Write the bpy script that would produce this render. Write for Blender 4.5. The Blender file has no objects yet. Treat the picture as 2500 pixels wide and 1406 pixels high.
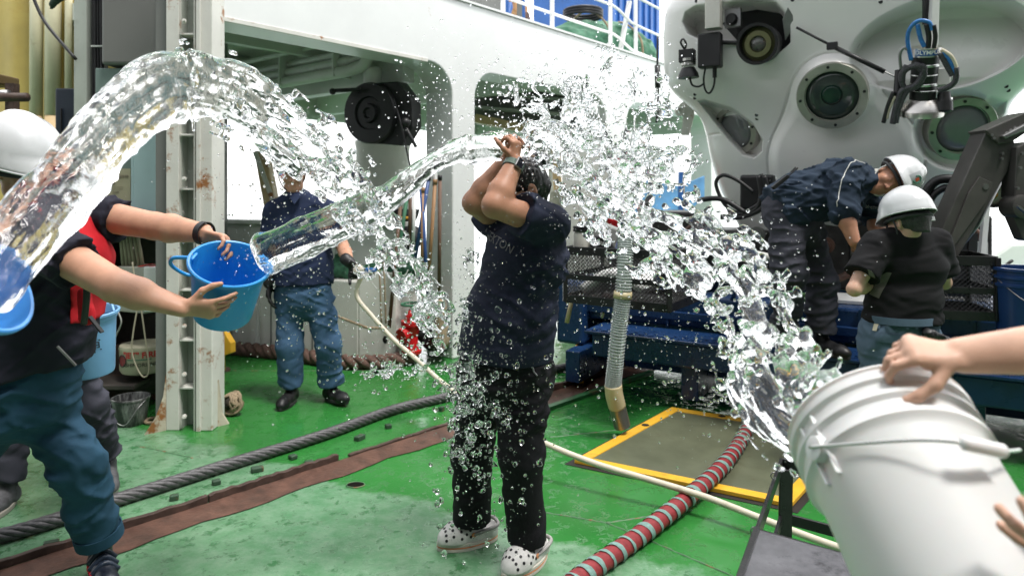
import bpy, bmesh, math, random
import numpy as np
from mathutils import Vector, Matrix
random.seed(7); rng = np.random.default_rng(11)
R = math.radians
SC = bpy.context.scene
COL = SC.collection

# ------------------------------------------------------------------ camera, sky, sun, exposure
FPX, CX, HY, HC = 1667.0, 1250.0, 468.0, 1.52          # focal length in photo pixels, horizon row, eye height
cam_d = bpy.data.cameras.new('camera'); cam = bpy.data.objects.new('camera', cam_d); COL.objects.link(cam)
cam.location = (0, 0, HC); cam.rotation_euler = (R(90), 0, 0)
cam_d.sensor_width = 36; cam_d.lens = 24.0; cam_d.shift_y = -(703.0 - HY) / 2500.0
cam_d.clip_start = 0.05; cam_d.clip_end = 20000
cam_d.dof.use_dof = True; cam_d.dof.focus_distance = 2.75; cam_d.dof.aperture_fstop = 2.8
SC.camera = cam
world = bpy.data.worlds.new('World'); SC.world = world; world.use_nodes = True
_nt = world.node_tree; _nt.nodes.clear()
_sky = _nt.nodes.new('ShaderNodeTexSky'); _sky.sky_type = 'NISHITA'; _sky.sun_disc = False
_sky.sun_elevation = R(58); _sky.sun_rotation = R(20); _sky.dust_density = 1.5; _sky.air_density = 1.0
_hs = _nt.nodes.new('ShaderNodeHueSaturation'); _hs.inputs['Saturation'].default_value = 0.12
_bg = _nt.nodes.new('ShaderNodeBackground'); _bg.inputs['Strength'].default_value = 0.15
_wo = _nt.nodes.new('ShaderNodeOutputWorld')
_nt.links.new(_sky.outputs[0], _hs.inputs['Color']); _nt.links.new(_hs.outputs[0], _bg.inputs['Color']); _nt.links.new(_bg.outputs[0], _wo.inputs['Surface'])
sun_d = bpy.data.lights.new('sun', 'SUN'); sun = bpy.data.objects.new('sun', sun_d); COL.objects.link(sun)
sun_d.energy = 1.3; sun_d.angle = R(14); sun_d.color = (1.0, 0.97, 0.92)
sun.rotation_euler = Vector((0.30, -0.25, 0.92)).to_track_quat('Z', 'Y').to_euler()
SC.view_settings.view_transform = 'Standard'; SC.view_settings.look = 'None'
SC.view_settings.exposure = 1.6; SC.view_settings.gamma = 1.0
SC.cycles.max_bounces = 14; SC.cycles.transmission_bounces = 12; SC.cycles.glossy_bounces = 6; SC.cycles.diffuse_bounces = 4
SC.cycles.transparent_max_bounces = 12
SC.cycles.use_denoising = True

def P(px, py, Y):
    return Vector(((px - CX) / FPX * Y, Y, HC - (py - HY) / FPX * Y))
def G(px, py, z=0.0):
    Y = FPX * (HC - z) / (py - HY)
    return Vector(((px - CX) / FPX * Y, Y, z))
# ship's fore-and-aft frame: origin at the white pillar's foot, t along the girder, w outboard
SA = math.atan(0.822); SU = Vector((math.sin(SA), math.cos(SA), 0)); SW = Vector((-math.cos(SA), math.sin(SA), 0))
SO = Vector((-0.45, 6.3, 0))
def S(t, w, z): return SO + SU * t + SW * w + Vector((0, 0, z))

# ------------------------------------------------------------------ materials
def lin(r, g, b): return tuple(((c / 255.0) / 12.92 if c / 255.0 <= .04045 else ((c / 255.0 + .055) / 1.055) ** 2.4) for c in (r, g, b)) + (1,)
MATS = {}
def nd(nt, t, **kw):
    n = nt.nodes.new(t)
    for k, v in kw.items():
        if k in n.inputs: n.inputs[k].default_value = v
        else: setattr(n, k, v)
    return n
def mat(name, col, rough=.5, metal=0., var=.12, scale=6., bump=0., bscale=80., rust=0., rcol=(.18, .07, .025), rscale=9., trans=0., ior=1.45, sub=0., coat=0., stretch=(1, 1, 1), spec=.5, rvar=.1, dirt=0., dcol=(.06, .05, .04), alpha=1.):
    if name in MATS: return MATS[name]
    m = bpy.data.materials.new(name); m.use_nodes = True; nt = m.node_tree; L = nt.links
    b = nt.nodes['Principled BSDF']; col = tuple(col[:3])
    tc = nd(nt, 'ShaderNodeTexCoord'); mp = nd(nt, 'ShaderNodeMapping'); mp.inputs['Scale'].default_value = stretch
    L.new(tc.outputs['Object'], mp.inputs['Vector'])
    n1 = nd(nt, 'ShaderNodeTexNoise', Scale=scale, Detail=6.0, Roughness=.62); L.new(mp.outputs[0], n1.inputs['Vector'])
    cr = nd(nt, 'ShaderNodeMapRange'); cr.inputs['From Min'].default_value = .3; cr.inputs['From Max'].default_value = .7
    L.new(n1.outputs['Fac'], cr.inputs['Value'])
    mx = nd(nt, 'ShaderNodeMix', data_type='RGBA')
    mx.inputs[6].default_value = tuple(c * (1 - var) for c in col) + (1,); mx.inputs[7].default_value = tuple(min(1, c * (1 + var)) for c in col) + (1,)
    L.new(cr.outputs[0], mx.inputs[0]); last = mx.outputs[2]
    if dirt > 0:
        n3 = nd(nt, 'ShaderNodeTexNoise', Scale=scale * .7, Detail=9.0, Roughness=.75); L.new(mp.outputs[0], n3.inputs['Vector'])
        r3 = nd(nt, 'ShaderNodeMapRange'); r3.inputs['From Min'].default_value = .62 - dirt * .25; r3.inputs['From Max'].default_value = .75
        L.new(n3.outputs['Fac'], r3.inputs['Value'])
        m3 = nd(nt, 'ShaderNodeMix', data_type='RGBA'); m3.inputs[7].default_value = tuple(dcol) + (1,)
        L.new(r3.outputs[0], m3.inputs[0]); L.new(last, m3.inputs[6]); last = m3.outputs[2]
    if rust > 0:
        n2 = nd(nt, 'ShaderNodeTexNoise', Scale=rscale, Detail=10.0, Roughness=.7); L.new(tc.outputs['Object'], n2.inputs['Vector'])
        r2 = nd(nt, 'ShaderNodeMapRange'); r2.inputs['From Min'].default_value = .70 - rust * .3; r2.inputs['From Max'].default_value = .76 - rust * .26
        L.new(n2.outputs['Fac'], r2.inputs['Value'])
        m2 = nd(nt, 'ShaderNodeMix', data_type='RGBA'); m2.inputs[7].default_value = tuple(rcol) + (1,)
        L.new(r2.outputs[0], m2.inputs[0]); L.new(last, m2.inputs[6]); last = m2.outputs[2]
    L.new(last, b.inputs['Base Color'])
    b.inputs['Metallic'].default_value = metal; b.inputs['IOR'].default_value = ior
    b.inputs['Transmission Weight'].default_value = trans; b.inputs['Specular IOR Level'].default_value = spec
    b.inputs['Coat Weight'].default_value = coat; b.inputs['Coat Roughness'].default_value = .08; b.inputs['Alpha'].default_value = alpha
    if sub > 0:
        b.inputs['Subsurface Weight'].default_value = sub; b.inputs['Subsurface Radius'].default_value = (.012, .005, .003); b.inputs['Subsurface Scale'].default_value = 1.0
    rr = nd(nt, 'ShaderNodeMapRange'); rr.inputs['To Min'].default_value = max(0, rough - rvar); rr.inputs['To Max'].default_value = min(1, rough + rvar)
    L.new(n1.outputs['Fac'], rr.inputs['Value']); L.new(rr.outputs[0], b.inputs['Roughness'])
    if bump > 0:
        nb = nd(nt, 'ShaderNodeTexNoise', Scale=bscale, Detail=5.0, Roughness=.6); L.new(mp.outputs[0], nb.inputs['Vector'])
        bp = nd(nt, 'ShaderNodeBump', Strength=min(1, bump), Distance=.004); L.new(nb.outputs['Fac'], bp.inputs['Height']); L.new(bp.outputs[0], b.inputs['Normal'])
    MATS[name] = m; return m

# ------------------------------------------------------------------ objects
def tag(o, label=None, cat=None, group=None, kind=None):
    if label: o['label'] = label
    if cat: o['category'] = cat
    if group: o['group'] = group
    if kind: o['kind'] = kind
    return o
def thing(name, label, cat, loc, group=None):
    o = bpy.data.objects.new(name, None); COL.objects.link(o); o.location = loc; o.empty_display_size = .05
    return tag(o, label, cat, group)
WLOC = {}
def wloc(o):
    v = Vector((0, 0, 0))
    while o is not None: v += o.location; o = o.parent
    return v
def link(name, me, m, parent=None, origin=None, smooth=False, bevel=0., solid=0., sub=0):
    o = bpy.data.objects.new(name, me); COL.objects.link(o)
    n = len(me.vertices); co = np.empty(n * 3, np.float32); me.vertices.foreach_get('co', co); co = co.reshape(-1, 3)
    if parent is not None:
        o.parent = parent; off = np.array(wloc(parent)[:])
    else:
        if origin is None:
            lo, hi = co.min(0), co.max(0); origin = ((lo[0] + hi[0]) / 2, (lo[1] + hi[1]) / 2, lo[2])
        off = np.array(origin[:]); o.location = Vector(origin)
    me.vertices.foreach_set('co', (co - off).astype(np.float32).ravel()); me.update()
    if m is not None: me.materials.append(m)
    if smooth is True: me.polygons.foreach_set('use_smooth', np.ones(len(me.polygons), bool))
    elif smooth:
        me.polygons.foreach_set('use_smooth', np.ones(len(me.polygons), bool)); me.set_sharp_from_angle(angle=R(smooth))
    if solid: md = o.modifiers.new('solid', 'SOLIDIFY'); md.thickness = solid; md.offset = 0
    if bevel: md = o.modifiers.new('bevel', 'BEVEL'); md.width = bevel; md.segments = 2; md.limit_method = 'ANGLE'
    if sub: md = o.modifiers.new('sub', 'SUBSURF'); md.levels = sub; md.render_levels = sub
    return o
def npmesh(name, V, Q):
    V = np.asarray(V, np.float32); Q = np.asarray(Q, np.int32); me = bpy.data.meshes.new(name)
    k = Q.shape[1]; me.vertices.add(len(V)); me.vertices.foreach_set('co', V.ravel())
    me.loops.add(Q.size); me.loops.foreach_set('vertex_index', Q.ravel())
    me.polygons.add(len(Q)); me.polygons.foreach_set('loop_start', np.arange(0, Q.size, k, dtype=np.int32))
    me.update(calc_edges=True); return me
def frame(d, up=(0, 0, 1)):
    d = Vector(d).normalized(); up = Vector(up)
    if abs(d.dot(up.normalized())) > .98: up = Vector((0, 1, 0)) if abs(d.y) < .9 else Vector((1, 0, 0))
    x = up.cross(d).normalized(); y = d.cross(x); return x, y, d
def smoothpath(pts, n=8):
    pts = [Vector(p) for p in pts]; out = []
    if len(pts) < 3: return pts
    for i in range(len(pts) - 1):
        p0 = pts[max(i - 1, 0)]; p1 = pts[i]; p2 = pts[i + 1]; p3 = pts[min(i + 2, len(pts) - 1)]
        for k in range(n):
            t = k / n
            out.append(.5 * ((2 * p1) + (p2 - p0) * t + (2 * p0 - 5 * p1 + 4 * p2 - p3) * t * t + (3 * p1 - p0 - 3 * p2 + p3) * t ** 3))
    out.append(pts[-1]); return out
class MB:
    def __init__(s): s.v = []; s.f = []
    def add(s, v, f):
        n = len(s.v); s.v += [Vector(p) for p in v]; s.f += [tuple(i + n for i in q) for q in f]; return s
    def box(s, c, x, y, z, hx, hy, hz):
        c, x, y, z = Vector(c), Vector(x) * hx, Vector(y) * hy, Vector(z) * hz
        v = [c + x * a + y * b + z * d for d in (-1, 1) for b in (-1, 1) for a in (-1, 1)]
        return s.add(v, [(0, 2, 3, 1), (4, 5, 7, 6), (0, 1, 5, 4), (2, 6, 7, 3), (0, 4, 6, 2), (1, 3, 7, 5)])
    def abox(s, lo, hi):
        lo, hi = Vector(lo), Vector(hi); c = (lo + hi) / 2; h = (hi - lo) / 2
        return s.box(c, (1, 0, 0), (0, 1, 0), (0, 0, 1), h.x, h.y, h.z)
    def sbox(s, t0, t1, w0, w1, z0, z1):            # box in the ship's frame
        return s.box(S((t0 + t1) / 2, (w0 + w1) / 2, (z0 + z1) / 2), SU, SW, (0, 0, 1), abs(t1 - t0) / 2, abs(w1 - w0) / 2, abs(z1 - z0) / 2)
    def bar(s, a, b, wd, th, up=(0, 0, 1)):
        a, b = Vector(a), Vector(b); x, y, d = frame(b - a, up)
        return s.box((a + b) / 2, x, y, d, wd / 2, th / 2, (b - a).length / 2)
    def tube(s, pts, r, seg=10, cap=True, closed=False):
        pts = [Vector(p) for p in pts]; n = len(pts); rr = r if hasattr(r, '__len__') else [r] * n
        base = len(s.v); x = None
        for i, p in enumerate(pts):
            d = ((pts[(i + 1) % n] - pts[i - 1]) if closed else (pts[min(i + 1, n - 1)] - pts[max(i - 1, 0)]))
            if d.length < 1e-9: d = Vector((0, 0, 1))
            d.normalize()
            if x is None: x, y, _ = frame(d)
            else:
                x = (x - d * x.dot(d))
                x = x.normalized() if x.length > 1e-6 else frame(d)[0]
                y = d.cross(x)
            for k in range(seg):
                a = 2 * math.pi * k / seg; s.v.append(p + (x * math.cos(a) + y * math.sin(a)) * rr[i])
        for i in range(n if closed else n - 1):
            j = (i + 1) % n
            for k in range(seg):
                k2 = (k + 1) % seg
                s.f.append((base + i * seg + k, base + i * seg + k2, base + j * seg + k2, base + j * seg + k))
        if cap and not closed:
            s.f.append(tuple(base + k for k in range(seg))[::-1]); s.f.append(tuple(base + (n - 1) * seg + k for k in range(seg)))
        return s
    def lathe(s, c, axis, prof, seg=32, up=(0, 0, 1), cap=True):
        c = Vector(c); x, y, d = frame(axis, up); base = len(s.v)
        for h, r in prof:
            for k in range(seg):
                a = 2 * math.pi * k / seg; s.v.append(c + d * h + (x * math.cos(a) + y * math.sin(a)) * r)
        for i in range(len(prof) - 1):
            for k in range(seg):
                k2 = (k + 1) % seg
                s.f.append((base + i * seg + k, base + i * seg + k2, base + (i + 1) * seg + k2, base + (i + 1) * seg + k))
        if cap:
            s.f.append(tuple(base + k for k in range(seg))[::-1]); s.f.append(tuple(base + (len(prof) - 1) * seg + k for k in range(seg)))
        return s
    def prism(s, poly, d):
        n = len(poly); d = Vector(d); v = [Vector(p) for p in poly] + [Vector(p) + d for p in poly]
        f = [tuple(range(n))[::-1], tuple(range(n, 2 * n))] + [(i, (i + 1) % n, n + (i + 1) % n, n + i) for i in range(n)]
        return s.add(v, f)
    def ball(s, c, rx, ry=None, rz=None, seg=14, rings=9, fr=None):
        ry = ry or rx; rz = rz or rx; c = Vector(c); x, y, z = fr or (Vector((1, 0, 0)), Vector((0, 1, 0)), Vector((0, 0, 1)))
        v = [c + z * rz]; f = []
        for i in range(1, rings):
            t = math.pi * i / rings
            for k in range(seg):
                a = 2 * math.pi * k / seg; v.append(c + x * rx * math.sin(t) * math.cos(a) + y * ry * math.sin(t) * math.sin(a) + z * rz * math.cos(t))
        v.append(c - z * rz); last = len(v) - 1
        for k in range(seg):
            k2 = (k + 1) % seg; f.append((0, 1 + k, 1 + k2))
            for i in range(rings - 2): f.append((1 + i * seg + k, 1 + (i + 1) * seg + k, 1 + (i + 1) * seg + k2, 1 + i * seg + k2))
            f.append((1 + (rings - 2) * seg + k, last, 1 + (rings - 2) * seg + k2))
        return s.add(v, f)
    def build(s, name, m, parent=None, smooth=False, bevel=0., solid=0., sub=0, origin=None, flip=True):
        me = bpy.data.meshes.new(name); me.from_pydata([tuple(p) for p in s.v], [], s.f); me.update()
        if flip:
            bm = bmesh.new(); bm.from_mesh(me); bmesh.ops.recalc_face_normals(bm, faces=bm.faces); bm.to_mesh(me); bm.free()
        return link(name, me, m, parent, origin, smooth, bevel, solid, sub)
def text(name, body, c, right, up, size, m, parent, bold=0., shear=0., align='CENTER', warp=None):
    cu = bpy.data.curves.new(name, 'FONT'); cu.body = body; cu.size = size; cu.align_x = align; cu.align_y = 'CENTER'; cu.offset = bold; cu.shear = shear; cu.extrude = .0004
    cu.resolution_u = 3
    ob = bpy.data.objects.new(name, cu); COL.objects.link(ob)
    dg = bpy.context.evaluated_depsgraph_get(); dg.update(); me = bpy.data.meshes.new_from_object(ob.evaluated_get(dg))
    bpy.data.objects.remove(ob); bpy.data.curves.remove(cu)
    c, right, up = Vector(c), Vector(right).normalized(), Vector(up).normalized(); nrm = right.cross(up)
    for v in me.vertices:
        if warp: v.co = warp(v.co.x, v.co.y, v.co.z)
        else: v.co = c + right * v.co.x + up * v.co.y + nrm * v.co.z
    me.materials.clear()
    return link(name, me, m, parent)

# ------------------------------------------------------------------ noise and implicit surfaces
_LAT = rng.random((64, 64, 64)).astype(np.float32) * 2 - 1
def vnoise(x, y, z):
    xi, yi, zi = np.floor(x), np.floor(y), np.floor(z); fx, fy, fz = x - xi, y - yi, z - zi
    i, j, k = xi.astype(np.int32) & 63, yi.astype(np.int32) & 63, zi.astype(np.int32) & 63
    i2, j2, k2 = (i + 1) & 63, (j + 1) & 63, (k + 1) & 63
    fx, fy, fz = fx * fx * (3 - 2 * fx), fy * fy * (3 - 2 * fy), fz * fz * (3 - 2 * fz)
    a = _LAT[i, j, k] * (1 - fx) + _LAT[i2, j, k] * fx; b = _LAT[i, j2, k] * (1 - fx) + _LAT[i2, j2, k] * fx
    c = _LAT[i, j, k2] * (1 - fx) + _LAT[i2, j, k2] * fx; d = _LAT[i, j2, k2] * (1 - fx) + _LAT[i2, j2, k2] * fx
    return (a * (1 - fy) + b * fy) * (1 - fz) + (c * (1 - fy) + d * fy) * fz
def fbm(x, y, z, o=3):
    v = 0; a = 1.; t = 0
    for _ in range(o):
        v = v + a * vnoise(x, y, z); t += a; a *= .5; x = x * 2.03 + 7.1; y = y * 2.03 + 3.7; z = z * 2.03 + 11.3
    return v / t
def surfnets(F, lo, h):
    Sg = F < 0; n = F.shape
    c = np.zeros((n[0] - 1, n[1] - 1, n[2] - 1), np.int8)
    offs = [(a, b, d) for a in (0, 1) for b in (0, 1) for d in (0, 1)]
    for a, b, d in offs: c += Sg[a:n[0] - 1 + a, b:n[1] - 1 + b, d:n[2] - 1 + d]
    act = (c > 0) & (c < 8); ijk = np.argwhere(act); N = len(ijk)
    idx = np.full(c.shape, -1, np.int32); idx[act] = np.arange(N, dtype=np.int32)
    vals = [F[ijk[:, 0] + a, ijk[:, 1] + b, ijk[:, 2] + d] for a, b, d in offs]
    acc = np.zeros((N, 3), np.float32); cnt = np.zeros(N, np.float32)
    for p in range(8):
        for q in range(p + 1, 8):
            dd = np.array(offs[q]) - np.array(offs[p])
            if np.abs(dd).sum() != 1: continue
            va, vb = vals[p], vals[q]; m = (va < 0) != (vb < 0)
            t = np.where(m, va / np.where(m, va - vb, 1), 0)
            acc += np.where(m[:, None], np.array(offs[p], np.float32) + t[:, None] * dd, 0); cnt += m
    V = (ijk + acc / np.maximum(cnt, 1)[:, None]) * h + np.array(lo)
    Q = []
    for ax in range(3):
        b, d = (ax + 1) % 3, (ax + 2) % 3
        s0 = [slice(None)] * 3; s1 = [slice(None)] * 3; s0[ax] = slice(0, -1); s1[ax] = slice(1, None)
        for s_ in (s0, s1): s_[b] = slice(1, -1); s_[d] = slice(1, -1)
        A, B = Sg[tuple(s0)], Sg[tuple(s1)]; e = np.argwhere(A != B)
        if not len(e): continue
        fl = A[e[:, 0], e[:, 1], e[:, 2]]
        g = e.copy(); g[:, b] += 1; g[:, d] += 1
        def cell(ob, od):
            q = g.copy(); q[:, b] += ob; q[:, d] += od; return idx[q[:, 0], q[:, 1], q[:, 2]]
        q = np.stack([cell(-1, -1), cell(0, -1), cell(0, 0), cell(-1, 0)], 1)
        q[~fl] = q[~fl][:, ::-1]; Q.append(q)
    Q = np.concatenate(Q) if Q else np.zeros((0, 4), np.int32)
    return V, Q[(Q >= 0).all(1)]
class Field:
    def __init__(s, lo, hi, h):
        s.lo = np.array(lo[:], float); s.h = h; s.n = np.maximum(4, np.ceil((np.array(hi[:]) - s.lo) / h).astype(int) + 1)
        s.F = np.full(s.n, .15, np.float32)
    def win(s, lo, hi):
        a = np.clip(np.floor((np.array(lo[:]) - s.lo) / s.h).astype(int), 0, s.n - 1); b = np.clip(np.ceil((np.array(hi[:]) - s.lo) / s.h).astype(int) + 1, 1, s.n)
        if (b - a < 1).any(): return None
        sl = tuple(slice(a[i], b[i]) for i in range(3))
        ax = [(np.arange(a[i], b[i]) * s.h + s.lo[i]).astype(np.float32) for i in range(3)]
        return sl, np.meshgrid(*ax, indexing='ij', sparse=True)
    def blend(s, sl, d, k, sub=False):
        F = s.F[sl]
        if sub: d = -d; F = -F
        if k > 0:
            if sub: d = -d; h = np.clip(.5 + .5 * (F - (-d)) / k, 0, 1); s.F[sl] = -(F + (-d - F) * h - k * h * (1 - h)) if False else np.maximum(s.F[sl], -d)
            else:
                h = np.clip(.5 + .5 * (F - d) / k, 0, 1); s.F[sl] = F + (d - F) * h - k * h * (1 - h)
        else: s.F[sl] = np.minimum(F, d) if not sub else np.maximum(s.F[sl], d)
    def cap(s, a, b, ra, rb=None, k=.02, side=None, flat=1.):
        rb = ra if rb is None else rb; a, b = np.array(a[:], float), np.array(b[:], float); m = max(ra, rb) + k + 3 * s.h
        w = s.win(np.minimum(a, b) - m, np.maximum(a, b) + m)
        if w is None: return s
        sl, (X, Y, Z) = w; ab = b - a; L2 = max(ab @ ab, 1e-9)
        t = np.clip(((X - a[0]) * ab[0] + (Y - a[1]) * ab[1] + (Z - a[2]) * ab[2]) / L2, 0, 1)
        dx, dy, dz = X - a[0] - t * ab[0], Y - a[1] - t * ab[1], Z - a[2] - t * ab[2]; r = ra + (rb - ra) * t
        if side is None: d = np.sqrt(dx * dx + dy * dy + dz * dz) - r
        else:
            sd = np.array(Vector(side).normalized()[:]); q = dx * sd[0] + dy * sd[1] + dz * sd[2]
            rest = np.maximum(dx * dx + dy * dy + dz * dz - q * q, 0)
            d = (np.sqrt(q * q + rest / flat ** 2) - r) * (.5 + .5 * flat)
        s.blend(sl, d, k); return s
    def ell(s, c, r, fr=None, k=.015, sub=False):
        c = np.array(c[:], float); m = max(r) + k + 3 * s.h; w = s.win(c - m, c + m)
        if w is None: return s
        sl, (X, Y, Z) = w; X, Y, Z = X - c[0], Y - c[1], Z - c[2]
        fr = fr or (Vector((1, 0, 0)), Vector((0, 1, 0)), Vector((0, 0, 1)))
        u = [(X * f[0] + Y * f[1] + Z * f[2]) for f in fr]
        k0 = np.sqrt(sum((u[i] / r[i]) ** 2 for i in range(3))); k1 = np.sqrt(sum((u[i] / r[i] ** 2) ** 2 for i in range(3)))
        d = k0 * (k0 - 1) / np.maximum(k1, 1e-6)
        if sub: s.F[sl] = np.maximum(s.F[sl], -d)
        else: s.blend(sl, d, k)
        return s
    def cut(s, p, n):                                # keep the side the normal points away from
        p, n = np.array(p[:], float), np.array(Vector(n).normalized()[:])
        ax = [(np.arange(s.n[i]) * s.h + s.lo[i]).astype(np.float32) for i in range(3)]; X, Y, Z = np.meshgrid(*ax, indexing='ij', sparse=True)
        s.F = np.maximum(s.F, ((X - p[0]) * n[0] + (Y - p[1]) * n[1] + (Z - p[2]) * n[2]).astype(np.float32)); return s
    def rough(s, amp, fx, fy, fz, seed=0., o=3, ridge=False):
        m = np.abs(s.F) < amp * 2.5 + s.h * 2; ijk = np.argwhere(m); p = ijk * s.h + s.lo
        v = fbm(p[:, 0] * fx + seed, p[:, 1] * fy + seed * 1.7, p[:, 2] * fz - seed, o)
        if ridge: v = .5 - np.abs(v) * 2.2
        s.F[m] += (amp * v).astype(np.float32); return s
    def folds(s, amp, seed=0., lo=3.2, hi=17., ang=(35, -40, 8)):
        """creases that run in a few slanting directions, sharper on the ridge than in the hollow"""
        m = np.abs(s.F) < amp * 3 + s.h * 2; ijk = np.argwhere(m); p = ijk * s.h + s.lo; tot = 0
        for i, a in enumerate(ang):
            c, sn = math.cos(R(a)), math.sin(R(a)); hx = p[:, 0] * .8 + p[:, 1] * .6; u = hx * c + p[:, 2] * sn; v = -hx * sn + p[:, 2] * c; w = -p[:, 0] * .6 + p[:, 1] * .8
            wob = .25 * fbm(p[:, 0] * 5 + seed, p[:, 1] * 5, p[:, 2] * 5 + i * 3, 2)
            n = fbm(u * lo + seed + i * 7 + wob, v * hi + wob * 2, w * lo * 1.6 + i, 2); msk = np.clip(.5 + 1.6 * fbm(p[:, 0] * 2.6 + i * 9 + seed, p[:, 1] * 2.6, p[:, 2] * 2.6, 2), 0, 1)
            tot = tot + (np.clip(np.abs(n) * 3.0, 0, 1) - .6) * msk * 1.6
        s.F[m] += (amp * tot).astype(np.float32); return s
    def mesh(s, name, m, parent=None, origin=None, smooth=True):
        V, Q = surfnets(s.F, s.lo, s.h)
        return link(name, npmesh(name, V, Q), m, parent, origin, smooth)

from mathutils.bvhtree import BVHTree
_BV = {}
def surf(o):
    if o.name not in _BV:
        off = wloc(o); _BV[o.name] = BVHTree.FromPolygons([tuple(v.co + off) for v in o.data.vertices], [tuple(p.vertices) for p in o.data.polygons])
    return _BV[o.name]
def snap(o, p, lift=.003):
    c, n, i, d = surf(o).find_nearest(Vector(p)); return c + n * lift
def facing(o, px, py):
    """surface point and normal of a thing where it faces the middle of the deck"""
    org = Vector((0, 0, HC)); d = (P(px, py, 1.) - org).normalized(); c, n, i, t = surf(o).ray_cast(org, d); return (c, n) if c is not None else (None, None)

def decal(o, px, py, w, h, m, name, parent=None, roll=0., lift=.004, n=6, tris=None):
    """a small sewn-on or stuck-on piece that follows the surface of a thing"""
    c, nr = facing(o, px, py)
    if c is None: return None
    up = Vector((0, 0, 1)); up = (up - nr * up.dot(nr)).normalized(); rt = up.cross(nr); a = R(roll); r2 = rt * math.cos(a) + up * math.sin(a); u2 = up * math.cos(a) - rt * math.sin(a)
    v = [snap(o, c + r2 * (i / n - .5) * w + u2 * (j / n - .5) * h, lift) for j in range(n + 1) for i in range(n + 1)]
    return MB().add(v, [(j * (n + 1) + i, j * (n + 1) + i + 1, (j + 1) * (n + 1) + i + 1, (j + 1) * (n + 1) + i) for j in range(n) for i in range(n)]).build(name, m, parent or o, True)
# ================================================================== setting
M_white = mat('white_ship_paint', (.76, .77, .76), .38, var=.05, scale=2, bump=.12, bscale=25, rust=.06, rscale=5, rcol=(.33, .17, .08))
M_whitew = mat('worn_white_paint', (.66, .65, .6), .45, var=.08, scale=4, bump=.25, bscale=40, rust=.46, rscale=5.5, rcol=(.32, .14, .05))
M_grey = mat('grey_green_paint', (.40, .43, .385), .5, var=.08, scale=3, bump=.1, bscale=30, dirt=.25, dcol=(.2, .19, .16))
M_greyd = mat('dark_grey_paint', (.17, .175, .165), .5, var=.1, scale=3, bump=.1, bscale=30)
M_cream = mat('cream_paint', (.62, .58, .40), .5, var=.1, scale=3, bump=.1, bscale=30, dirt=.3, dcol=(.35, .26, .12))
M_yellow = mat('yellow_paint', (.72, .40, .035), .38, var=.1, scale=9, bump=.2, bscale=60, dirt=.12, dcol=(.3, .17, .05))
M_black = mat('black_rubber', (.012, .012, .013), .45, var=.3, bump=.1)
M_blackm = mat('black_steel_paint', (.014, .014, .015), .3, var=.35, scale=14, bump=.25, bscale=120, rust=.05)
M_steel = mat('stainless_steel', (.52, .52, .5), .28, metal=1., var=.12, bump=.05)
M_galv = mat('dull_steel', (.25, .25, .25), .42, metal=.9, var=.2, bump=.1)
M_navy = mat('navy_ship_paint', (.010, .035, .105), .28, var=.25, scale=5, bump=.3, bscale=50, dirt=.15, dcol=(.02, .03, .05))
M_blue = mat('blue_paint', (.03, .12, .38), .4, var=.15)
M_rust = mat('rusty_steel', (.105, .052, .036), .5, var=.35, scale=12, bump=.9, bscale=50, dirt=.7, dcol=(.04, .026, .02))
M_rustd = mat('dark_rusty_steel', (.06, .036, .028), .55, var=.4, scale=18, bump=.8, bscale=60)
M_green = mat('green_tarpaulin', (.045, .16, .09), .6, var=.25, scale=8, bump=.6, bscale=14)
M_rope = mat('natural_rope', (.30, .23, .15), .9, var=.35, scale=40, bump=.8, bscale=200)
M_brownrope = mat('brown_mooring_rope', (.12, .07, .055), .9, var=.4, scale=40, bump=.8, bscale=200)
M_wire = mat('greasy_wire_rope', (.085, .083, .085), .42, metal=.35, var=.45, scale=60, bump=.6, bscale=220, spec=.6)
M_glassd = mat('dark_viewport_glass', (.035, .05, .043), .10, var=.3, scale=3, spec=.7)
M_red = mat('red_fire_paint', (.50, .012, .015), .28, var=.15, bump=.1)
M_orange = mat('orange_paint', (.55, .20, .05), .5)
M_tan = mat('tan_paint', (.55, .40, .22), .55, var=.15, rust=.2)
M_wood = mat('wooden_pole', (.34, .19, .09), .55, var=.25, scale=9, stretch=(6, 6, .7), bump=.2)
M_woodd = mat('dark_wooden_pole', (.13, .075, .05), .6, var=.3, scale=9, stretch=(6, 6, .7), bump=.2)
M_ink = mat('black_ink', (.01, .01, .012), .5)
M_inkr = mat('red_ink', (.45, .03, .03), .5)
M_white2 = mat('white_plastic', (.78, .78, .77), .35, var=.03)
M_teal = mat('pale_teal_paint', (.45, .60, .62), .42, var=.06, scale=4, bump=.08)

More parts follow.
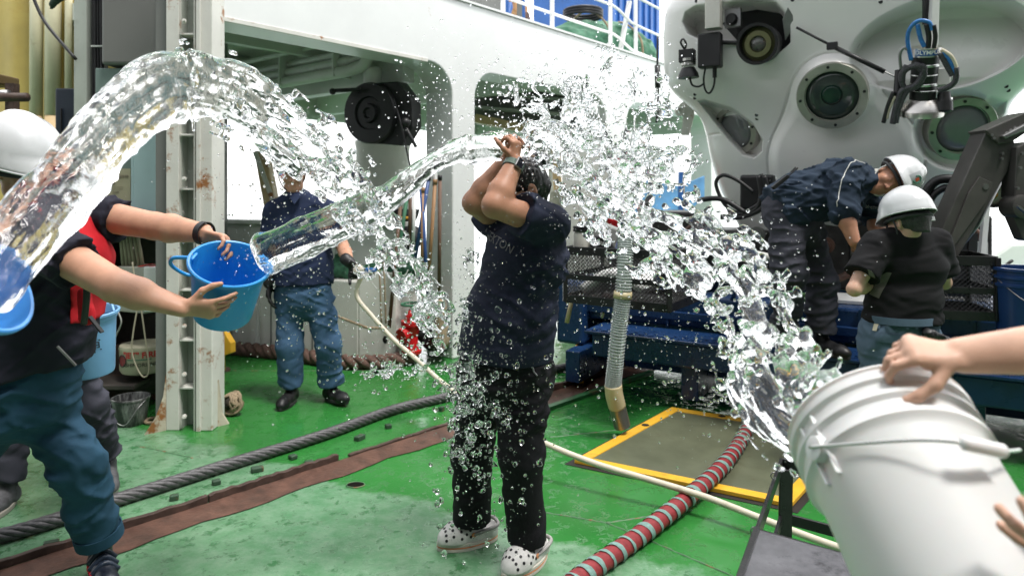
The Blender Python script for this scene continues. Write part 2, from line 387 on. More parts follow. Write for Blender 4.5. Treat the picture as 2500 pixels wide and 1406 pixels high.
def deck_material():
    m = bpy.data.materials.new('wet_green_deck_paint'); m.use_nodes = True; nt = m.node_tree; L = nt.links; b = nt.nodes['Principled BSDF']
    tc = nd(nt, 'ShaderNodeTexCoord'); o = tc.outputs['Object']
    def noise(sc, det=6., ro=.6, vec=o):
        n = nd(nt, 'ShaderNodeTexNoise', Scale=sc, Detail=det, Roughness=ro); L.new(vec, n.inputs['Vector']); return n.outputs['Fac']
    def rng_(v, a, c, lo=0., hi=1.):
        r = nd(nt, 'ShaderNodeMapRange'); r.inputs['From Min'].default_value = a; r.inputs['From Max'].default_value = c; r.inputs['To Min'].default_value = lo; r.inputs['To Max'].default_value = hi
        L.new(v, r.inputs['Value']); return r.outputs[0]
    def mix(f, a, c):
        x = nd(nt, 'ShaderNodeMix', data_type='RGBA')
        for s_, v in ((6, a), (7, c)):
            if isinstance(v, tuple): x.inputs[s_].default_value = v + (1,)
            else: L.new(v, x.inputs[s_])
        L.new(f, x.inputs[0]); return x.outputs[2]
    def math_(op, a, c):
        x = nd(nt, 'ShaderNodeMath', operation=op)
        for s_, v in ((0, a), (1, c)):
            if isinstance(v, (int, float)): x.inputs[s_].default_value = v
            else: L.new(v, x.inputs[s_])
        return x.outputs[0]
    sep = nd(nt, 'ShaderNodeSeparateXYZ'); L.new(o, sep.inputs[0])
    # trodden, chalky paint in the work area by the track (a worn patch with its own edge)
    edge = math_('ADD', math_('ADD', math_('MULTIPLY', sep.outputs[0], .55), math_('MULTIPLY', sep.outputs[1], 1.0)), math_('MULTIPLY', math_('SUBTRACT', noise(2.2, 8, .7), .5), .75))
    worn = rng_(edge, 3.12, 3.04)
    base = mix(noise(1.3, 7, .65), (.016, .135, .022), (.040, .21, .045))
    chalk = mix(rng_(noise(9., 10, .75), .40, .60), (.095, .225, .115), (.17, .29, .185))
    col = mix(math_('MULTIPLY', worn, .9), base, chalk)
    bare = rng_(noise(11., 10, .75), .54, .60); col = mix(math_('MULTIPLY', bare, math_('ADD', math_('MULTIPLY', worn, .75), .15)), col, (.03, .14, .045))
    scratch_v = nd(nt, 'ShaderNodeMapping'); scratch_v.inputs['Scale'].default_value = (2, 26, 1); scratch_v.inputs['Rotation'].default_value = (0, 0, R(-28)); L.new(o, scratch_v.inputs['Vector'])
    scr = rng_(noise(3., 6, .6, scratch_v.outputs[0]), .68, .74); col = mix(math_('MULTIPLY', scr, .45), col, (.10, .16, .11))
    rustm = rng_(noise(4.2, 12, .72), .665, .70); col = mix(math_('MULTIPLY', rustm, .85), col, (.13, .055, .035))
    drt = rng_(noise(.9, 9, .7), .5, .75); col = mix(math_('MULTIPLY', drt, .45), col, (.03, .055, .03))
    L.new(col, b.inputs['Base Color'])
    wet = rng_(noise(.85, 7, .6), .34, .52)
    rgh = math_('ADD', math_('SUBTRACT', .36, math_('MULTIPLY', wet, .32)), math_('MULTIPLY', worn, .04)); L.new(rgh, b.inputs['Roughness'])
    b.inputs['Specular IOR Level'].default_value = .55
    h = math_('ADD', math_('MULTIPLY', noise(55., 6, .65), math_('SUBTRACT', 1., math_('MULTIPLY', wet, .75))), math_('MULTIPLY', math_('MULTIPLY', noise(9., 4, .5), .8), math_('SUBTRACT', 1., math_('MULTIPLY', wet, .5))))
    h = math_('SUBTRACT', math_('ADD', h, math_('MULTIPLY', math_('MULTIPLY', noise(26., 8, .7), worn), 1.6)), math_('MULTIPLY', bare, .6))
    bp = nd(nt, 'ShaderNodeBump', Strength=.38, Distance=.006); L.new(h, bp.inputs['Height']); L.new(bp.outputs[0], b.inputs['Normal'])
    return m
M_deck = deck_material()
def sheet(name, pts, m, parent=None, z=None):
    me = bpy.data.meshes.new(name); me.from_pydata([tuple(p) for p in pts], [], [tuple(range(len(pts)))]); me.update()
    return link(name, me, m, parent, origin=(0, 0, 0))
deck = sheet('deck', [(-9, -5, 0), (12, -5, 0), (12, 14, 0), (-9, 14, 0)], M_deck); tag(deck, kind='structure')
M_sea = mat('grey_sea', (.32, .38, .40), .12, var=.15, scale=.05, bump=.8, bscale=.6)
sea = sheet('sea', [(-6000, -6000, -5), (6000, -6000, -5), (6000, 6000, -5), (-6000, 6000, -5)], M_sea); tag(sea, kind='structure')
# weld seams of the deck plates
def seam(a, b):
    pts = smoothpath([a, Vector(a).lerp(Vector(b), .33) + Vector((.004, .002, 0)), Vector(a).lerp(Vector(b), .66) + Vector((-.003, .003, 0)), b], 8)
    MB().tube([Vector((p.x, p.y, -.002)) for p in pts], [.006 + .0015 * math.sin(i * 2.1) for i in range(len(pts))], 6).build('weld_seam', M_seam, deck, True)
M_seam = mat('seam_paint', (.05, .13, .055), .45, var=.3, scale=30, rust=.55, rscale=14)
for a, b in (((1480, 1276), (1790, 1406)), ((1320, 1250), (1480, 1276)), ((1480, 1276), (1690, 1245)), ((330, 1088), (470, 1118)), ((560, 905), (1060, 905)), ((1340, 1068), (1600, 1040))):
    seam(G(*a), G(*b))
def ground_pt(px, py): return G(px, py)
# ---- recessed track: rusty strip, angle-bar lip, lugs
B0 = G(1000, 1085); TA = R(44); TD = Vector((math.sin(TA), math.cos(TA), 0)); TN = Vector((-math.cos(TA), math.sin(TA), 0))
def T(s, n, z=0.): return B0 + TD * s + TN * n + Vector((0, 0, z))
track = thing('deck_track', 'rusty brown steel track let into the green deck beside the wire rope', 'track', T(-.5, 0))
n_ = 60; rs = [-2.6 + i * (6.2 / n_) for i in range(n_ + 1)]; mb = MB(); va = []; vb = []
for i, s_ in enumerate(rs):
    j1 = .012 * math.sin(i * 1.7) + .008 * random.uniform(-1, 1); j2 = .014 * math.sin(i * 1.1 + 1) + .012 * random.uniform(-1, 1)
    va.append(T(s_, .085 + j1 * .3, .005)); vb.append(T(s_, -.105 + j2, .005))
mb.v = va + vb; mb.f = [(i, i + 1, n_ + 2 + i, n_ + 1 + i) for i in range(n_)]
mb.build('strip', M_rust, track)
for s0, s1, hh in ((-2.6, -1.16, .036), (-1.155, -.43, .038), (-.36, .55, .016), (1.2, 3.4, .05)):
    m_ = MB(); k = 24; top = []; 
    for side in (.085, .112):
        for zz in (.004, 1.):
            m_.v += [T(s0 + (s1 - s0) * i / k, side + .004 * math.sin(i * .9 + s0), zz if zz < .1 else hh * (1 + .10 * math.sin(i * 2.3 + s0))) for i in range(k + 1)]
    q = k + 1
    for i in range(k): m_.f += [(i, i + 1, q + i + 1, q + i), (2 * q + i, 3 * q + i, 3 * q + i + 1, 2 * q + i + 1), (q + i, q + i + 1, 3 * q + i + 1, 3 * q + i)]
    m_.f += [(0, q, 3 * q, 2 * q), (k, 2 * q + k, 3 * q + k, q + k)]
    m_.build('angle_bar', M_rustd, track, bevel=.003)
m_ = MB(); m_.sbox
MB().bar(T(.35, -.165, .012), T(2.4, -.165, .012), .05, .026).build('edge_strip', mat('green_edge_paint', (.03, .14, .05), .4, var=.3, bump=.5, rust=.4), track, bevel=.004)
M_lug = mat('lug_paint', (.03, .06, .035), .5, var=.4, bump=.5, rust=.5, rscale=18)
for px, py in ((125, 1333), (528, 1182), (425, 1220), (628, 1150), (755, 1135), (878, 1073), (948, 1045), (1078, 1003), (715, 1120)):
    g = G(px, py); a = random.uniform(-.2, .2)
    dl = (TD + TN * a * 2).normalized(); MB().box(g + Vector((0, 0, .012)), dl, Vector((-dl.y, dl.x, 0)), (0, 0, 1), random.uniform(.018, .034), random.uniform(.015, .026), random.uniform(.012, .02)).build('lug', M_lug, track, bevel=.006)
# ---- twisted wire rope
def laid_rope(name, pts, r, strands, pitch, m, label, cat, seg=6, step=.012, group=None):
    path = smoothpath(pts, 10); cum = [0.]
    for i in range(1, len(path)): cum.append(cum[-1] + (path[i] - path[i - 1]).length)
    n = int(cum[-1] / step); root = thing(name, label, cat, path[0], group)
    fr = []; j = 0; x = None
    for i in range(n + 1):
        d = cum[-1] * i / n
        while j < len(path) - 2 and cum[j + 1] < d: j += 1
        t = (d - cum[j]) / max(1e-9, cum[j + 1] - cum[j]); p = path[j].lerp(path[j + 1], min(1, t)); dr = (path[j + 1] - path[j]).normalized()
        if x is None: x, y, _ = frame(dr)
        else: x = (x - dr * x.dot(dr)).normalized(); y = dr.cross(x)
        fr.append((p, x.copy(), y.copy(), d))
    for k in range(strands):
        pl = [p + (x * math.cos(6.2832 * (d / pitch + k / strands)) + y * math.sin(6.2832 * (d / pitch + k / strands))) * r * .56 for p, x, y, d in fr]
        MB().tube(pl, r * .47 * (1 if strands > 3 else 1.15), seg).build('strand', m, root, True, flip=False)
    return root
laid_rope('wire_rope', [G(-420, 1395, .033), G(0, 1308, .033), G(300, 1215, .033), G(560, 1133, .033), G(800, 1058, .033), G(960, 1000, .034), G(1100, 966, .034), G(1240, 925, .034), G(1400, 893, .034), G(1560, 868, .034)], .033, 6, .30, M_wire, 'thick grey twisted steel wire rope lying across the green deck', 'wire rope', seg=7, step=.016)
# ---- slot in the deck
sl = thing('deck_slot', 'dark oval slot cut in the green deck near the track', 'slot', G(868, 1184))
g = G(868, 1184); MB().prism([g + Vector((.045 * math.cos(a) , .032 * math.sin(a), .003)) for a in [i * math.pi / 10 for i in range(20)]], (0, 0, .001)).build('opening', mat('slot_dark', (.006, .005, .004), .9, spec=.1), sl)
MB().tube([g + Vector((.047 * math.cos(a), .034 * math.sin(a), .002)) for a in [i * math.pi / 12 for i in range(24)]], .004, 6, closed=True).build('rim', M_seam, sl, True)
# ---- hatch cover with a yellow border
h0, h1, h2 = G(1402, 1132), G(1640, 1002), G(1920, 1240); e1 = h1 - h0; e2 = h2 - h0
def H(a, b, z=0.): return h0 + e1 * a + e2 * b + Vector((0, 0, z))
hatch = thing('hatch_cover', 'grey green flush hatch cover with bright yellow painted border', 'hatch cover', H(.5, .5))
M_hatch = mat('grey_green_hatch_paint', (.115, .125, .08), .22, var=.2, scale=3, bump=.18, bscale=120, dirt=.2, dcol=(.09, .085, .05), rvar=.16)
M_gap = mat('gap_dirt', (.015, .012, .01), .7)
B1 = 1.02
sheet('gap', [H(-.03, -.035, .003), H(1.03, -.035, .003), H(1.03, B1 + .035, .003), H(-.03, B1 + .035, .003)], M_gap, hatch)
mb = MB(); zs = .022
def quad(a0, a1, b0, b1, z): return [H(a0, b0, z), H(a1, b0, z), H(a1, b1, z), H(a0, b1, z)]
MB().prism(quad(.055, .945, .06, B1 - .06, .004), (0, 0, zs - .006)).build('panel', M_hatch, hatch)
for q in ((0, .055, 0, B1), (.945, 1, 0, B1), (.055, .945, 0, .06), (.055, .945, B1 - .06, B1)):
    MB().prism(quad(*q, .004), (0, 0, zs)).build('border', M_yellow, hatch, bevel=.003)
for a, b in ((.62, .035), (.97, .32), (.3, B1 - .04)):
    c = H(a, b, .004 + zs); MB().lathe(c, (0, 0, 1), [(.0005, .024), (.002, .024), (.002, .016), (.0008, .015)], 16).build('lifting_eye', M_gap, hatch, True)
# ---- the girder with rounded openings
def arcpts(ct, cz, r, a0, a1, n=8): return [(ct + r * math.cos(R(a0 + (a1 - a0) * i / n)), cz + r * math.sin(R(a0 + (a1 - a0) * i / n))) for i in range(n + 1)]
ZB, ZT = 2.66, 3.27
op = [(-2.36, ZB)] + arcpts(-.14 - .28, ZB - .28, .28, 90, 0) + [(-.14, 0), (.16, 0)] + arcpts(.16 + .26, ZB - .26, .26, 180, 90) + arcpts(2.5 - .3, ZB - .3, .3, 90, 0) + [(2.5, 0), (2.98, 0)] + arcpts(2.98 + .3, ZB - .3, .3, 180, 90) + arcpts(5.6 - .3, ZB - .3, .3, 90, 0) + [(5.6, 0), (6.1, 0)] + arcpts(6.4, ZB - .3, .3, 180, 90) + [(10, ZB), (10, ZT), (-2.36, ZT)]
gird = thing('girder', 'white painted box girder on pillars with rounded openings, spanning the deck edge', 'girder', S(0, .17, 0))
MB().prism([S(t, 0, z) for t, z in op], SW * .35).build('web', M_white, gird, bevel=.012)
for i, (a, b) in enumerate([(-2.36 + k * 1.03, -2.36 + (k + 1) * 1.03 - .006) for k in range(12)]):
    MB().sbox(a, b, -.02, .37, ZT, ZT + .02).build('top_plate', M_white, gird)
MB().sbox(-2.35, -.45, -.006, .02, ZB - .012, ZB + .02).build('chipped_edge', M_whitew, gird, bevel=.003)
# ---- overhead deck behind the girder, beams, pipes
M_grey0 = M_grey; M_grey = mat('pale_grey_green_paint', (.62, .64, .59), .5, var=.06, scale=3, bump=.1, bscale=30, dirt=.2, dcol=(.4, .38, .32))
over = thing('overhead_deck', 'grey painted underside of the upper deck behind the white girder', 'deck head', S(0, 2, ZB))
MB().sbox(-2.36, 10, .352, 4.6, 3.05, 3.2).build('plating', M_grey, over)
for t0, w0, w1, z0, wd in ((-.42, .352, 4.6, 2.52, .14), (-2.0, .352, 4.6, 2.75, .10), (1.6, .352, 4.6, 2.68, .1), (3.3, .352, 4.6, 2.6, .14), (5.2, .352, 4.6, 2.6, .12), (7.2, .352, 4.6, 2.6, .12)):
    MB().sbox(t0, t0 + wd, w0, w1, z0, 3.05).build('beam', M_grey, over, bevel=.008)
MB().sbox(-2.36, 10, 4.601, 4.72, 2.62, 3.2).build('fascia', M_grey, over, bevel=.008)
MB().sbox(-2.3, -.1, 1.5, 1.58, 2.86, 3.05).build('stringer', M_grey, over)
MB().sbox(-2.3, -.45, 2.9, 2.98, 2.86, 3.05).build('stringer', M_grey, over)
for k, (zz, ww, r_) in enumerate(((2.83, 0., .034), (2.74, .02, .045), (2.64, .05, .055), (2.92, .1, .026))):
    MB().tube(smoothpath([S(-.62 - ww, 4.4, zz), S(-.6 - ww, 3, zz), S(-.6 - ww, 1.2, zz), S(-.6 - ww, .75, zz + .01), S(-.6 - ww, .58, zz + .08), S(-.6 - ww, .55, 3.06)], 6), r_, 12).build('pipe', M_grey, over, True)
for ww in (1.0, 1.9, 2.8, 3.7):
    MB().sbox(-.71, -.5, ww, ww + .03, 2.6, 3.0).build('pipe_bracket', M_grey, over, bevel=.004)
MB().prism([S(-.43, .36, 2.52), S(-.43, 1.1, 2.52), S(-.43, .36, 1.95)], SU * .02).build('knee_bracket', M_grey, over)
MB().lathe(S(-.55, .62, 2.44), (0, 0, 1), [(0, .07), (.02, .085), (.2, .085), (.22, .06)], 16).build('junction_box', M_grey, over, True)
M_grey = M_grey0
# ---- cable reel under the overhead deck
rc = P(905, 277, 6.15); ra = (P(905, 277, 6.15) - Vector((0, 0, HC))).normalized(); ra = Vector((-ra.x * .6 - .55, -ra.y, -.05)).normalized()
reel = thing('cable_reel', 'black cable reel hanging under the overhead deck beside the white pillar', 'reel', rc - Vector((0, 0, .3)))
MB().lathe(rc, ra, [(-.2, .10), (-.2, .26), (-.16, .275), (.02, .275), (.035, .265), (.035, .15), (.015, .14), (.015, .09), (.05, .08), (.05, .05), (.03, .04), (.03, .001)], 40).build('drum', M_black, reel, 40)
x_, y_, d_ = frame(ra)
MB().prism([rc + ra * -.02 + x_ * a + y_ * b for a, b in ((.0, .27), (.28, .27), (.42, .1), (.42, -.14), (.30, -.30), (.0, -.27))] if (x_.x > 0) else [rc + ra * -.02 - x_ * a + y_ * b for a, b in ((.0, .27), (.28, .27), (.42, .1), (.42, -.14), (.30, -.30), (.0, -.27))], ra * -.16).build('side_casing', M_black, reel, bevel=.01)
MB().tube([P(815, 222, 6.1), P(880, 219, 6.1)], .018, 8).build('arm', M_black, reel, True)
MB().ball(P(812, 224, 6.1), .03).build('knob', M_black, reel, True)
MB().tube(smoothpath([P(960, 240, 6.0), P(978, 300, 5.95), P(1000, 400, 5.95), P(1012, 440, 5.95)], 6), .008, 6).build('hanging_cable', M_black, reel, True)
MB().tube(smoothpath([P(985, 300, 6.0), P(1000, 330, 5.95), P(1016, 360, 5.95)], 6), .016, 6).build('hanging_cable', M_black, reel, True)
MB().ball(P(990, 300, 5.98), .045).build('connector', M_black, reel, True)
MB().sbox(-.4, -.3, .5, .9, 2.1, 2.6).build('hanger', M_black, reel)
# ---- bulwark with sea beyond, storage box, mast
bw = thing('bulwark', 'pale grey low bulwark wall at the ship side behind the man in the polo shirt', 'wall', (-2.6, 6.6, 0))
a_, b_ = Vector((-4.2, 7.35, 0)), Vector((-1.02, 6.22, 0)); dd = (b_ - a_).normalized(); nn = Vector((dd.y, -dd.x, 0))
M_bul = mat('bulwark_paint', (.58, .59, .56), .45, var=.06, scale=2, bump=.1, dirt=.25, dcol=(.4, .36, .27), rust=.06)
MB().box((a_ + b_) / 2 + Vector((0, 0, .6)), dd, nn, (0, 0, 1), (b_ - a_).length / 2, .05, .6).build('panel', M_bul, bw, bevel=.01)
MB().box((a_ + b_) / 2 + Vector((0, 0, 1.222)), dd, nn, (0, 0, 1), (b_ - a_).length / 2 + .05, .10, .02).build('cap_rail', M_bul, bw, bevel=.008)
for f in (.16, .36, .58, .8):
    p = a_.lerp(b_, f) + nn * .115; MB().prism([p + Vector((0, 0, 0)), p + nn * .14, p + nn * .02 + Vector((0, 0, 1.15)), p - nn * .06 + Vector((0, 0, 1.15)), p - nn * .06], dd * .02).build('stay', M_bul, bw, bevel=.003)
bx = thing('deck_locker', 'white deck locker with green netting on top behind the man in the polo shirt', 'locker', Vector((-1.95, 6.1, 0)))
l0, l1 = G(566, 850), G(874, 884); ld = (l1 - l0).normalized(); ln = Vector((-ld.y, ld.x, 0))
M_lock = mat('locker_paint', (.72, .71, .66), .4, var=.05, scale=2, dirt=.2, dcol=(.45, .42, .35), rust=.08)
MB().prism([l0, l1, l1 + ln * .48, l0 + ln * .48], (0, 0, .72)).build('body', M_lock, bx, bevel=.012)
q0 = l1 + ld * .003; MB().prism([q0, q0 + ld * .33 + ln * .10, q0 + ld * .33 + ln * .48, q0 + ln * .48], (0, 0, .80)).build('end_cabinet', M_lock, bx, bevel=.012)
for f in (.33, .66): MB().box(l0.lerp(l1, f) - ln * .003 + Vector((0, 0, .36)), ld, ln, (0, 0, 1), .006, .004, .34).build('door_gap', M_greyd, bx)
MB().tube(smoothpath([P(770, 745, 5.95), P(820, 770, 5.93), P(875, 792, 5.9), P(900, 800, 5.95), P(945, 800, 5.97)], 6), .012, 7).build('lashing_rope', M_rope, bx, True)
for px in (925, 936): MB().tube(smoothpath([P(px, 640, 5.95), P(px + 3, 700, 5.93), P(px + 6, 790, 5.95)], 5), .008, 6).build('lashing_rope', M_rope, bx, True)
F = Field(Vector((-2.4, 5.7, .55)), Vector((-.6, 6.8, 1.25)), .018)
for i in range(20):
    f = random.random(); p = l0.lerp(l1 + ld * .35, .45 + .55 * f) + ln * random.uniform(.1, .4) + Vector((0, 0, .78 + random.uniform(0, .14))); F.ell(p, (random.uniform(.1, .2), random.uniform(.08, .15), random.uniform(.06, .1)), k=.05)
F.rough(.035, 14, 14, 14, 3., 4); nb = F.mesh('green_net', mat('green_fishing_net', (.03, .11, .06), .8, var=.5, scale=30, bump=1., bscale=90), None)
tag(nb, 'heaped dark green net lying on the white deck locker', 'net')
MB().box(P(905, 660, 5.75), (1, 0, 0), (0, 1, 0), (0, 0, 1), .045, .03, .02).build('blue_valve', M_blue, bx, bevel=.008)
mast = thing('crane_post', 'broad pale cylindrical post standing at the ship side beneath the black reel', 'post', G(935, 850))
MB().lathe(P(935, 400, 7.2) - Vector((0, 0, 1.9)), (0, 0, 1), [(0, .28), (1.85, .28), (2.05, .28), (2.10, .29), (2.14, .29), (2.14, .01)], 32).build('drum', mat('post_paint', (.66, .655, .6), .45, var=.05), mast, 40)
MB().tube([P(935, 349, 7.2), P(935, 330, 7.2)], .01, 6).build('pin', M_tan, mast)
# tan davit behind the polo man and another beyond the splash
for (a, b, c) in (((640, 370), (720, 590), 6.9), ((1356, 350), (1366, 540), 8.2)):
    dv = thing('davit', 'tan painted davit leaning outboard beside the man in the polo shirt' if c < 7 else 'tan painted davit standing behind the soaked person', 'davit', P(*b, c) - Vector((0, 0, .9)))
    MB().bar(P(*a, c), P(*b, c) - Vector((0, 0, .9)), .12, .14).build('post', M_tan, dv, bevel=.01)
    MB().bar(P(a[0] - 16, a[1], c - .05), P(b[0] - 16, b[1], c - .05), .05, .05).build('brace', M_whitew, dv, bevel=.006)
# big mooring rope at the foot of the bulwark
laid_rope('mooring_rope', [G(470, 842, .06), G(570, 850, .06), G(660, 858, .06), G(740, 868, .06), G(830, 882, .06), G(890, 884, .06), G(960, 880, .06), G(1010, 868, .06)], .062, 3, .28, M_brownrope, 'thick brown braided mooring rope along the foot of the white locker', 'rope', seg=8, step=.02)
F = Field(Vector((-1.6, 5.85, 0)), Vector((-.4, 7.0, 1.35)), .02)
for (px, py, Y, r) in ((960, 470, 6.6, .16), (990, 440, 6.6, .12), (930, 500, 6.6, .14), (980, 520, 6.5, .16), (1000, 580, 6.4, .12), (960, 600, 6.4, .14)): F.ell(P(px, py, Y), (r, r * .8, r), k=.06)
F.rough(.03, 9, 9, 9, 1., 3); o = F.mesh('dark_tarpaulin', mat('black_tarpaulin', (.016, .017, .022), .5, var=.3, bump=.4, bscale=20)); tag(o, 'bundled black tarpaulin with yellow cord behind the mop rack', 'tarpaulin')
M_yc = mat('yellow_cord', (.6, .3, .02), .6)
for pts in (((905, 482), (925, 470), (945, 475)), ((935, 530), (960, 533), (1000, 532))): MB().tube(smoothpath([P(a, b, 6.36) for a, b in pts], 5), .016, 6).build('yellow_cord', M_yc, o, True)
# ---- mop rack and handles against the pillar
rack = thing('mop_rack', 'white slotted rack holding mop and broom handles beside the white pillar', 'rack', P(1020, 425, 6.05) - Vector((0, 0, .06)))
MB().box(P(1020, 428, 6.08), (1, -.25, 0), (.25, 1, 0), (0, 0, 1), .17, .03, .05).build('back_plate', M_white2, rack, bevel=.006)
for i in range(7): MB().bar(P(985 + i * 12, 430, 6.02), P(985 + i * 12, 455, 6.0), .012, .012).build('peg', M_greyd, rack)
for nm, lab, px0, py0, px1, py1, m in (
    ('broom', 'green broom handle leaning in the mop rack', 994, 480, 962, 690, M_green), ('broom', 'reddish brown pole leaning behind the green broom handle', 978, 500, 950, 800, M_woodd),
    ('broom', 'dark blue mop handle crossing another blue one in the rack', 1046, 440, 1012, 640, mat('blue_handle', (.04, .09, .26), .4)), ('broom', 'blue mop handle leaning to the right behind the crossed one', 1028, 460, 1046, 740, mat('blue_handle', (.04, .09, .26), .4)),
    ('broom', 'light orange wooden handle nearest the white pillar in the rack', 1062, 450, 1044, 710, M_wood), ('pole', 'dark wooden pole standing upright against the pillar', 1074, 440, 1072, 740, M_woodd),
    ('pole', 'white and black striped pole in the mop rack', 1012, 470, 1008, 620, M_white2), ('pole', 'dark brown pole hanging in the middle of the mop rack', 1002, 460, 1000, 600, M_woodd), ('pole', 'brown pole behind the blue handles in the rack', 1032, 470, 1030, 700, M_wood)):
    o = thing(nm, lab, 'pole', P(px1, py1, 6.0), 'handles in the mop rack'); MB().tube([P(px1, py1, 6.0), P(px0, py0, 5.98)], .0165, 8).build('shaft', m, o, True)
    MB().tube([P(px0, py0, 5.98), P(px0 + (px0 - px1) * .05, py0 - 12, 5.98)], .02, 8).build('grip', M_black if m is not M_wood else M_wood, o, True)
    if nm == 'broom' or lab.startswith('dark wooden'):
        pass
F = Field(P(1072, 800, 6.0) - Vector((.25, .25, .2)), P(1072, 800, 6.0) + Vector((.25, .25, .3)), .012); F.cap(P(1075, 745, 6.0), P(1080, 830, 6.0), .05, .07, k=.02); F.rough(.02, 60, 60, 8, 5., 2); o = F.mesh('mop', M_rope); tag(o, 'stringy mop head hanging by the white pillar', 'mop')
# ---- red hydrant
hy = thing('fire_hydrant', 'bright red fire hydrant valve with green handwheel at the foot of the pillar', 'hydrant', P(1005, 862, 6.0))
hb = P(1005, 862, 6.0)
MB().lathe(hb, (0, 0, 1), [(0, .085), (.03, .09), (.035, .06), (.13, .055), (.15, .05), (.2, .07), (.23, .075), (.25, .095), (.285, .095), (.29, .06), (.33, .05), (.37, .03), (.38, .0)], 20).build('body', M_red, hy, 35)
MB().lathe(hb + Vector((0, 0, .2)), (-.6, -.75, -.25), [(0, .05), (.09, .05), (.09, .066), (.13, .066)], 16).build('outlet', M_red, hy, 35)
MB().tube([hb + Vector((.09 * math.cos(a), .09 * math.sin(a), .43)) for a in [i * math.pi / 10 for i in range(20)]], .011, 7, closed=True).build('handwheel', M_green, hy, True)
MB().tube([hb + Vector((0, 0, .37)), hb + Vector((0, 0, .44))], .012, 7).build('stem', M_galv, hy)
F = Field(hb - Vector((.5, .3, 0)) + Vector((0, 0, -.06)), hb + Vector((.4, .45, .45)), .02)
for dx, dy, dz, r in ((-.2, .2, .1, .14), (.18, .2, .1, .13), (0, .28, .2, .16), (.22, .12, .05, .1)): F.ell(hb + Vector((dx, dy, dz)), (r, r, r * .9), k=.05)
F.rough(.03, 14, 14, 14); o = F.mesh('black_bag', M_black); tag(o, 'black lumpy bag lying behind the red hydrant', 'bag')
# ================================================================== left side: column, cabinets, stores
# ---- H column
cb = G(470, 1048); col = thing('steel_column', 'white riveted steel column with rusty flared foot and stiffener plates', 'column', cb)
def C(px, py): return None
Yc = cb.y
def cx(px, Y=Yc): return (px - CX) / FPX * Y
xl, xr = cx(408), cx(478)
# left flange plate, back web, right flange pair
MB().abox((cx(409), Yc - .02, 0), (cx(440), Yc + .02, 4)).build('flange_plate', M_whitew, col, bevel=.004)
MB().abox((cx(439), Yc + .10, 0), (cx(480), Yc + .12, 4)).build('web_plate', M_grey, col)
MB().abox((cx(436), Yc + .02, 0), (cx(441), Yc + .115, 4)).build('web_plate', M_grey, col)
MB().abox((cx(476), Yc - .02, 0), (cx(480), Yc + .12, 4)).build('flange_edge', M_whitew, col)
MB().abox((cx(480.5), Yc + .03, 0), (cx(489), Yc + .06, 4)).build('seam_strip', mat('rust_seam', (.05, .03, .025), .7, rust=.4), col)
MB().abox((cx(489.5), Yc - .03, 0), (cx(523), Yc + .16, 4)).build('outer_flange', M_whitew, col, bevel=.006)
MB().abox((cx(486), Yc - .045, 0), (cx(496), Yc - .031, 4)).build('cover_strip', M_whitew, col, bevel=.003)
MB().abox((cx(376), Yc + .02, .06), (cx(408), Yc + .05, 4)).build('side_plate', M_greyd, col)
for py in (85, 215, 330, 462, 585, 708, 830, 946):
    z = HC - (py - HY) / FPX * Yc; MB().abox((cx(441.5), Yc - .015, z - .006), (cx(475.5), Yc + .099, z + .006)).build('stiffener', M_whitew, col, bevel=.002)
for py in (52, 437, 540, 670, 797, 915, 1018):
    c = P(447, py, Yc - .03); MB().lathe(c + Vector((0, .02, 0)), (.3, -1, .1), [(0, .014), (.02, .014), (.02, .008), (.04, .008)], 8).build('bolt', M_whitew, col, 40)
MB().prism([Vector((cx(409), Yc - .02, .36)), Vector((cx(409), Yc - .02, 0)), Vector((cx(372), Yc - .10, 0)), Vector((cx(392), Yc - .06, .10)), Vector((cx(404), Yc - .03, .22))], (.003, .03, 0)).build('foot_gusset', mat('rusty_foot', (.5, .45, .36), .5, rust=.75, rscale=9, rcol=(.25, .10, .03), bump=.4), col)
MB().prism([Vector((cx(523), Yc + .05, .30)), Vector((cx(523), Yc + .05, 0)), Vector((cx(541), Yc + .10, 0)), Vector((cx(529), Yc + .07, .08))], (0, .02, 0)).build('foot_gusset', mat('rusty_foot2', (.5, .45, .36), .5, rust=.7, rscale=9, rcol=(.25, .10, .03), bump=.4), col)
# ---- yellow guard
yg = thing('yellow_guard', 'bright yellow bent steel guard plate beside the white column', 'guard', G(545, 905))
MB().prism([P(528, 775, 5.3), P(540, 800, 5.3), P(563, 838, 5.3), P(563, 862, 5.3), P(548, 868, 5.3), P(528, 872, 5.3)], (0.02, .05, 0)).build('plate', M_yellow, yg, bevel=.004)
MB().bar(P(540, 860, 5.32), G(543, 905), .05, .03).build('post', M_yellow, yg, bevel=.003)
MB().lathe(G(545, 905), (0, 0, 1), [(0, .06), (.02, .055), (.03, .03)], 14).build('foot', M_rustd, yg, 40)
# ---- coil of rope by the column
cc = G(556, 1022) + Vector((0, .08, .085)); rp = thing('rope_coil', 'small tangled coil of tan rope beside the column foot', 'rope', cc - Vector((0, 0, .085)))
for j in range(7):
    ax = Vector((random.uniform(-1, 1), random.uniform(-1, 0), random.uniform(-.6, .6))).normalized(); x_, y_, d_ = frame(ax); r_ = random.uniform(.055, .075)
    MB().tube([cc + Vector((0, 0, -.004)) + x_ * r_ * math.cos(a) + y_ * r_ * math.sin(a) + d_ * random.uniform(-.02, .02) for a in [i * math.pi / 9 for i in range(18)]], .0115, 7, closed=True).build('loop', M_rope, rp, True)
MB().ball(cc, .055).build('core', mat('dark_rope', (.05, .04, .03), .9, bump=.8), rp, True)
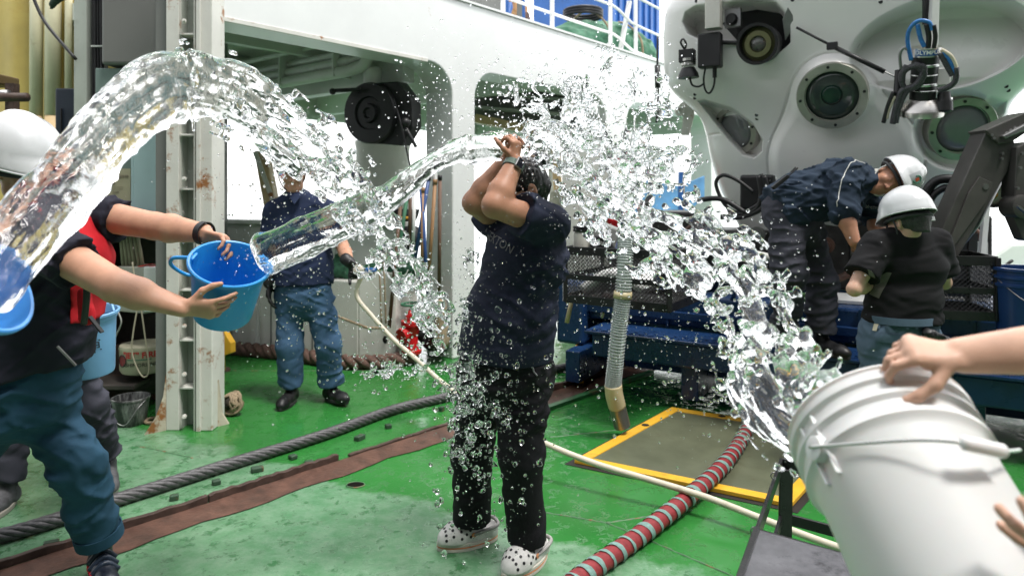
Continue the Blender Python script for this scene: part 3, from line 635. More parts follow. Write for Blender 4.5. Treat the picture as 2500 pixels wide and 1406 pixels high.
# ---- hangar back wall, cream, with pipes
wl = thing('hangar_wall', 'cream painted corrugated hangar wall with painted-in yellow glow behind the helmeted man', 'wall', (-4.3, 6.1, 0))
mb = MB(); Yw = 6.2; xs = np.arange(-6.2, -3.55, .09); pr = [(float(x), Yw + (.0 if (i // 2) % 2 else .05)) for i, x in enumerate(xs)]
mb.v = [Vector((x, y, 0)) for x, y in pr] + [Vector((x, y, 4)) for x, y in pr]; n_ = len(pr); mb.f = [(i, i + 1, n_ + i + 1, n_ + i) for i in range(n_ - 1)]
M_yw = mat('cream_paint_lamp_glow', (.46, .355, .10), .5, var=.2, scale=1.5, bump=.15, bscale=30, dirt=.35, dcol=(.40, .25, .055))  # cream paint with the yellow glow of an unseen lamp mixed into the colour
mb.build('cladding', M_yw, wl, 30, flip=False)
for x0, r_ in ((-4.27, .05), (-4.12, .062), (-3.98, .03)):
    MB().tube([Vector((x0, Yw - .09, 0)), Vector((x0 + .01, Yw - .09, 2.2))], r_, 12).build('pipe', M_tan, wl, True)
    MB().tube([Vector((x0 + .01, Yw - .09, 2.2)), Vector((x0 + .015, Yw - .09, 4))], r_ * 1.04, 12).build('lagging', M_cream, wl, True)
hr = thing('hangar_roof', 'pale deckhead of the hangar above the cabinets', 'roof', (-4.5, 5.2, 3.5))
MB().abox((-7.5, 6.3, 3.62), (-2.9, 6.6, 3.75)).build('plating', M_cream, hr)
MB().abox((-7.5, 6.45, 0), (-2.75, 6.6, 3.6)).build('rear_bulkhead', M_greyd, hr)
MB().tube(smoothpath([P(75, -20, 5.0), P(110, 55, 5.0), P(185, 145, 4.95)], 6), .012, 7).build('cable', M_black, hr, True)
F = Field(P(150, -10, 5) - Vector((.3, .15, .12)), P(150, -10, 5) + Vector((.3, .15, .2)), .012); F.cap(P(125, 12, 5), P(165, -25, 5), .02, .05); F.cap(P(128, 15, 5), P(125, 22, 5), .012); F.rough(.01, 40, 40, 40); o = F.mesh('hanging_glove', mat('dark_green_glove', (.02, .045, .03), .7)); tag(o, 'dark green work glove hanging from above by the cream wall', 'glove')
# ---- bench with tools at the extreme left
bn = thing('work_bench', 'dark steel vice bench behind the man in the white helmet', 'bench', P(20, 330, 4.6) - Vector((0, 0, .9)))
MB().abox(P(-140, 205, 4.7), P(48, 192, 4.9)).build('top', mat('bench_wood', (.12, .08, .03), .6, bump=.4), bn, bevel=.01)
MB().tube([P(-60, 238, 4.6), P(66, 238, 4.55)], .03, 12).build('roller', M_rustd, bn, True)
MB().tube([P(-60, 232, 4.75), P(20, 232, 4.7)], .035, 12).build('roller', M_galv, bn, True)
for px in (30, -60): MB().bar(P(px, 205, 4.75), P(px, 440, 4.75) - Vector((0, 0, 1.1)), .06, .06).build('leg', M_rustd, bn)
# ---- grey column with cable run
gc = thing('grey_column', 'plain grey steel column with black cables running up beside it', 'column', (cx(215, 5.0), 5.0, 0))
MB().abox((cx(183, 5.), 4.98, 0), (cx(215, 5.), 5.2, 3.6)).build('post', M_grey, gc, bevel=.01)
MB().abox((cx(215.5, 5.), 5.06, 0), (cx(248, 5.), 5.08, 3.6)).build('backing', M_bul, gc)
for i, px in enumerate((226, 232, 239, 247)):
    MB().tube(smoothpath([P(px, -60, 5.0), P(px + 1, 120, 5.0), P(px + 2 + i, 240, 5.0), P(px + 10 + i, 330, 5.0), P(px + 12, 420, 5.02)], 5), .009 + .003 * (i % 2), 8).build('cable', M_black, gc, True)
MB().abox(P(224, 116, 4.99), P(252, 111, 4.975)).build('cable_tie', M_bul, gc)
# ---- cabinets
gb = thing('ventilation_trunk', 'large plain dark grey ventilation box high above the teal cabinet', 'ventilation box', (cx(325, 4.9), 4.9, 2.2))
MB().abox((cx(254, 4.9), 4.86, HC + (468 - 160) / FPX * 4.9), (cx(404, 4.9), 5.5, 3.6)).build('casing', mat('vent_grey', (.16, .16, .15), .55, var=.06, scale=2), gb, bevel=.02)
MB().abox((cx(392, 4.9), 4.845, HC + .95), (cx(398, 4.9), 4.858, 3.6)).build('corner_strip', M_grey, gb)
tcab = thing('teal_cabinet', 'tall pale teal steel cabinet with a notice sheet behind the outstretched arm', 'cabinet', (cx(320, 4.9), 4.9, .9))
zc0, zc1 = HC - (548 - 468) / FPX * 4.9, HC + (468 - 160) / FPX * 4.9 - .02
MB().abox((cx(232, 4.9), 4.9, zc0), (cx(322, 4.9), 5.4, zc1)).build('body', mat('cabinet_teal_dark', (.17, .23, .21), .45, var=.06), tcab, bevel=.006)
MB().abox((cx(323, 4.9), 4.88, zc0), (cx(330, 4.9), 5.2, zc1)).build('door_edge', M_teal, tcab, bevel=.003)
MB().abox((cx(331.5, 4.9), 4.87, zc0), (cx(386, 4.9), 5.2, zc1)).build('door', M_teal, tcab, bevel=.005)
MB().abox((cx(388, 4.9), 4.88, zc0), (cx(395, 4.9), 5.2, zc1)).build('frame', M_teal, tcab, bevel=.003)
sh = MB().abox(P(238, 507, 4.899), P(318, 412, 4.892)).build('notice', mat('yellowed_paper', (.40, .37, .25), .6, var=.06), tcab)
fw, fu = Vector((1, 0, 0)), Vector((0, 0, 1))
for tx, px, py, sz in (('ブレーカー操作時', 278, 432, .026), ('確認事項', 262, 448, .027), ('注意', 256, 468, .022), ('電源', 258, 478, .018), ('主回路', 282, 470, .016), ('確認', 270, 496, .02)):
    text('notice_text', tx, P(px, py, 4.888), fw, fu, sz, mat('faded_ink', (.13, .11, .08), .6), tcab)
for py in (457, 462): MB().abox(P(246, py, 4.8895), P(300, py + .8, 4.889)).build('rule_line', mat('faded_ink', (.13, .11, .08), .6), tcab)
MB().tube(smoothpath([P(380, 348, 4.6), P(392, 358, 4.6), P(405, 355, 4.6), P(411, 340, 4.6)], 5), .004, 6).build('hook', M_galv, tcab, True)
# ---- store recess below: dark rack with hoses, box, drums
rk = thing('store_rack', 'dark rusty store rack under the teal cabinet holding hoses and boxes', 'rack', (cx(325, 5.), 5., 0))
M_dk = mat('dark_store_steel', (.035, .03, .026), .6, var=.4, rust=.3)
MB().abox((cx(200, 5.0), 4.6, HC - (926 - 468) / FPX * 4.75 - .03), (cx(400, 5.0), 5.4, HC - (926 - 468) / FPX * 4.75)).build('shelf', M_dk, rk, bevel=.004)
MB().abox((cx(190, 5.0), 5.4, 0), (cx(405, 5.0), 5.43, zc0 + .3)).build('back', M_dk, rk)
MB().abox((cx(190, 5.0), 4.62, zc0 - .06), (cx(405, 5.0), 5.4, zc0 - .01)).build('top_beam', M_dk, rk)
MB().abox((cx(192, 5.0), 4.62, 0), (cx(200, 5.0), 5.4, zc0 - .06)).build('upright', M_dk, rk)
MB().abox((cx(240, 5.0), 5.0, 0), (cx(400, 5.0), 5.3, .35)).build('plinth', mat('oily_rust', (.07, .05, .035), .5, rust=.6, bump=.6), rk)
for i, px in enumerate((296, 304, 312, 320, 330, 338)):
    MB().tube(smoothpath([P(px - 4, 548, 4.72), P(px, 590, 4.7), P(px + 4 + i, 640, 4.72), P(px + 10, 690, 4.8)], 5), .012, 8).build('hanging_hose', mat('olive_hose', (.22, .21, .14), .6, var=.2), rk, True)
ws = thing('white_box', 'white cuboid electric box with a red lid on the store rack', 'box', P(350, 755, 4.7))
MB().box(P(350, 703, 4.75), (.92, -.38, 0), (.38, .92, 0), (0, 0, 1), .13, .10, .155).build('body', mat('box_grey', (.34, .34, .29), .5, dirt=.3), ws, bevel=.006)
MB().abox(P(350, 762, 4.60), P(398, 650, 4.64)).build('front_panel', M_white2, ws, bevel=.006)
for px in (345, 372): MB().abox(P(px, 650, 4.62), P(px + 24, 644, 4.8)).build('lid', M_red, ws, bevel=.003)
wl_ = thing('wire_hanks', 'hanging hank of pale electrical wires beside the white box', 'wire', P(265, 700, 4.5))
for i in range(7):
    MB().tube(smoothpath([P(262 + i * 2, 640, 4.5), P(258 + i * 3.6, 680, 4.48), P(257 + i * 3.8, 740, 4.5), P(262 + i * 3, 770, 4.5)], 5), .005, 6).build('wire', mat('grey_wire', (.35, .35, .33), .5), wl_, True)
cord = thing('cord_loop', 'long pale cord looped down the front of the store rack', 'cord', P(330, 915, 4.55))
MB().tube(smoothpath([P(323, 640, 4.55), P(330, 690, 4.53), P(345, 760, 4.52), P(355, 830, 4.52), P(363, 885, 4.52), P(362, 912, 4.52), P(350, 920, 4.52), P(335, 900, 4.52), P(322, 860, 4.52), P(324, 820, 4.52), P(332, 770, 4.53), P(340, 730, 4.55)], 6), .0055, 6).build('loop', mat('cord_tan', (.36, .33, .24), .7), cord, True)
MB().tube(smoothpath([P(285, 755, 4.58), P(296, 785, 4.56), P(285, 815, 4.58), P(268, 850, 4.6)], 6), .005, 6).build('strand', mat('grey_wire', (.35, .35, .33), .5), cord, True)
# fire-hose drum with lettering
dc = P(322, 918, 4.62); dr = .155; dh = .185
drum = thing('hose_drum', 'round cream fire hose canister with red and black lettering on the store rack', 'canister', dc)
MB().lathe(dc + Vector((0, .16, 0)), (0, 0, 1), [(0, dr * .93), (.02, dr), (dh - .03, dr * 1.01), (dh - .02, dr * 1.03), (dh, dr * 1.0), (dh + .005, dr * .9), (dh + .005, .01)], 40).build('can', mat('canister_cream', (.42, .40, .29), .5, dirt=.3), drum, 35)
def onDrum(cen, rad):
    def w(x, y, z, ox=0., oz=0.): 
        a = (x + ox) / rad; return cen + Vector((math.sin(a) * (rad + z + .0015), -math.cos(a) * (rad + z + .0015), y + oz))
    return w
wd = onDrum(dc + Vector((0, .16, 0)), dr * 1.012)
text('lettering', '"JET" FIRE', (0, 0, 0), fw, fu, .055, M_inkr, drum, bold=.0015, warp=lambda x, y, z: wd(x, y, z, .045, .135))
text('lettering', 'ASHIMORI IND.', (0, 0, 0), fw, fu, .036, M_ink, drum, warp=lambda x, y, z: wd(x, y, z, .05, .07))
MB().add([wd(.034 * math.cos(a) * k, .034 * math.sin(a) * k, .0, -.085, .095) for k in (0, 1) for a in [i * math.pi / 12 for i in range(24)]], [(24 + i, 24 + (i + 1) % 24, (i + 1) % 24, i) for i in range(24)]).build('red_emblem', mat('emblem_red', (.20, .02, .02), .5), drum)
MB().tube([wd(.039 * math.cos(a), .039 * math.sin(a), .0, -.085, .095) for a in [i * math.pi / 12 for i in range(24)]], .003, 5, closed=True).build('emblem_ring', M_ink, drum)
MB().add([wd(x, y, 0, .01, .106) for y in (-.003, .003) for x in [-.045 + i * .014 for i in range(12)]], [(i, i + 1, 13 + i, 12 + i) for i in range(11)]).build('green_line', mat('green_ink', (.05, .18, .12), .5), drum)
rag = thing('white_rag', 'folded white plastic sheet wedged between the canister and the column', 'rag', P(392, 915, 4.5))
MB().prism([P(406, 868, 4.5), P(398, 880, 4.47), P(382, 908, 4.45), P(385, 913, 4.45), P(391, 911, 4.44), P(396, 919, 4.45), P(405, 890, 4.47)], (.01, .03, 0)).build('sheet', M_white2, rag, bevel=.003)
# splattered paint pail
pc = G(298, 1046) + Vector((0, .1, 0)); pail = thing('paint_pail', 'small black paint pail with white paint runs standing in the dark corner', 'pail', pc)
MB().lathe(pc, (0, 0, 1), [(0, .088), (.005, .092), (.16, .112), (.165, .117), (.175, .117), (.175, .105), (.02, .085), (.02, .001)], 28).build('body', mat('splattered_paint', (.03, .03, .032), .4, var=.4, scale=20, dirt=.55, dcol=(.42, .44, .42), stretch=(1, 1, .25)), pail, 35)
MB().tube(smoothpath([pc + Vector((-.11, -.02, .165)), pc + Vector((-.06, -.125, .09)), pc + Vector((.03, -.13, .03)), pc + Vector((.09, -.09, .12)), pc + Vector((.112, -.02, .165))], 6), .003, 6).build('bail_handle', M_galv, pail, True)
MB().tube([pc + Vector((.14 + .05 * math.cos(a), .02 + .05 * math.sin(a), .012)) for a in [i * math.pi / 8 for i in range(16)]], .012, 6, closed=True).build('rope_ring', M_rope, pail, True)
F = Field(Vector((cx(330, 4.8), 4.7, -.03)), Vector((cx(412, 4.8), 5.2, .6)), .018)
for i in range(14): F.ell(Vector((cx(random.uniform(350, 395), 4.9), random.uniform(4.85, 5.05), random.uniform(.03, .4))), (.08, .07, .09), k=.04)
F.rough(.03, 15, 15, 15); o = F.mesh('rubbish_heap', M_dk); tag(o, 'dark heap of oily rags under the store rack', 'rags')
# ---- unseen walls and roof added behind the camera to block frontal sky light
sky_block = thing('hangar', 'unseen grey walls and roof added behind the working deck to block sky light', 'hangar', (0, -3.2, 0))
MB().abox((-8, -3.4, 0), (8, -3.2, 5.2)).build('rear_blocker', M_greyd, sky_block); MB().abox((-8, -3.2, 5.0), (8, -.6, 5.2)).build('roof', M_greyd, sky_block)
MB().abox((6.6, -3.2, 0), (6.8, 2.6, 5.2)).build('side_blocker', M_greyd, sky_block); MB().abox((-6.4, -3.2, 0), (-6.2, 3.0, 5.2)).build('side_blocker', M_greyd, sky_block)

dc2 = thing('navy_cabinet', 'dark navy steel cabinet standing against the cream wall', 'cabinet', (cx(160, 5.6), 5.6, 0))
MB().abox((cx(134, 5.6), 5.6, 0), (cx(186, 5.6), 6.0, HC + (468 - 216) / FPX * 5.6)).build('body', mat('cabinet_navy', (.012, .018, .03), .4), dc2, bevel=.01); MB().abox((cx(150, 5.6), 5.585, .1), (cx(152, 5.6), 5.599, 2.2)).build('door_gap', M_black, dc2)
# ================================================================== beyond the openings and on the upper deck
hw = thing('deck_house', 'pale grey panelled deck house wall seen through the middle opening', 'wall', P(1425, 640, 7.6))
for i, (a, b) in enumerate(((1372, 1412), (1413, 1462), (1463, 1500))):
    MB().prism([P(a, 340, 7.6), P(b, 344, 7.6), P(b, 640, 7.6) - Vector((0, 0, .8)), P(a, 640, 7.6) - Vector((0, 0, .8))], (.05, .12, 0)).build('panel', M_bul, hw, bevel=.006)
ub = thing('upper_bulkhead', 'grey bulkhead with ledges under the upper deck beyond the splash', 'wall', P(1320, 330, 8.6))
MB().prism([P(1150, 190, 8.6), P(1500, 190, 8.6), P(1500, 330, 8.6), P(1150, 300, 8.6)], (.1, .3, 0)).build('plating', M_greyd, ub)
for py in (232, 268): MB().bar(P(1150, py - 6, 8.5), P(1500, py + 22, 8.5), .1, .04).build('ledge', M_grey, ub, bevel=.005)
MB().bar(P(1160, 290, 8.4), P(1330, 325, 8.4), .2, .10).build('pipe_tray', M_tan, ub, bevel=.01)
MB().bar(P(1300, 340, 8.3), P(1480, 345, 8.3), .12, .1).build('cross_beam', M_grey, ub, bevel=.01)
pl = thing('plastic_tank', 'cloudy plastic bottle with black screw cap standing on the mesh basket', 'bottle', P(1420, 612, 4.6))
MB().lathe(P(1420, 612, 4.6), (0, 0, 1), [(0, .05), (.008, .057), (.11, .057), (.125, .05), (.13, .045)], 24).build('jar', mat('cloudy_plastic', (.55, .54, .48), .35, trans=.35, var=.1), pl, 40)
MB().lathe(P(1420, 612, 4.6) + Vector((0, 0, .13)), (0, 0, 1), [(0, .058), (.012, .06), (.014, .054), (.02, .054), (.022, .06), (.036, .058), (.037, .01)], 24).build('cap', M_black, pl, 40)
vl = thing('brass_valve', 'small brass tap fixed to the grey deck house wall', 'tap', P(1424, 556, 7.5))
MB().tube(smoothpath([P(1424, 560, 7.55), P(1424, 545, 7.5), P(1426, 536, 7.5)], 4), .02, 8).build('stem', M_tan, vl, True)
MB().bar(P(1414, 537, 7.5), P(1436, 537, 7.5), .02, .02).build('handle', M_tan, vl)
bt = thing('blue_tarp', 'light blue and white tarpaulin hanging beyond the splash', 'tarpaulin', P(1650, 470, 9.5))
MB().prism([P(1580, 440, 9.5), P(1660, 455, 9.5), P(1720, 430, 9.5), P(1720, 480, 9.5), P(1640, 560, 9.5), P(1560, 530, 9.5)], (0, .08, 0)).build('sheet', mat('sky_blue_tarp', (.16, .38, .70), .5, var=.4, scale=2), bt)
rp2 = thing('red_post', 'blue and tan posts standing behind the splash near the submersible', 'post', P(1690, 620, 9.0))
MB().bar(P(1662, 420, 9.), P(1662, 640, 9.), .06, .06).build('blue_post', M_blue, rp2)
MB().bar(P(1668, 420, 9.), P(1668, 640, 9.), .03, .03).build('tan_post', M_tan, rp2)
can = thing('canvas_bundle', 'beige canvas bundle lashed beside the tan davit', 'canvas', P(1360, 570, 7.8))
F = Field(P(1358, 520, 7.8) - Vector((.25, .25, .4)), P(1358, 520, 7.8) + Vector((.25, .25, .4)), .016); F.cap(P(1362, 480, 7.8), P(1356, 570, 7.8), .09, .12); F.rough(.02, 12, 12, 12); F.mesh('canvas', mat('beige_canvas', (.52, .48, .40), .8, bump=.4, bscale=20), can)
# ---- upper deck railing on top of the girder, and what stands there
rl = thing('railing', 'white pipe railing along the edge of the upper deck', 'railing', S(4, .2, ZT))
for px, py0, py1 in ((1348, -60, 74), (1490, -60, 122), (1552, -60, 152), (1228, -60, 42)):
    # find t on the girder line for this column of the picture
    k = (px - CX) / FPX; t = (SO.x - k * SO.y + .2 * (SW.x - k * SW.y)) / (k * SU.y - SU.x)
    MB().bar(S(t, .2, ZT + .02), S(t, .2, ZT + 1.25), .05, .03).build('post', M_white, rl, bevel=.004)
def tpx(px, w=.2):
    k = (px - CX) / FPX; return (SO.x - k * SO.y + w * (SW.x - k * SW.y)) / (k * SU.y - SU.x)
for zz in (.26, .62, 1.0, 1.24): MB().tube(smoothpath([S(0, .2, ZT + zz), S(2.5, .2, ZT + zz), S(tpx(1500), .2, ZT + zz), S(tpx(1535), .2, ZT + zz - .10), S(tpx(1552), .2, ZT + zz - .13), S(tpx(1620), .2, ZT + zz - .16)], 4), .018, 8).build('rail', M_white, rl, True)
MB().bar(S(tpx(1520), .25, ZT + .02), S(tpx(1545), .25, ZT + .8), .06, .03).build('brace', M_white, rl)
tp = thing('tarpaulin_bundle', 'green tarpaulin bundle lashed with tan rope on the upper deck behind the railing', 'tarpaulin', S(3.6, .8, ZT))
F = Field(S(3.55, .9, ZT) - Vector((1.3, 1.4, .1)), S(3.55, .9, ZT) + Vector((1.4, 1.4, .95)), .03)
for t_, r_ in ((2.7, .2), (3.1, .3), (3.6, .36), (4.1, .36), (4.4, .3)): F.ell(S(t_, .75, ZT + r_ * .8), (.42, .36, r_), k=.15)
F.rough(.05, 4, 4, 7, 2., 4, True); F.mesh('cover', M_green, tp)
for t_ in (3.1, 3.95):
    MB().tube(smoothpath([S(t_, .3, ZT + .02), S(t_, .34, ZT + .4), S(t_ + .02, .7, ZT + .68), S(t_, 1.1, ZT + .4)], 5), .016, 6).build('lashing', M_rope, tp, True)
hh = thing('hose_coil', 'dark coiled hose resting on the green tarpaulin', 'hose', S(3.1, .7, ZT + .55))
for k in range(3): MB().tube([S(3.05 + .25 * math.cos(a), .7 + .25 * math.sin(a), ZT + .58 + .035 * k) for a in [i * math.pi / 9 for i in range(18)]], .022, 7, closed=True).build('coil', M_black, hh, True)
bc = thing('blue_container', 'blue steel container standing on the upper deck', 'container', S(6.2, 2.2, ZT))
MB().sbox(5.2, 7.0, 1.6, 3.2, ZT, ZT + 3).build('shell', M_blue, bc, bevel=.02)
for i in range(8): MB().sbox(5.25 + i * .22, 5.33 + i * .22, 1.56, 1.6, ZT + .1, ZT + 2.9).build('rib', M_blue, bc)
dk = thing('deck_crane', 'blue lattice crane frame with rusty orange boom on the upper deck', 'crane', S(2.4, 1.6, ZT))
for a, b in (((1.6, 1.2, .1), (3.2, 1.8, .15)), ((1.6, 1.2, .35), (3.2, 1.8, .4)), ((2.0, 1.3, .0), (2.0, 1.3, 1.2)), ((3.0, 1.7, .0), (3.0, 1.7, 1.2)), ((2.4, 1.5, 0), (2.4, 1.5, 1.2)), ((2.0, 1.3, .1), (2.6, 1.6, .8))):
    MB().bar(S(a[0], a[1], ZT + a[2]), S(b[0], b[1], ZT + b[2]), .09, .09).build('frame_bar', M_blue, dk, bevel=.008)
MB().bar(S(1.8, 1.5, ZT + .95), S(3.6, 2.2, ZT + 1.0), .22, .26).build('boom', mat('rusty_orange', (.50, .24, .07), .6, var=.3, rust=.4), dk, bevel=.01)
MB().bar(S(3.3, 1.9, ZT + .85), S(4.0, 2.2, ZT + .3), .12, .12).build('strut', M_rust, dk)
for k in range(4): MB().tube([S(2.3, .9 + .07 * k, ZT + .12 + .05 * (k % 2)), S(3.6, 1.0 + .07 * k, ZT + .16 + .05 * (k % 2))], .05, 10).build('rusty_pipe', M_rust, dk, True)
wn = thing('winch', 'dark grey winch drum on the upper deck at the railing', 'winch', S(.75, .7, ZT))
MB().lathe(S(.9, .55, ZT + .35), SW, [(0, .3), (.04, .34), (.08, .34), (.08, .2), (.5, .2), (.5, .34), (.58, .34)], 24).build('drum', M_greyd, wn, 35)
MB().sbox(.6, 1.4, .5, 1.2, ZT, ZT + .12).build('base', M_greyd, wn)
MB().bar(S(1.45, .5, ZT), S(1.45, .5, ZT + 1.2), .06, .06).build('stanchion', M_greyd, wn)
# far superstructure and lamp line behind the submersible
lk = thing('shackle_bracket', 'worn white steel bracket with shackle hole beside the submersible', 'bracket', P(1670, 330, 6.4))
MB().prism([P(1652, 265, 6.2), P(1662, 252, 6.2), P(1690, 240, 6.2), P(1695, 280, 6.2), P(1682, 330, 6.2), P(1662, 330, 6.2), P(1668, 288, 6.2)], (0.02, .06, 0)).build('plate', M_whitew, lk, bevel=.006)
MB().lathe(P(1660, 272, 6.2), (0, -1, 0), [(-.02, .045), (.02, .045), (.02, .024), (-.02, .024)], 16, cap=False).build('eye', M_whitew, lk, 35)
ca_ = thing('hanging_cable', 'thin black cable hanging straight down in front of the girder', 'cable', P(1605, 300, 7))
MB().tube(smoothpath([P(1606, 90, 7), P(1605, 180, 7), P(1607, 240, 7), P(1603, 300, 7)], 5), .012, 6).build('line', M_black, ca_, True)
MB().tube([P(1605, 160, 6.99), P(1606, 215, 6.99)], .03, 8).build('sleeve', M_black, ca_, True)
# ================================================================== submersible and its carriage
BE = Vector((.866, -.5, 0)); BF = Vector((-.5, -.866, 0)); S0 = Vector((2.37, 5.0, 0))
def pa(px, py, off=0.):
    k = (px - CX) / FPX; o = S0 + BF * off; a = (k * o.y - o.x) / (BE.x - k * BE.y); Y = o.y + a * BE.y
    return a, HC - (py - HY) / FPX * Y
def B(a, z, h=0.): return S0 + BE * a + BF * h + Vector((0, 0, z))
def sstep(x, a, b): t = np.clip((x - a) / (b - a), 0, 1); return t * t * (3 - 2 * t)
def polysd(A, Z, poly):
    d = np.full(A.shape, 1e9); s_ = np.ones(A.shape); n = len(poly)
    for i in range(n):
        x0, y0 = poly[i]; x1, y1 = poly[i - 1]; ex, ey = x1 - x0, y1 - y0; wx, wy = A - x0, Z - y0
        t = np.clip((wx * ex + wy * ey) / (ex * ex + ey * ey), 0, 1); d = np.minimum(d, (wx - ex * t) ** 2 + (wy - ey * t) ** 2)
        c1 = Z >= y0; c2 = Z < y1; c3 = ex * wy > ey * wx; s_ = np.where((c1 & c2 & c3) | (~c1 & ~c2 & ~c3), -s_, s_)
    return s_ * np.sqrt(d)
hs = [(3.45, 1.20), (3.2, 1.28), (2.95, 1.33), (2.75, 1.36), (2.55, 1.37), (2.42, 1.34), (2.3, 1.24), (2.18, 1.10), (2.0, 1.07), (1.8, 1.05), (1.5, .98), (1.2, .86), (1.0, .76), (.75, .6)]
zz_ = np.array([p[0] for p in hs][::-1]); ww_ = np.array([p[1] for p in hs][::-1])
nu, nv = 420, 420; uu = np.sin(np.linspace(-1, 1, nu) * math.pi / 2 * .97); zv = np.linspace(.75, 3.4, nv)
hwid = np.interp(zv, zz_, ww_); ker = np.ones(25) / 25; hwid = np.convolve(np.pad(hwid, 12, mode='edge'), ker, 'valid')
Uu, Zv = np.meshgrid(uu, zv, indexing='ij'); Aa = Uu * hwid[None, :]
brow = sstep(Zv, 1.95, 2.45); prof = .10 * brow + .30 * (Zv - 2.25) - .12 * sstep(1.9 - Zv, 0., 1.0) - .5 * sstep(Zv, 2.95, 3.7)
Hh = .55 * (np.maximum(1 - np.abs(Uu) ** 2.4, 0)) ** (1 / 2.0) - .50 + prof
def pp(l): return [pa(*p) for p in l]
wc = pa(2033, 232); sc_ = pa(2052, 400)
dW = np.hypot(Aa - wc[0], (Zv - wc[1])); dS = np.hypot((Aa - sc_[0]) / .53, (Zv - sc_[1]) / .53)
Hh += .09 * sstep(1.0 - dS, 0., .9)                                   # pressure-sphere fairing
d1_, d2_ = dW - .265, (dS - 1.0) * .53; hk = np.clip(.5 + .5 * (d2_ - d1_) / .20, 0, 1); dU = d2_ + (d1_ - d2_) * hk - .20 * hk * (1 - hk)
Hh += .055 * sstep(-dU, -.01, .10) - .016 * np.exp(-((dU) / .008) ** 2)
Hh += .06 * sstep(-(dW - .25), -.05, .08)
r1 = polysd(Aa, Zv, pp([(1677, 62), (1686, 42), (1715, 30), (1800, 28), (1850, 20), (1910, 30), (1942, 66), (1940, 120), (1915, 140), (1870, 140), (1800, 110), (1720, 105), (1690, 90)]))
Hh -= .30 * sstep(-r1, -.004, .022)
e2c = pa(2292, 118); ca_r = math.radians(8); xa = (Aa - e2c[0]) * math.cos(ca_r) + (Zv - e2c[1]) * math.sin(ca_r); za = -(Aa - e2c[0]) * math.sin(ca_r) + (Zv - e2c[1]) * math.cos(ca_r)
r2 = ((xa / .535) ** 2 + (za / .295) ** 2) ** .5 - 1
Hh -= (.05 + .20 * np.clip((Zv - e2c[1]) / .3 + .7, 0, 1.4)) * sstep(-r2, -.01, .05)
r3 = polysd(Aa, Zv, pp([(1692, 243), (1715, 240), (1785, 262), (1835, 300), (1856, 340), (1852, 368), (1830, 384), (1800, 376), (1765, 338), (1725, 290)]))
Hh -= .17 * sstep(-r3, -.004, .03)
r4 = polysd(Aa, Zv, pp([(2265, 275), (2330, 250), (2425, 228), (2475, 232), (2472, 262), (2440, 320), (2400, 370), (2340, 392), (2290, 380), (2262, 340)]))
v4 = pa(2345, 316); r4 = np.minimum(r4, np.hypot(Aa - v4[0], Zv - v4[1]) - .275); Hh -= .12 * sstep(-r4, -.006, .05)
seam_z = pa(1830, 335)[1]
Hh -= .012 * np.exp(-((Zv - (2.0 + .10 * Uu * 0)) / .007) ** 2) * (np.abs(Aa) > .55) * (r3 > .02) * (r4 > .02)
ex_, ey_ = np.array(BE[:]), np.array(BF[:])
Vv = np.array(S0[:])[None, None, :] + Aa[..., None] * ex_ + Hh[..., None] * ey_; Vv[..., 2] = Zv
side0 = Vv[:1] - ey_ * 2.6 + np.array((0, 0, 0)); side1 = Vv[-1:] - ey_ * 2.6
Vv = np.concatenate([side0, Vv, side1], 0); n0, n1 = Vv.shape[:2]
ii, jj = np.meshgrid(np.arange(n0 - 1), np.arange(n1 - 1), indexing='ij'); q = (ii * n1 + jj).ravel()
Qq = np.stack([q, q + n1, q + n1 + 1, q + 1], 1)
sub = thing('submersible', 'large white crewed submersible with round viewports and camera recesses hanging over the carriage', 'submersible', B(0, .75, -.8))
M_sub = mat('submersible_white_gelcoat', (.78, .765, .745), .30, var=.03, scale=2, bump=.03, bscale=12, coat=.25)
hull = link('hull', npmesh('hull', Vv.reshape(-1, 3), Qq), M_sub, sub, None, True)
def hsurf(px, py):
    a, z = pa(px, py); i = int(np.argmin(np.abs(zv - z))); j = int(np.argmin(np.abs(Aa[:, i] - a))); return a, z, float(Hh[j, i])
def HP(px, py, lift=0.):
    """point on the hull seen at this place, found by stepping the base plane forward to the local height"""
    a, z, h = hsurf(px, py)
    for _ in range(4):
        a, z = pa(px, py, h); i = int(np.argmin(np.abs(zv - z))); j = int(np.argmin(np.abs(Aa[:, i] - a))); h = float(Hh[j, i])
    return B(a, z, h + lift)
M_ring = mat('viewport_ring_metal', (.40, .39, .35), .38, metal=.75, var=.15, scale=8, bump=.1)
def viewport(name, c, ax, r, gm):
    MB().lathe(c, ax, [(-.10, r * 1.12), (.02, r * 1.12), (.03, r * 1.09), (.032, r * .86), (.012, r * .84), (.012, r * .82)], 48, cap=False).build(name, M_ring, sub, 35)
    g = MB().lathe(c, ax, [(-.02, r * .85), (.004, r * .85), (.016, r * .6), (.022, r * .3), (.024, .001)], 48).build('viewport_glass', gm, sub, True)
    x_, y_, d_ = frame(ax)
    for k in range(8):
        a = k * math.pi / 4 + .1; MB().lathe(Vector(c) + (x_ * math.cos(a) + y_ * math.sin(a)) * r * .98 + d_ * .03, ax, [(0, .011), (.009, .011)], 6).build('ring_bolt', M_black, sub)
c0 = HP(2033, 236, .05); viewport('viewport_ring', c0, (BF + Vector((.03, 0, -.30))), .208, M_glassd)
MB().lathe(c0 + BF * .024, BF + Vector((.03, 0, -.30)), [(0, .07), (.003, .05), (.004, .001)], 28).build('viewport_pupil', mat('deep_green_glass', (.008, .03, .02), .12), sub, True)
M_gl2 = mat('grey_viewport_glass', (.16, .165, .17), .06, var=.2, scale=2, spec=.8)
viewport('viewport_ring', HP(1800, 318, .02), (BF * .90 - BE * .45 + Vector((0, 0, -.30))), .185, M_gl2)
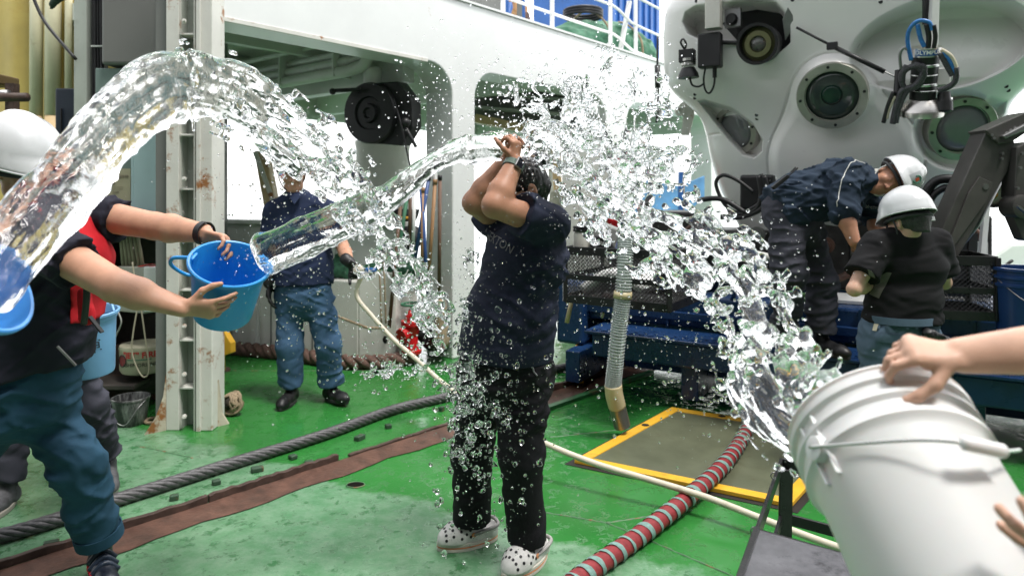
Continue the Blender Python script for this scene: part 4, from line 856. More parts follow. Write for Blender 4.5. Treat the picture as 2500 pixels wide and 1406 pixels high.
viewport('viewport_ring', HP(2345, 316, .07), (BF * .90 + BE * .36 + Vector((0, 0, -.34))), .205, M_gl2)
for px, py in ((1714, 16), (1822, 8), (1935, 0), (1697, 231), (1697, 240), (1847, 281), (1848, 290), (2457, 211), (2462, 221), (2150, 5)):
    MB().lathe(HP(px, py, -.002), BF, [(0, .014), (.004, .013), (.004, .001)], 10).build('screw', M_black, sub)
lin_ = MB().prism([HP(a, b, .02) for a, b in ((1800, 34), (1850, 26), (1908, 36), (1934, 68), (1932, 116), (1912, 132), (1872, 132), (1800, 100), (1765, 60))], BF * .004); lin_.build('recess_lining', M_black, sub)
# --- left recess: camera, pan unit, big lamp
def SP(px, py, lift):
    if py < 330: lift += .10 + .30 * ((HC + (HY - py) / FPX * 4.7) - 2.25) - .02
    a, z = pa(px, py, lift); return B(a, z, lift)
cm = thing('lamp_assembly', 'black lamp and small camera unit set in the left recess of the submersible', 'lamp', SP(1860, 110, .1))
lc = SP(1852, 108, .16); la = (BF * 1.0 - BE * .12 + Vector((0, 0, -.16))).normalized()
MB().lathe(lc - la * .22, la, [(0, .08), (.03, .115), (.10, .135), (.22, .145), (.26, .150), (.26, .128), (.20, .12)], 36, cap=False).build('housing', M_black, cm, 35)
MB().lathe(lc, la, [(-.02, .13), (.0, .10), (.018, .095), (.02, .06), (.01, .055)], 32, cap=False).build('bezel', mat('brass_green_bezel', (.16, .16, .08), .4, metal=.5), cm, 30)
MB().ball(lc - la * .01, .055).build('lens', mat('lens_glass', (.3, .3, .28), .05, trans=.8, spec=.8), cm, True)
MB().lathe(lc - la * .06, la, [(0, .06), (.001, .001)], 24).build('reflector', M_steel, cm)
MB().prism([SP(1925, 20, .05), SP(1938, 40, .05), SP(1940, 66, .05), SP(1918, 100, .05), SP(1912, 50, .05)], BF * .03).build('bracket', M_galv, cm, bevel=.003)
MB().tube([SP(1760, 104, .06), SP(1805, 106, .06)], .016, 8).build('arm', M_black, cm)
MB().box(SP(1743, 35, .10), BE, BF, (0, 0, 1), .055, .05, .115).build('post_block', mat('aluminium_plate', (.5, .5, .45), .4, metal=.6), cm, bevel=.004)
MB().box(SP(1734, 125, .12), BE, BF, (0, 0, 1), .085, .05, .13).build('motor_box', M_black, cm, bevel=.012)
MB().lathe(SP(1785, 47, .02), BF, [(-.08, .045), (.0, .045), (.02, .035), (.02, .02)], 20).build('small_camera', M_black, cm, 35)
MB().box(SP(1790, 45, -.02), BE, BF, (0, 0, 1), .06, .02, .07).build('camera_plate', M_galv, cm, bevel=.004)
MB().box(SP(1678, 138, .14), BE, BF, (0, 0, 1), .058, .04, .05).build('head_block', M_black, cm, bevel=.006)
for py in (148, 158): MB().lathe(SP(1681, py, .14), (0, 0, 1), [(-.010, .058), (.010, .058)], 20).build('clamp_ring', M_steel, cm)
MB().lathe(SP(1680, 166, .14), (.05, 0, -1), [(0, .05), (.05, .075), (.08, .08), (.08, .01)], 20).build('lamp_head', M_black, cm, 35)
MB().tube(smoothpath([SP(1672, 122, .15), SP(1662, 105, .16), SP(1668, 96, .16), SP(1675, 108, .16), SP(1672, 122, .15)], 5), .008, 6).build('cable_loop', M_black, cm, True)
for pts in (((1722, 168), (1718, 195), (1722, 220), (1732, 228), (1742, 212), (1745, 190), (1745, 168)), ((1684, 190), (1690, 208), (1706, 212), (1718, 205))): MB().tube(smoothpath([SP(a, b, .15) for a, b in pts], 5), .008, 6).build('cable', M_black, cm, True)
MB().tube([SP(1745, 165, .15), SP(1745, 190, .15)], .016, 8).build('plug', M_black, cm)
ln_ = thing('tether_line', 'taut black line with a turnbuckle stretched across the submersible front', 'line', SP(2195, 187, .2))
MB().tube([SP(1945, 68, .12), SP(2030, 112, .2)], .009, 7).build('line', M_black, ln_, True); MB().tube([SP(2030, 112, .2), SP(2160, 176, .24)], .016, 8).build('line', M_black, ln_, True); MB().tube([SP(2160, 176, .24), SP(2190, 190, .24)], .006, 6).build('line', M_galv, ln_)
MB().box(SP(2032, 113, .2), BE, BF, (0, 0, 1), .035, .02, .025).build('turnbuckle', M_black, ln_, bevel=.005)
# --- hanging camera pod
pod = thing('camera_pod', 'cylindrical deep sea camera pod with steel bands and hoses hanging from the right recess', 'camera pod', SP(2250, 300, .3))
pz = .30; M_alu = mat('brushed_aluminium', (.55, .53, .50), .3, metal=1., var=.1, stretch=(1, 1, 20))
top, bot = SP(2262, 115, pz), SP(2248, 292, pz); ax = (bot - top).normalized(); Lp = (bot - top).length
MB().bar(SP(2280, -10, .1), SP(2276, 120, .2), .05, .05).build('hanger_post', M_bul, pod, bevel=.004)
MB().bar(SP(2262, -10, .1), SP(2262, 60, .14), .035, .035).build('hanger_post', M_black, pod)
MB().lathe(top, ax, [(0, .08), (.0, .088), (.055, .090), (.055, .075)], 32).build('cap', M_alu, pod, 35)
MB().lathe(top + ax * .055, ax, [(0, .078), (Lp * .62, .074)], 32).build('barrel', M_black, pod, 35)
for f in (.22, .36, .48, .57): MB().lathe(top + ax * Lp * f, ax, [(0, .079), (.004, .082), (.016 if f in (.22, .48) else .006, .082), (.018 if f in (.22, .48) else .008, .078)], 32).build('band', M_steel, pod, 35)
MB().lathe(top + ax * Lp * .70, ax, [(0, .07), (.03, .10), (.07, .128), (.075, .13), (.11, .13), (.112, .12), (.10, .02)], 36).build('bell', M_alu, pod, 35)
MB().lathe(SP(2222, 272, pz + .02), ax, [(-.03, .03), (.01, .03), (.012, .055), (.035, .058), (.04, .03)], 24).build('lower_lamp', M_alu, pod, 35)
MB().prism([SP(2250, 275, pz), SP(2285, 272, pz), SP(2282, 280, pz), SP(2248, 296, pz)], BF * .05).build('shroud', M_black, pod)
MB().box(SP(2302, 190, pz - .05), BE, BF, (0, 0, 1), .04, .05, .055).build('float_block', M_bul, pod, bevel=.006)
MB().lathe(SP(2305, 225, pz), (0, .0, -1), [(0, .035), (.06, .042), (.06, .048), (.12, .05), (.13, .035)], 18).build('side_sensor', M_black, pod, 35)
MB().lathe(SP(2305, 240, pz), (0, 0, -1), [(0, .047), (.014, .047)], 18).build('sensor_band', M_steel, pod)
MB().lathe(SP(2195, 172, pz), (-.05, 0, -1), [(0, .024), (.2, .028)], 14).build('side_tube', M_black, pod, 35)
Mbl = mat('blue_hose', (.03, .16, .42), .35, var=.3, scale=60); Mhose = mat('spiral_wrapped_hose', (.05, .05, .055), .4, var=.9, scale=160, bump=.5)
for m_, r_, pts in ((Mbl, .013, ((2225, 148), (2216, 100), (2222, 70), (2242, 52), (2268, 55), (2275, 75))), (Mbl, .014, ((2240, 60), (2248, 95), (2258, 115))), (Mbl, .014, ((2300, 128), (2320, 150), (2332, 180))), (M_black, .016, ((2262, 60), (2268, 90), (2266, 118))), (M_black, .014, ((2280, 62), (2284, 90), (2280, 118))),
    (mat('ivory_hose', (.55, .5, .38), .5), .013, ((2298, 122), (2322, 138), (2334, 165), (2333, 185))), (Mhose, .018, ((2334, 165), (2334, 195), (2318, 212), (2290, 222))), (Mhose, .018, ((2296, 130), (2312, 160), (2326, 185))),
    (Mhose, .020, ((2202, 200), (2205, 178), (2222, 165), (2250, 162), (2256, 172), (2246, 196), (2230, 212), (2205, 220), (2195, 240), (2185, 275), (2180, 302))), (Mhose, .016, ((2240, 165), (2252, 175), (2250, 200), (2235, 215), (2214, 225), (2196, 262), (2188, 300))), (Mhose, .017, ((2214, 160), (2200, 185), (2210, 215), (2240, 205), (2258, 180), (2240, 158), (2225, 165))),
    (M_galv, .010, ((2200, 170), (2197, 135), (2206, 118), (2218, 122))), (M_black, .014, ((2182, 225), (2168, 260), (2157, 300))), (mat('ivory_hose', (.55, .5, .38), .5), .011, ((2185, 235), (2170, 268), (2165, 290)))):
    MB().tube(smoothpath([SP(a, b, pz + .085) for a, b in pts], 6), r_, 8).build('hose', m_, pod, True)
xw, _, _ = frame(ax); 
c_ = top + ax * .027; vw = (Vector((0, 0, HC)) - c_); vw = (vw - ax * vw.dot(ax)).normalized(); rw_ = vw.cross(ax) * 1.0
rw_ = rw_ if rw_.x > 0 else -rw_
def cyl(x, y, z, ox=0., oy=0., rad=.0905):
    a = (x + ox) / rad + .12; return c_ + (vw * math.cos(a) + rw_ * math.sin(a)) * (rad + z) - ax * (y + oy)
MB().add([cyl(x, y, 0) for y in (-.018, .018) for x in [-.06 + i * .011 for i in range(12)]], [(i, i + 1, 13 + i, 12 + i) for i in range(11)]).build('name_plate', mat('label_blue', (.02, .09, .30), .4), pod)
text('lettering', 'OLYMPUS', (0, 0, 0), fw, fu, .034, M_white2, pod, bold=.001, warp=lambda x, y, z: cyl(x, y + .002, z + .001))
# --- small fittings by the hull: black cable bundle, lamps
fb = thing('cable_bundle', 'thick bundle of black hoses looping out of the hull behind the bending man', 'cables', SP(1860, 520, .3))
for pts, r_ in ((((1858, 425), (1865, 470), (1850, 500), (1805, 520), (1770, 500), (1748, 450), (1765, 428), (1800, 440), (1840, 470)), .014), (((1866, 430), (1872, 480), (1858, 510), (1810, 530), (1760, 530)), .02), (((1852, 430), (1858, 480), (1840, 515), (1790, 525)), .018), (((1700, 490), (1760, 486), (1820, 520)), .02), (((1945, 410), (1900, 455), (1890, 462)), .012),
     ((((2255, 520), (2262, 470), (2290, 440), (2340, 440), (2395, 460)), .03)), ((((2265, 540), (2272, 490), (2300, 462), (2350, 455)), .022)), ((((2280, 470), (2310, 455), (2330, 480), (2320, 530)), .014))):
    MB().tube(smoothpath([SP(a, b, .32) for a, b in pts], 6), r_, 9).build('hose', M_black, fb, True)
MB().box(SP(1850, 470, .2), BE, BF, (0, 0, 1), .12, .06, .13).build('junction_box', M_black, fb, bevel=.02)
# --- carriage: beams, step, frames
cart = thing('submersible_carriage', 'dark blue painted steel carriage beams with tread plate step under the submersible', 'carriage', Vector((.4, 5.15, 0)))
K0 = Vector((.36, 5.17, 0))
def K(s, b, z): return K0 + BE * s - BF * b + Vector((0, 0, z))     # s along the front, b backward
def kbox(m, s0, s1, b0, b1, z0, z1): return m.box(K((s0 + s1) / 2, (b0 + b1) / 2, (z0 + z1) / 2), BE, BF, (0, 0, 1), (s1 - s0) / 2, abs(b1 - b0) / 2, (z1 - z0) / 2)
kbox(MB(), -.15, 3.6, .42, .75, .50, .74).build('main_beam', M_navy, cart, bevel=.02)
kbox(MB(), -.12, 3.6, .38, .419, .56, .62).build('flange', M_navy, cart, bevel=.006)
kbox(MB(), .25, 3.6, .03, .32, .30, .47).build('step_beam', M_navy, cart, bevel=.015)
kbox(MB(), .2, 3.6, .0, .38, .47, .49).build('tread_plate', M_navy, cart, bevel=.004)
for i in range(46):
    s_ = .25 + i * .072; MB().bar(K(s_, .03, .493), K(s_ + .035, .06, .493), .008, .006).build('tread_bar', M_navy, cart); MB().bar(K(s_ + .05, .09, .493), K(s_ + .02, .12, .493), .008, .006).build('tread_bar', M_navy, cart)
for s_ in (.0, .9, 1.8, 2.55, 3.3): kbox(MB(), s_, s_ + .12, .1, .7, .06, .30).build('foot_block', M_navy, cart, bevel=.008)
kbox(MB(), -.1, 3.6, .92, .95, .02, .5).build('under_shade_plate', M_navy, cart, bevel=.004)  # navy plate added so the gap under the carriage reads as dark shade
kbox(MB(), -.15, 3.6, 1.8, 2.1, .3, .74).build('rear_beam', M_navy, cart, bevel=.02)
for s_ in (-.1, 1.1, 2.3, 3.3): kbox(MB(), s_, s_ + .25, .76, 1.79, .4, .7).build('cross_beam', M_navy, cart, bevel=.02)
for s_ in (.05, .7, 1.35, 2.0, 2.65): kbox(MB(), s_, s_ + .02, .395, .42, .5, .74).build('web_stiffener', M_navy, cart)
for s_ in (.3, 1.2, 2.9): MB().tube([K(s_, .35, .745), K(s_ + .02, .35, .83), K(s_ + .16, .35, .83), K(s_ + .18, .35, .745)], .018, 8).build('grab_bar', M_navy, cart, True)
kbox(MB(), -.18, .06, .3, .95, .3, .80).build('end_block', M_navy, cart, bevel=.03)
kbox(MB(), 2.4, 3.8, .76, 1.6, .70, .74).build('chequer_plate', mat('blue_chequer_plate', (.015, .06, .17), .25, var=.4, scale=60, bump=1., bscale=45), cart)
MB().bar(K(.02, .32, .0), K(.02, .32, .3), .06, .06).build('yellow_jack', M_yellow, cart)
# dark machinery under the hull
mc = thing('machinery_frame', 'dark frame of thrusters, pipes and valves beneath the submersible hull', 'machinery', K(1.6, 1.0, .74))
M_mach = mat('dark_machinery', (.03, .028, .026), .45, var=.5, scale=12, bump=.4, rust=.15)
for s0, s1, z0, z1, b0 in ((.35, .75, .8, 1.35, 1.1), (.8, 1.3, .76, 1.2, 1.2), (1.35, 1.9, .76, 1.28, 1.15), (1.95, 2.4, .76, 1.45, 1.1), (2.45, 2.8, .76, 1.35, 1.2), (.1, .4, .76, 1.1, 1.0)):
    kbox(MB(), s0, s1, b0, b0 + .5, z0, z1).build('casing', M_mach, mc, bevel=.02)
for i in range(16):
    s_ = .2 + i * .165; zz = random.uniform(.85, 1.3); MB().tube(smoothpath([K(s_, 1.05, zz), K(s_ + .1, .98, zz + random.uniform(-.1, .1)), K(s_ + .22, 1.02, zz + random.uniform(-.2, .1))], 5), random.uniform(.01, .028), 8).build('pipe', random.choice([M_black, M_galv, M_mach, M_rust]), mc, True)
for s_ in (.6, 1.25, 1.75, 2.1): MB().lathe(K(s_, 1.04, random.uniform(.9, 1.2)), BF, [(0, .06), (.05, .06), (.05, .03), (.08, .03)], 14).build('valve', random.choice([M_galv, M_steel, M_rust]), mc, 35)
MB().tube(smoothpath([K(2.1, .95, .98), K(2.3, .9, 1.05), K(2.45, .95, 1.1)], 4), .02, 10).build('copper_pipe', mat('copper_brown', (.25, .09, .04), .4), mc, True)
MB().tube([SP(1800, 612, .45), SP(1890, 632, .45)], .03, 12).build('ribbed_pipe', M_bul, mc, True)
MB().ball(SP(1790, 588, .5), .03).build('red_knob', M_red, mc, True)
pp_ = thing('paper_sheets', 'bright white sheet lying on the blue carriage between the two helmeted men', 'sheet', K(1.75, .7, .75))
kbox(MB(), 1.62, 2.15, .60, 1.0, .745, .765).build('sheet', M_white2, pp_)
kbox(MB(), 1.6, 1.78, .5, .6, .745, .80).build('netting', mat('green_netting', (.05, .12, .04), .7, var=.6, scale=40), pp_)
# wire baskets
def basket(name, label, pts_fn, W, D, Hh_, m, nx, nz):
    root = thing(name, label, 'basket', pts_fn(W / 2, D / 2, 0))
    def q(a, b, c): return pts_fn(a, b, c)
    for a0, b0, a1, b1 in ((0, 0, W, 0), (W, 0, W, D), (W, D, 0, D), (0, D, 0, 0)):
        for z in (0, Hh_ * .46, Hh_):
            MB().bar(q(a0, b0, z), q(a1, b1, z), .012, .055 if z != Hh_ * .46 else .035).build('rail', m, root, bevel=.002)
        # diamond mesh, joined: wires too fine to pick apart
        mb_ = MB(); L_ = math.hypot(a1 - a0, b1 - b0); n = int(L_ / .026)
        def at(f, z): return q(a0 + (a1 - a0) * f, b0 + (b1 - b0) * f, z)
        hh_ = Hh_ / .03
        for i in range(-int(hh_), n):
            for sgn in (1, -1):
                u0, u1 = i / n, (i + Hh_ / .026) / n; z0, z1 = 0., Hh_
                if u0 < 0: z0 = Hh_ * (0 - u0) / (u1 - u0); u0_ = 0.
                else: u0_ = u0
                if u1 > 1: z1 = Hh_ * (1 - u0) / (u1 - u0); u1_ = 1.
                else: u1_ = u1
                if u1_ <= u0_: continue
                A_, B_ = (at(u0_, z0), at(u1_, z1)) if sgn > 0 else (at(1 - u0_, z0), at(1 - u1_, z1)); mb_.tube([A_, B_], .0022, 4, cap=False)
        tag(mb_.build('wire_mesh', m, root, flip=False), kind='stuff')
    for a0, b0 in ((0, 0), (W, 0), (W, D), (0, D)): MB().bar(q(a0, b0, -.02), q(a0, b0, Hh_ + .02), .03, .03).build('corner_post', m, root, bevel=.003)
    MB().prism([q(0, 0, -.014), q(W, 0, -.014), q(W, D, -.014), q(0, D, -.014)], (0, 0, .01)).build('floor', m, root)
    return root
bl = P(1380, 728, 4.55); b2 = P(1634, 752, 4.15); bd = (b2 - bl); bd.z = 0; bW = bd.length; bd.normalize(); bnv = Vector((-bd.y, bd.x, 0)) 
basket('sample_basket', 'long black wire mesh sample basket with clear hose at its side', lambda a, b, c: Vector((bl.x, bl.y, .81)) + bd * a + bnv * b + Vector((0, 0, c)), bW, .55, .32, M_blackm, 1, 1)
rl_ = P(2292, 765, 4.0); basket('sample_basket', 'square black wire mesh basket beside the man in the black shirt', lambda a, b, c: Vector((rl_.x, rl_.y, .80)) + Vector((.97, -.24, 0)) * a + Vector((.24, .97, 0)) * b + Vector((0, 0, c)), .30, .4, .32, M_blackm, 1, 1)
iw = thing('coiled_tubing', 'white ribbed tubing and pads lying inside the long mesh basket', 'tubing', P(1450, 700, 4.5))
for i in range(4): MB().tube(smoothpath([Vector((bl.x, bl.y, .86)) + bd * (.08 + .02 * i) + bnv * (.1 + .09 * i), Vector((bl.x, bl.y, .98)) + bd * .28 + bnv * (.12 + .08 * i), Vector((bl.x, bl.y, .9)) + bd * .52 + bnv * (.1 + .09 * i)], 5), .038, 10).build('tube', M_white2, iw, True)
gt = thing('grey_tool_box', 'dark grey open tool box tilted on the mesh basket', 'tool box', P(1465, 585, 4.6))
MB().box(P(1468, 568, 4.7), Vector((.85, -.2, -.35)).normalized(), Vector((.2, .97, 0)).normalized(), Vector((.35, .1, .9)).normalized(), .12, .1, .07).build('case', M_greyd, gt, bevel=.01)
MB().tube(smoothpath([P(1450, 608, 4.55), P(1448, 590, 4.55), P(1462, 580, 4.55), P(1480, 588, 4.55), P(1495, 610, 4.55)], 5), .022, 10).build('black_hose', M_black, gt, True)
MB().box(P(1505, 590, 4.75), (1, 0, 0), (0, 1, 0), (0, 0, 1), .08, .05, .05).build('blue_cloth', mat('dusty_blue', (.16, .2, .38), .8), gt, bevel=.03)
# clear ribbed hose hanging to the deck
ch = thing('ribbed_hose', 'translucent ribbed suction hose hanging from the basket to a steel pipe end', 'hose', G(1523, 1058))
hp = smoothpath([P(1528, 560, 4.18), P(1526, 620, 4.14), P(1521, 720, 4.13), P(1511, 800, 4.14), P(1501, 900, 4.16), P(1497, 955, 4.18), P(1506, 990, 4.2)], 14)
Mclear = mat('translucent_pvc', (.62, .68, .66), .25, trans=.45, var=.08, rvar=.05)
cum = 0; rr = []
for i, p in enumerate(hp):
    rr.append(.049)
mbh = MB(); dense = []
for i in range(len(hp) - 1):
    for k in range(4): dense.append(hp[i].lerp(hp[i + 1], k / 4))
mbh.tube(dense, [.046 + .0045 * (1 if i % 4 < 2 else -1) for i in range(len(dense))], 20).build('ribbed_tube', Mclear, ch, True)
MB().tube([P(1521, 712, 4.13), P(1520, 728, 4.13)], .056, 16).build('collar', mat('amber_tape', (.5, .42, .25), .4), ch, True)
MB().tube(smoothpath([P(1497, 940, 4.17), P(1500, 965, 4.18), P(1507, 992, 4.2)], 5), .054, 16).build('tape_wrap', mat('amber_tape', (.5, .42, .25), .4), ch, True)
MB().lathe(P(1505, 985, 4.2), P(1523, 1056, 4.24) - P(1505, 985, 4.2), [(0, .05), (.0, .052), (.155, .052), (.155, .044), (.02, .044)], 28, cap=False).build('steel_pipe', M_galv, ch, 35)
MB().tube(smoothpath([P(1470, 775, 4.5), P(1485, 740, 4.45), P(1510, 800, 4.5)], 3)[:2], .01).build('clip', M_galv, ch)
yp = thing('yellow_tube', 'short yellowed tube hanging from the carriage end', 'tube', P(1385, 790, 4.7)); MB().tube([P(1398, 722, 4.75), P(1390, 760, 4.7), P(1384, 788, 4.7)], .016, 9).build('tube', mat('yellowed_tube', (.42, .36, .2), .5), yp, True)
# manipulator arm
arm = thing('manipulator_arm', 'dark grey hydraulic manipulator arm folded beside the right viewport', 'manipulator arm', P(2290, 610, 4.2))
M_arm = mat('anodised_grey', (.075, .072, .068), .42, metal=.3, var=.15, scale=8, bump=.15)
def plate(pts, Y, th, m, nm='link_plate', bev=.006): return MB().prism([P(a, b, Y) for a, b in pts], (.0, th, 0)).build(nm, m, arm, bevel=bev)
plate([(2408, 322), (2436, 314), (2478, 345), (2460, 420), (2332, 640), (2300, 650), (2282, 600)], 4.05, .14, M_arm)
plate([(2405, 318), (2510, 272), (2510, 322), (2470, 348), (2440, 352)], 4.03, .16, M_arm)
plate([(2448, 332), (2510, 300), (2510, 316), (2455, 340)], 4.00, .03, M_galv, 'tie_bar')
plate([(2484, 360), (2510, 345), (2510, 500), (2478, 482)], 4.0, .12, M_arm)
MB().tube([P(2300, 640, 4.15), P(2375, 545, 4.15), P(2440, 420, 4.2)], .04, 14).build('cylinder', mat('dark_cylinder', (.05, .055, .055), .35, metal=.4), arm, True)
MB().lathe(P(2490, 505, 4.0), (0, -1, 0), [(-.08, .07), (.04, .07), (.045, .055)], 24).build('elbow_joint', M_arm, arm, 35)
plate([(2475, 530), (2510, 520), (2510, 590), (2498, 585), (2488, 560)], 4.0, .08, M_arm, 'gripper')
MB().bar(P(2484, 503, 3.92), P(2505, 520, 3.92), .02, .012).build('lever', M_steel, arm)
for px, py in ((2405, 456), (2445, 388), (2446, 375), (2465, 318), (2420, 330), (2425, 338), (2455, 325), (2475, 312), (2490, 410), (2484, 460), (2495, 375)): MB().lathe(P(px, py, 4.04 if px < 2480 else 3.99), (0, -1, 0), [(-.004, .018 if px == 2405 else .009), (.01, .018 if px == 2405 else .009), (.01, .004)], 10).build('bolt', M_steel if px == 2405 else M_galv, arm, 35)
plate([(2365, 472), (2392, 432), (2424, 446), (2410, 490), (2330, 600), (2318, 590)], 4.035, .012, mat('anodised_grey2', (.09, .086, .08), .4, metal=.3), 'cover_plate', .002)
ol = thing('work_lamp', 'round work lamp with yellow white face behind the manipulator arm', 'lamp', P(2428, 500, 4.35))
la2 = Vector((-.35, -.9, -.1)).normalized(); lp = P(2424, 475, 4.35)
MB().lathe(lp, la2, [(-.1, .05), (-.08, .075), (-.01, .08), (.03, .082), (.03, .07)], 28, cap=False).build('housing', M_black, ol, 35)
MB().lathe(lp, la2, [(-.02, .078), (.0, .06), (.008, .001)], 28).build('face', mat('lamp_face', (.55, .52, .42), .3), ol, True)
MB().lathe(lp + la2 * .006, la2, [(0, .028), (.006, .02), (.007, .001)], 18).build('filament_cup', mat('amber_face', (.7, .33, .05), .4), ol, True)
fr2 = thing('support_stand', 'white and black vertical frame bars behind the square basket', 'frame', P(2390, 640, 4.5))
MB().bar(P(2408, 500, 4.5), P(2396, 640, 4.5), .035, .03).build('white_bar', M_white2, fr2); MB().bar(P(2350, 560, 4.6), P(2345, 640, 4.6), .05, .04).build('black_bar', M_black, fr2); MB().bar(P(2372, 570, 4.62), P(2370, 640, 4.62), .06, .04).build('black_bar', M_black, fr2)
MB().abox(P(2368, 640, 4.7), P(2400, 590, 4.75)).build('white_plate', M_bul, fr2)
nb_ = thing('navy_bucket', 'dark blue plastic bucket standing on the carriage at the edge of the scene', 'bucket', P(2500, 815, 3.9))
bq = P(2505, 815, 3.9)
MB().lathe(bq, (0, 0, 1), [(0, .135), (.005, .14), (.27, .155), (.275, .162), (.29, .162), (.295, .156), (.315, .157), (.32, .165), (.335, .165), (.34, .157), (.36, .158), (.365, .168), (.38, .168), (.38, .15), (.02, .13), (.02, .001)], 40).build('body', mat('navy_plastic', (.012, .045, .16), .35, var=.1), nb_, 35)
MB().tube(smoothpath([bq + Vector((-.16, 0, .31)), bq + Vector((-.1, -.17, .2)), bq + Vector((.05, -.2, .25)), bq + Vector((.16, 0, .31))], 6), .003, 6).build('bail_handle', M_galv, nb_, True)
wh = thing('white_launch', 'white boat hull with blue stripe beyond the carriage', 'boat', P(2470, 640, 7.5))
MB().prism([P(2400, 640, 7.5), P(2470, 590, 7.5), P(2620, 585, 7.5), P(2620, 700, 7.5), P(2420, 700, 7.5)], (.2, .8, 0)).build('hull', M_white2, wh, bevel=.05)
MB().prism([P(2405, 665, 7.45), P(2620, 672, 7.45), P(2620, 690, 7.45), P(2410, 690, 7.45)], (0, .04, 0)).build('stripe', M_blue, wh)
# ================================================================== people
def skin_mat(name, c): return mat(name, c, .48, var=.10, scale=22, bump=.10, bscale=260, sub=.12, spec=.4)
SK1 = skin_mat('skin', (.50, .27, .18)); SK2 = skin_mat('skin_tanned', (.40, .20, .125)); SK3 = skin_mat('skin_light', (.56, .34, .245))
M_hair = mat('black_hair', (.012, .010, .010), .35, var=.3, scale=60, stretch=(1, 1, .2), bump=.6, bscale=180)
def cloth(name, c, var=.15, bump=.35): return mat(name, c, .82, var=var, scale=5, bump=bump, bscale=420, spec=.25, rvar=.06)
C_navy = cloth('navy_cotton', (.013, .017, .034)); C_polo = cloth('navy_polo_cotton', (.018, .028, .065)); C_blk = cloth('black_twill', (.008, .008, .010)); C_blue = cloth('blue_work_twill', (.05, .105, .185), .2)
C_teal = cloth('teal_blue_twill', (.020, .062, .105), .2); C_grey = cloth('charcoal_twill', (.045, .046, .06)); C_slate = cloth('slate_work_twill', (.075, .115, .16)); C_jack = cloth('dark_navy_jacket', (.020, .033, .054)); C_blkp = cloth('black_polyester', (.007, .007, .008), .15, .1)
C_red = cloth('red_nylon', (.50, .014, .022), .2, .15); C_dark = cloth('dark_tshirt', (.016, .016, .026))
M_helm = mat('white_helmet_shell', (.58, .59, .60), .2, var=.03, coat=.4, rvar=.04); M_strap = mat('grey_webbing', (.035, .037, .038), .8); M_strapw = mat('white_webbing', (.6, .6, .57), .8)
M_shoeb = mat('black_shoe_leather', (.010, .010, .011), .42, var=.3, bump=.3, bscale=150); M_sole = mat('black_sole', (.02, .02, .02), .7); M_soleg = mat('grey_sole', (.3, .28, .24), .7)
def V3(*a): return Vector(a)
def capf(F, a, b, ra, rb, k, side=None, flat=1.):
    """tapered limb with a flat end at b (sleeve and trouser hems)"""
    a, b = np.array(a[:], float), np.array(b[:], float); m = max(ra, rb) + k + 3 * F.h; w = F.win(np.minimum(a, b) - m, np.maximum(a, b) + m)
    if w is None: return
    sl, (X, Y, Z) = w; ab = b - a; L = math.sqrt(ab @ ab); t = ((X - a[0]) * ab[0] + (Y - a[1]) * ab[1] + (Z - a[2]) * ab[2]) / (L * L); tc = np.maximum(t, 0)
    dx, dy, dz = X - a[0] - tc * ab[0], Y - a[1] - tc * ab[1], Z - a[2] - tc * ab[2]
    d = np.maximum(np.sqrt(dx * dx + dy * dy + dz * dz) - (ra + (rb - ra) * np.clip(tc, 0, 1)), (t - 1) * L); F.blend(sl, d, k)
def torso(F, J, o, k=.05, lo=True):
    sd, fl, (rp, rw, rc) = J['side'], J.get('flat', .68), J.get('tr', (.165, .15, .18))
    if lo: F.cap(J['pel'], J['waist'], rp + o, rw + o, k, sd, fl + .06)
    F.cap(J['waist'], J['chest'], rw + o, rc + o, k, sd, fl)
    F.cap(J['chest'], J['chest'].lerp(J['neck'], .55), rc + o, rc * .72 + o, k, sd, fl * .95)
    for s_ in ('L', 'R'): F.cap(J['neck'], J['sh' + s_], .048 + o, .058 + o, .045)
def arm(F, J, s_, o=0., k=.015):
    r = J.get('ar', (.056, .043, .030)); F.cap(J['sh' + s_], J['el' + s_], r[0] + o, r[1] + o, k); mid = J['el' + s_].lerp(J['wr' + s_], .32); F.cap(J['el' + s_], mid, r[1] + o, r[1] * 1.04 + o, k); F.cap(mid, J['wr' + s_], r[1] * 1.04 + o, r[2] + o, k, J.get('wside' + s_), .8 if J.get('wside' + s_) else 1.)
def leg(F, J, s_, o=0., k=.03):
    F.cap(J['hip' + s_], J['kn' + s_], .078 + o, .052 + o, k); F.cap(J['kn' + s_], J['an' + s_], .054 + o, .036 + o, k)
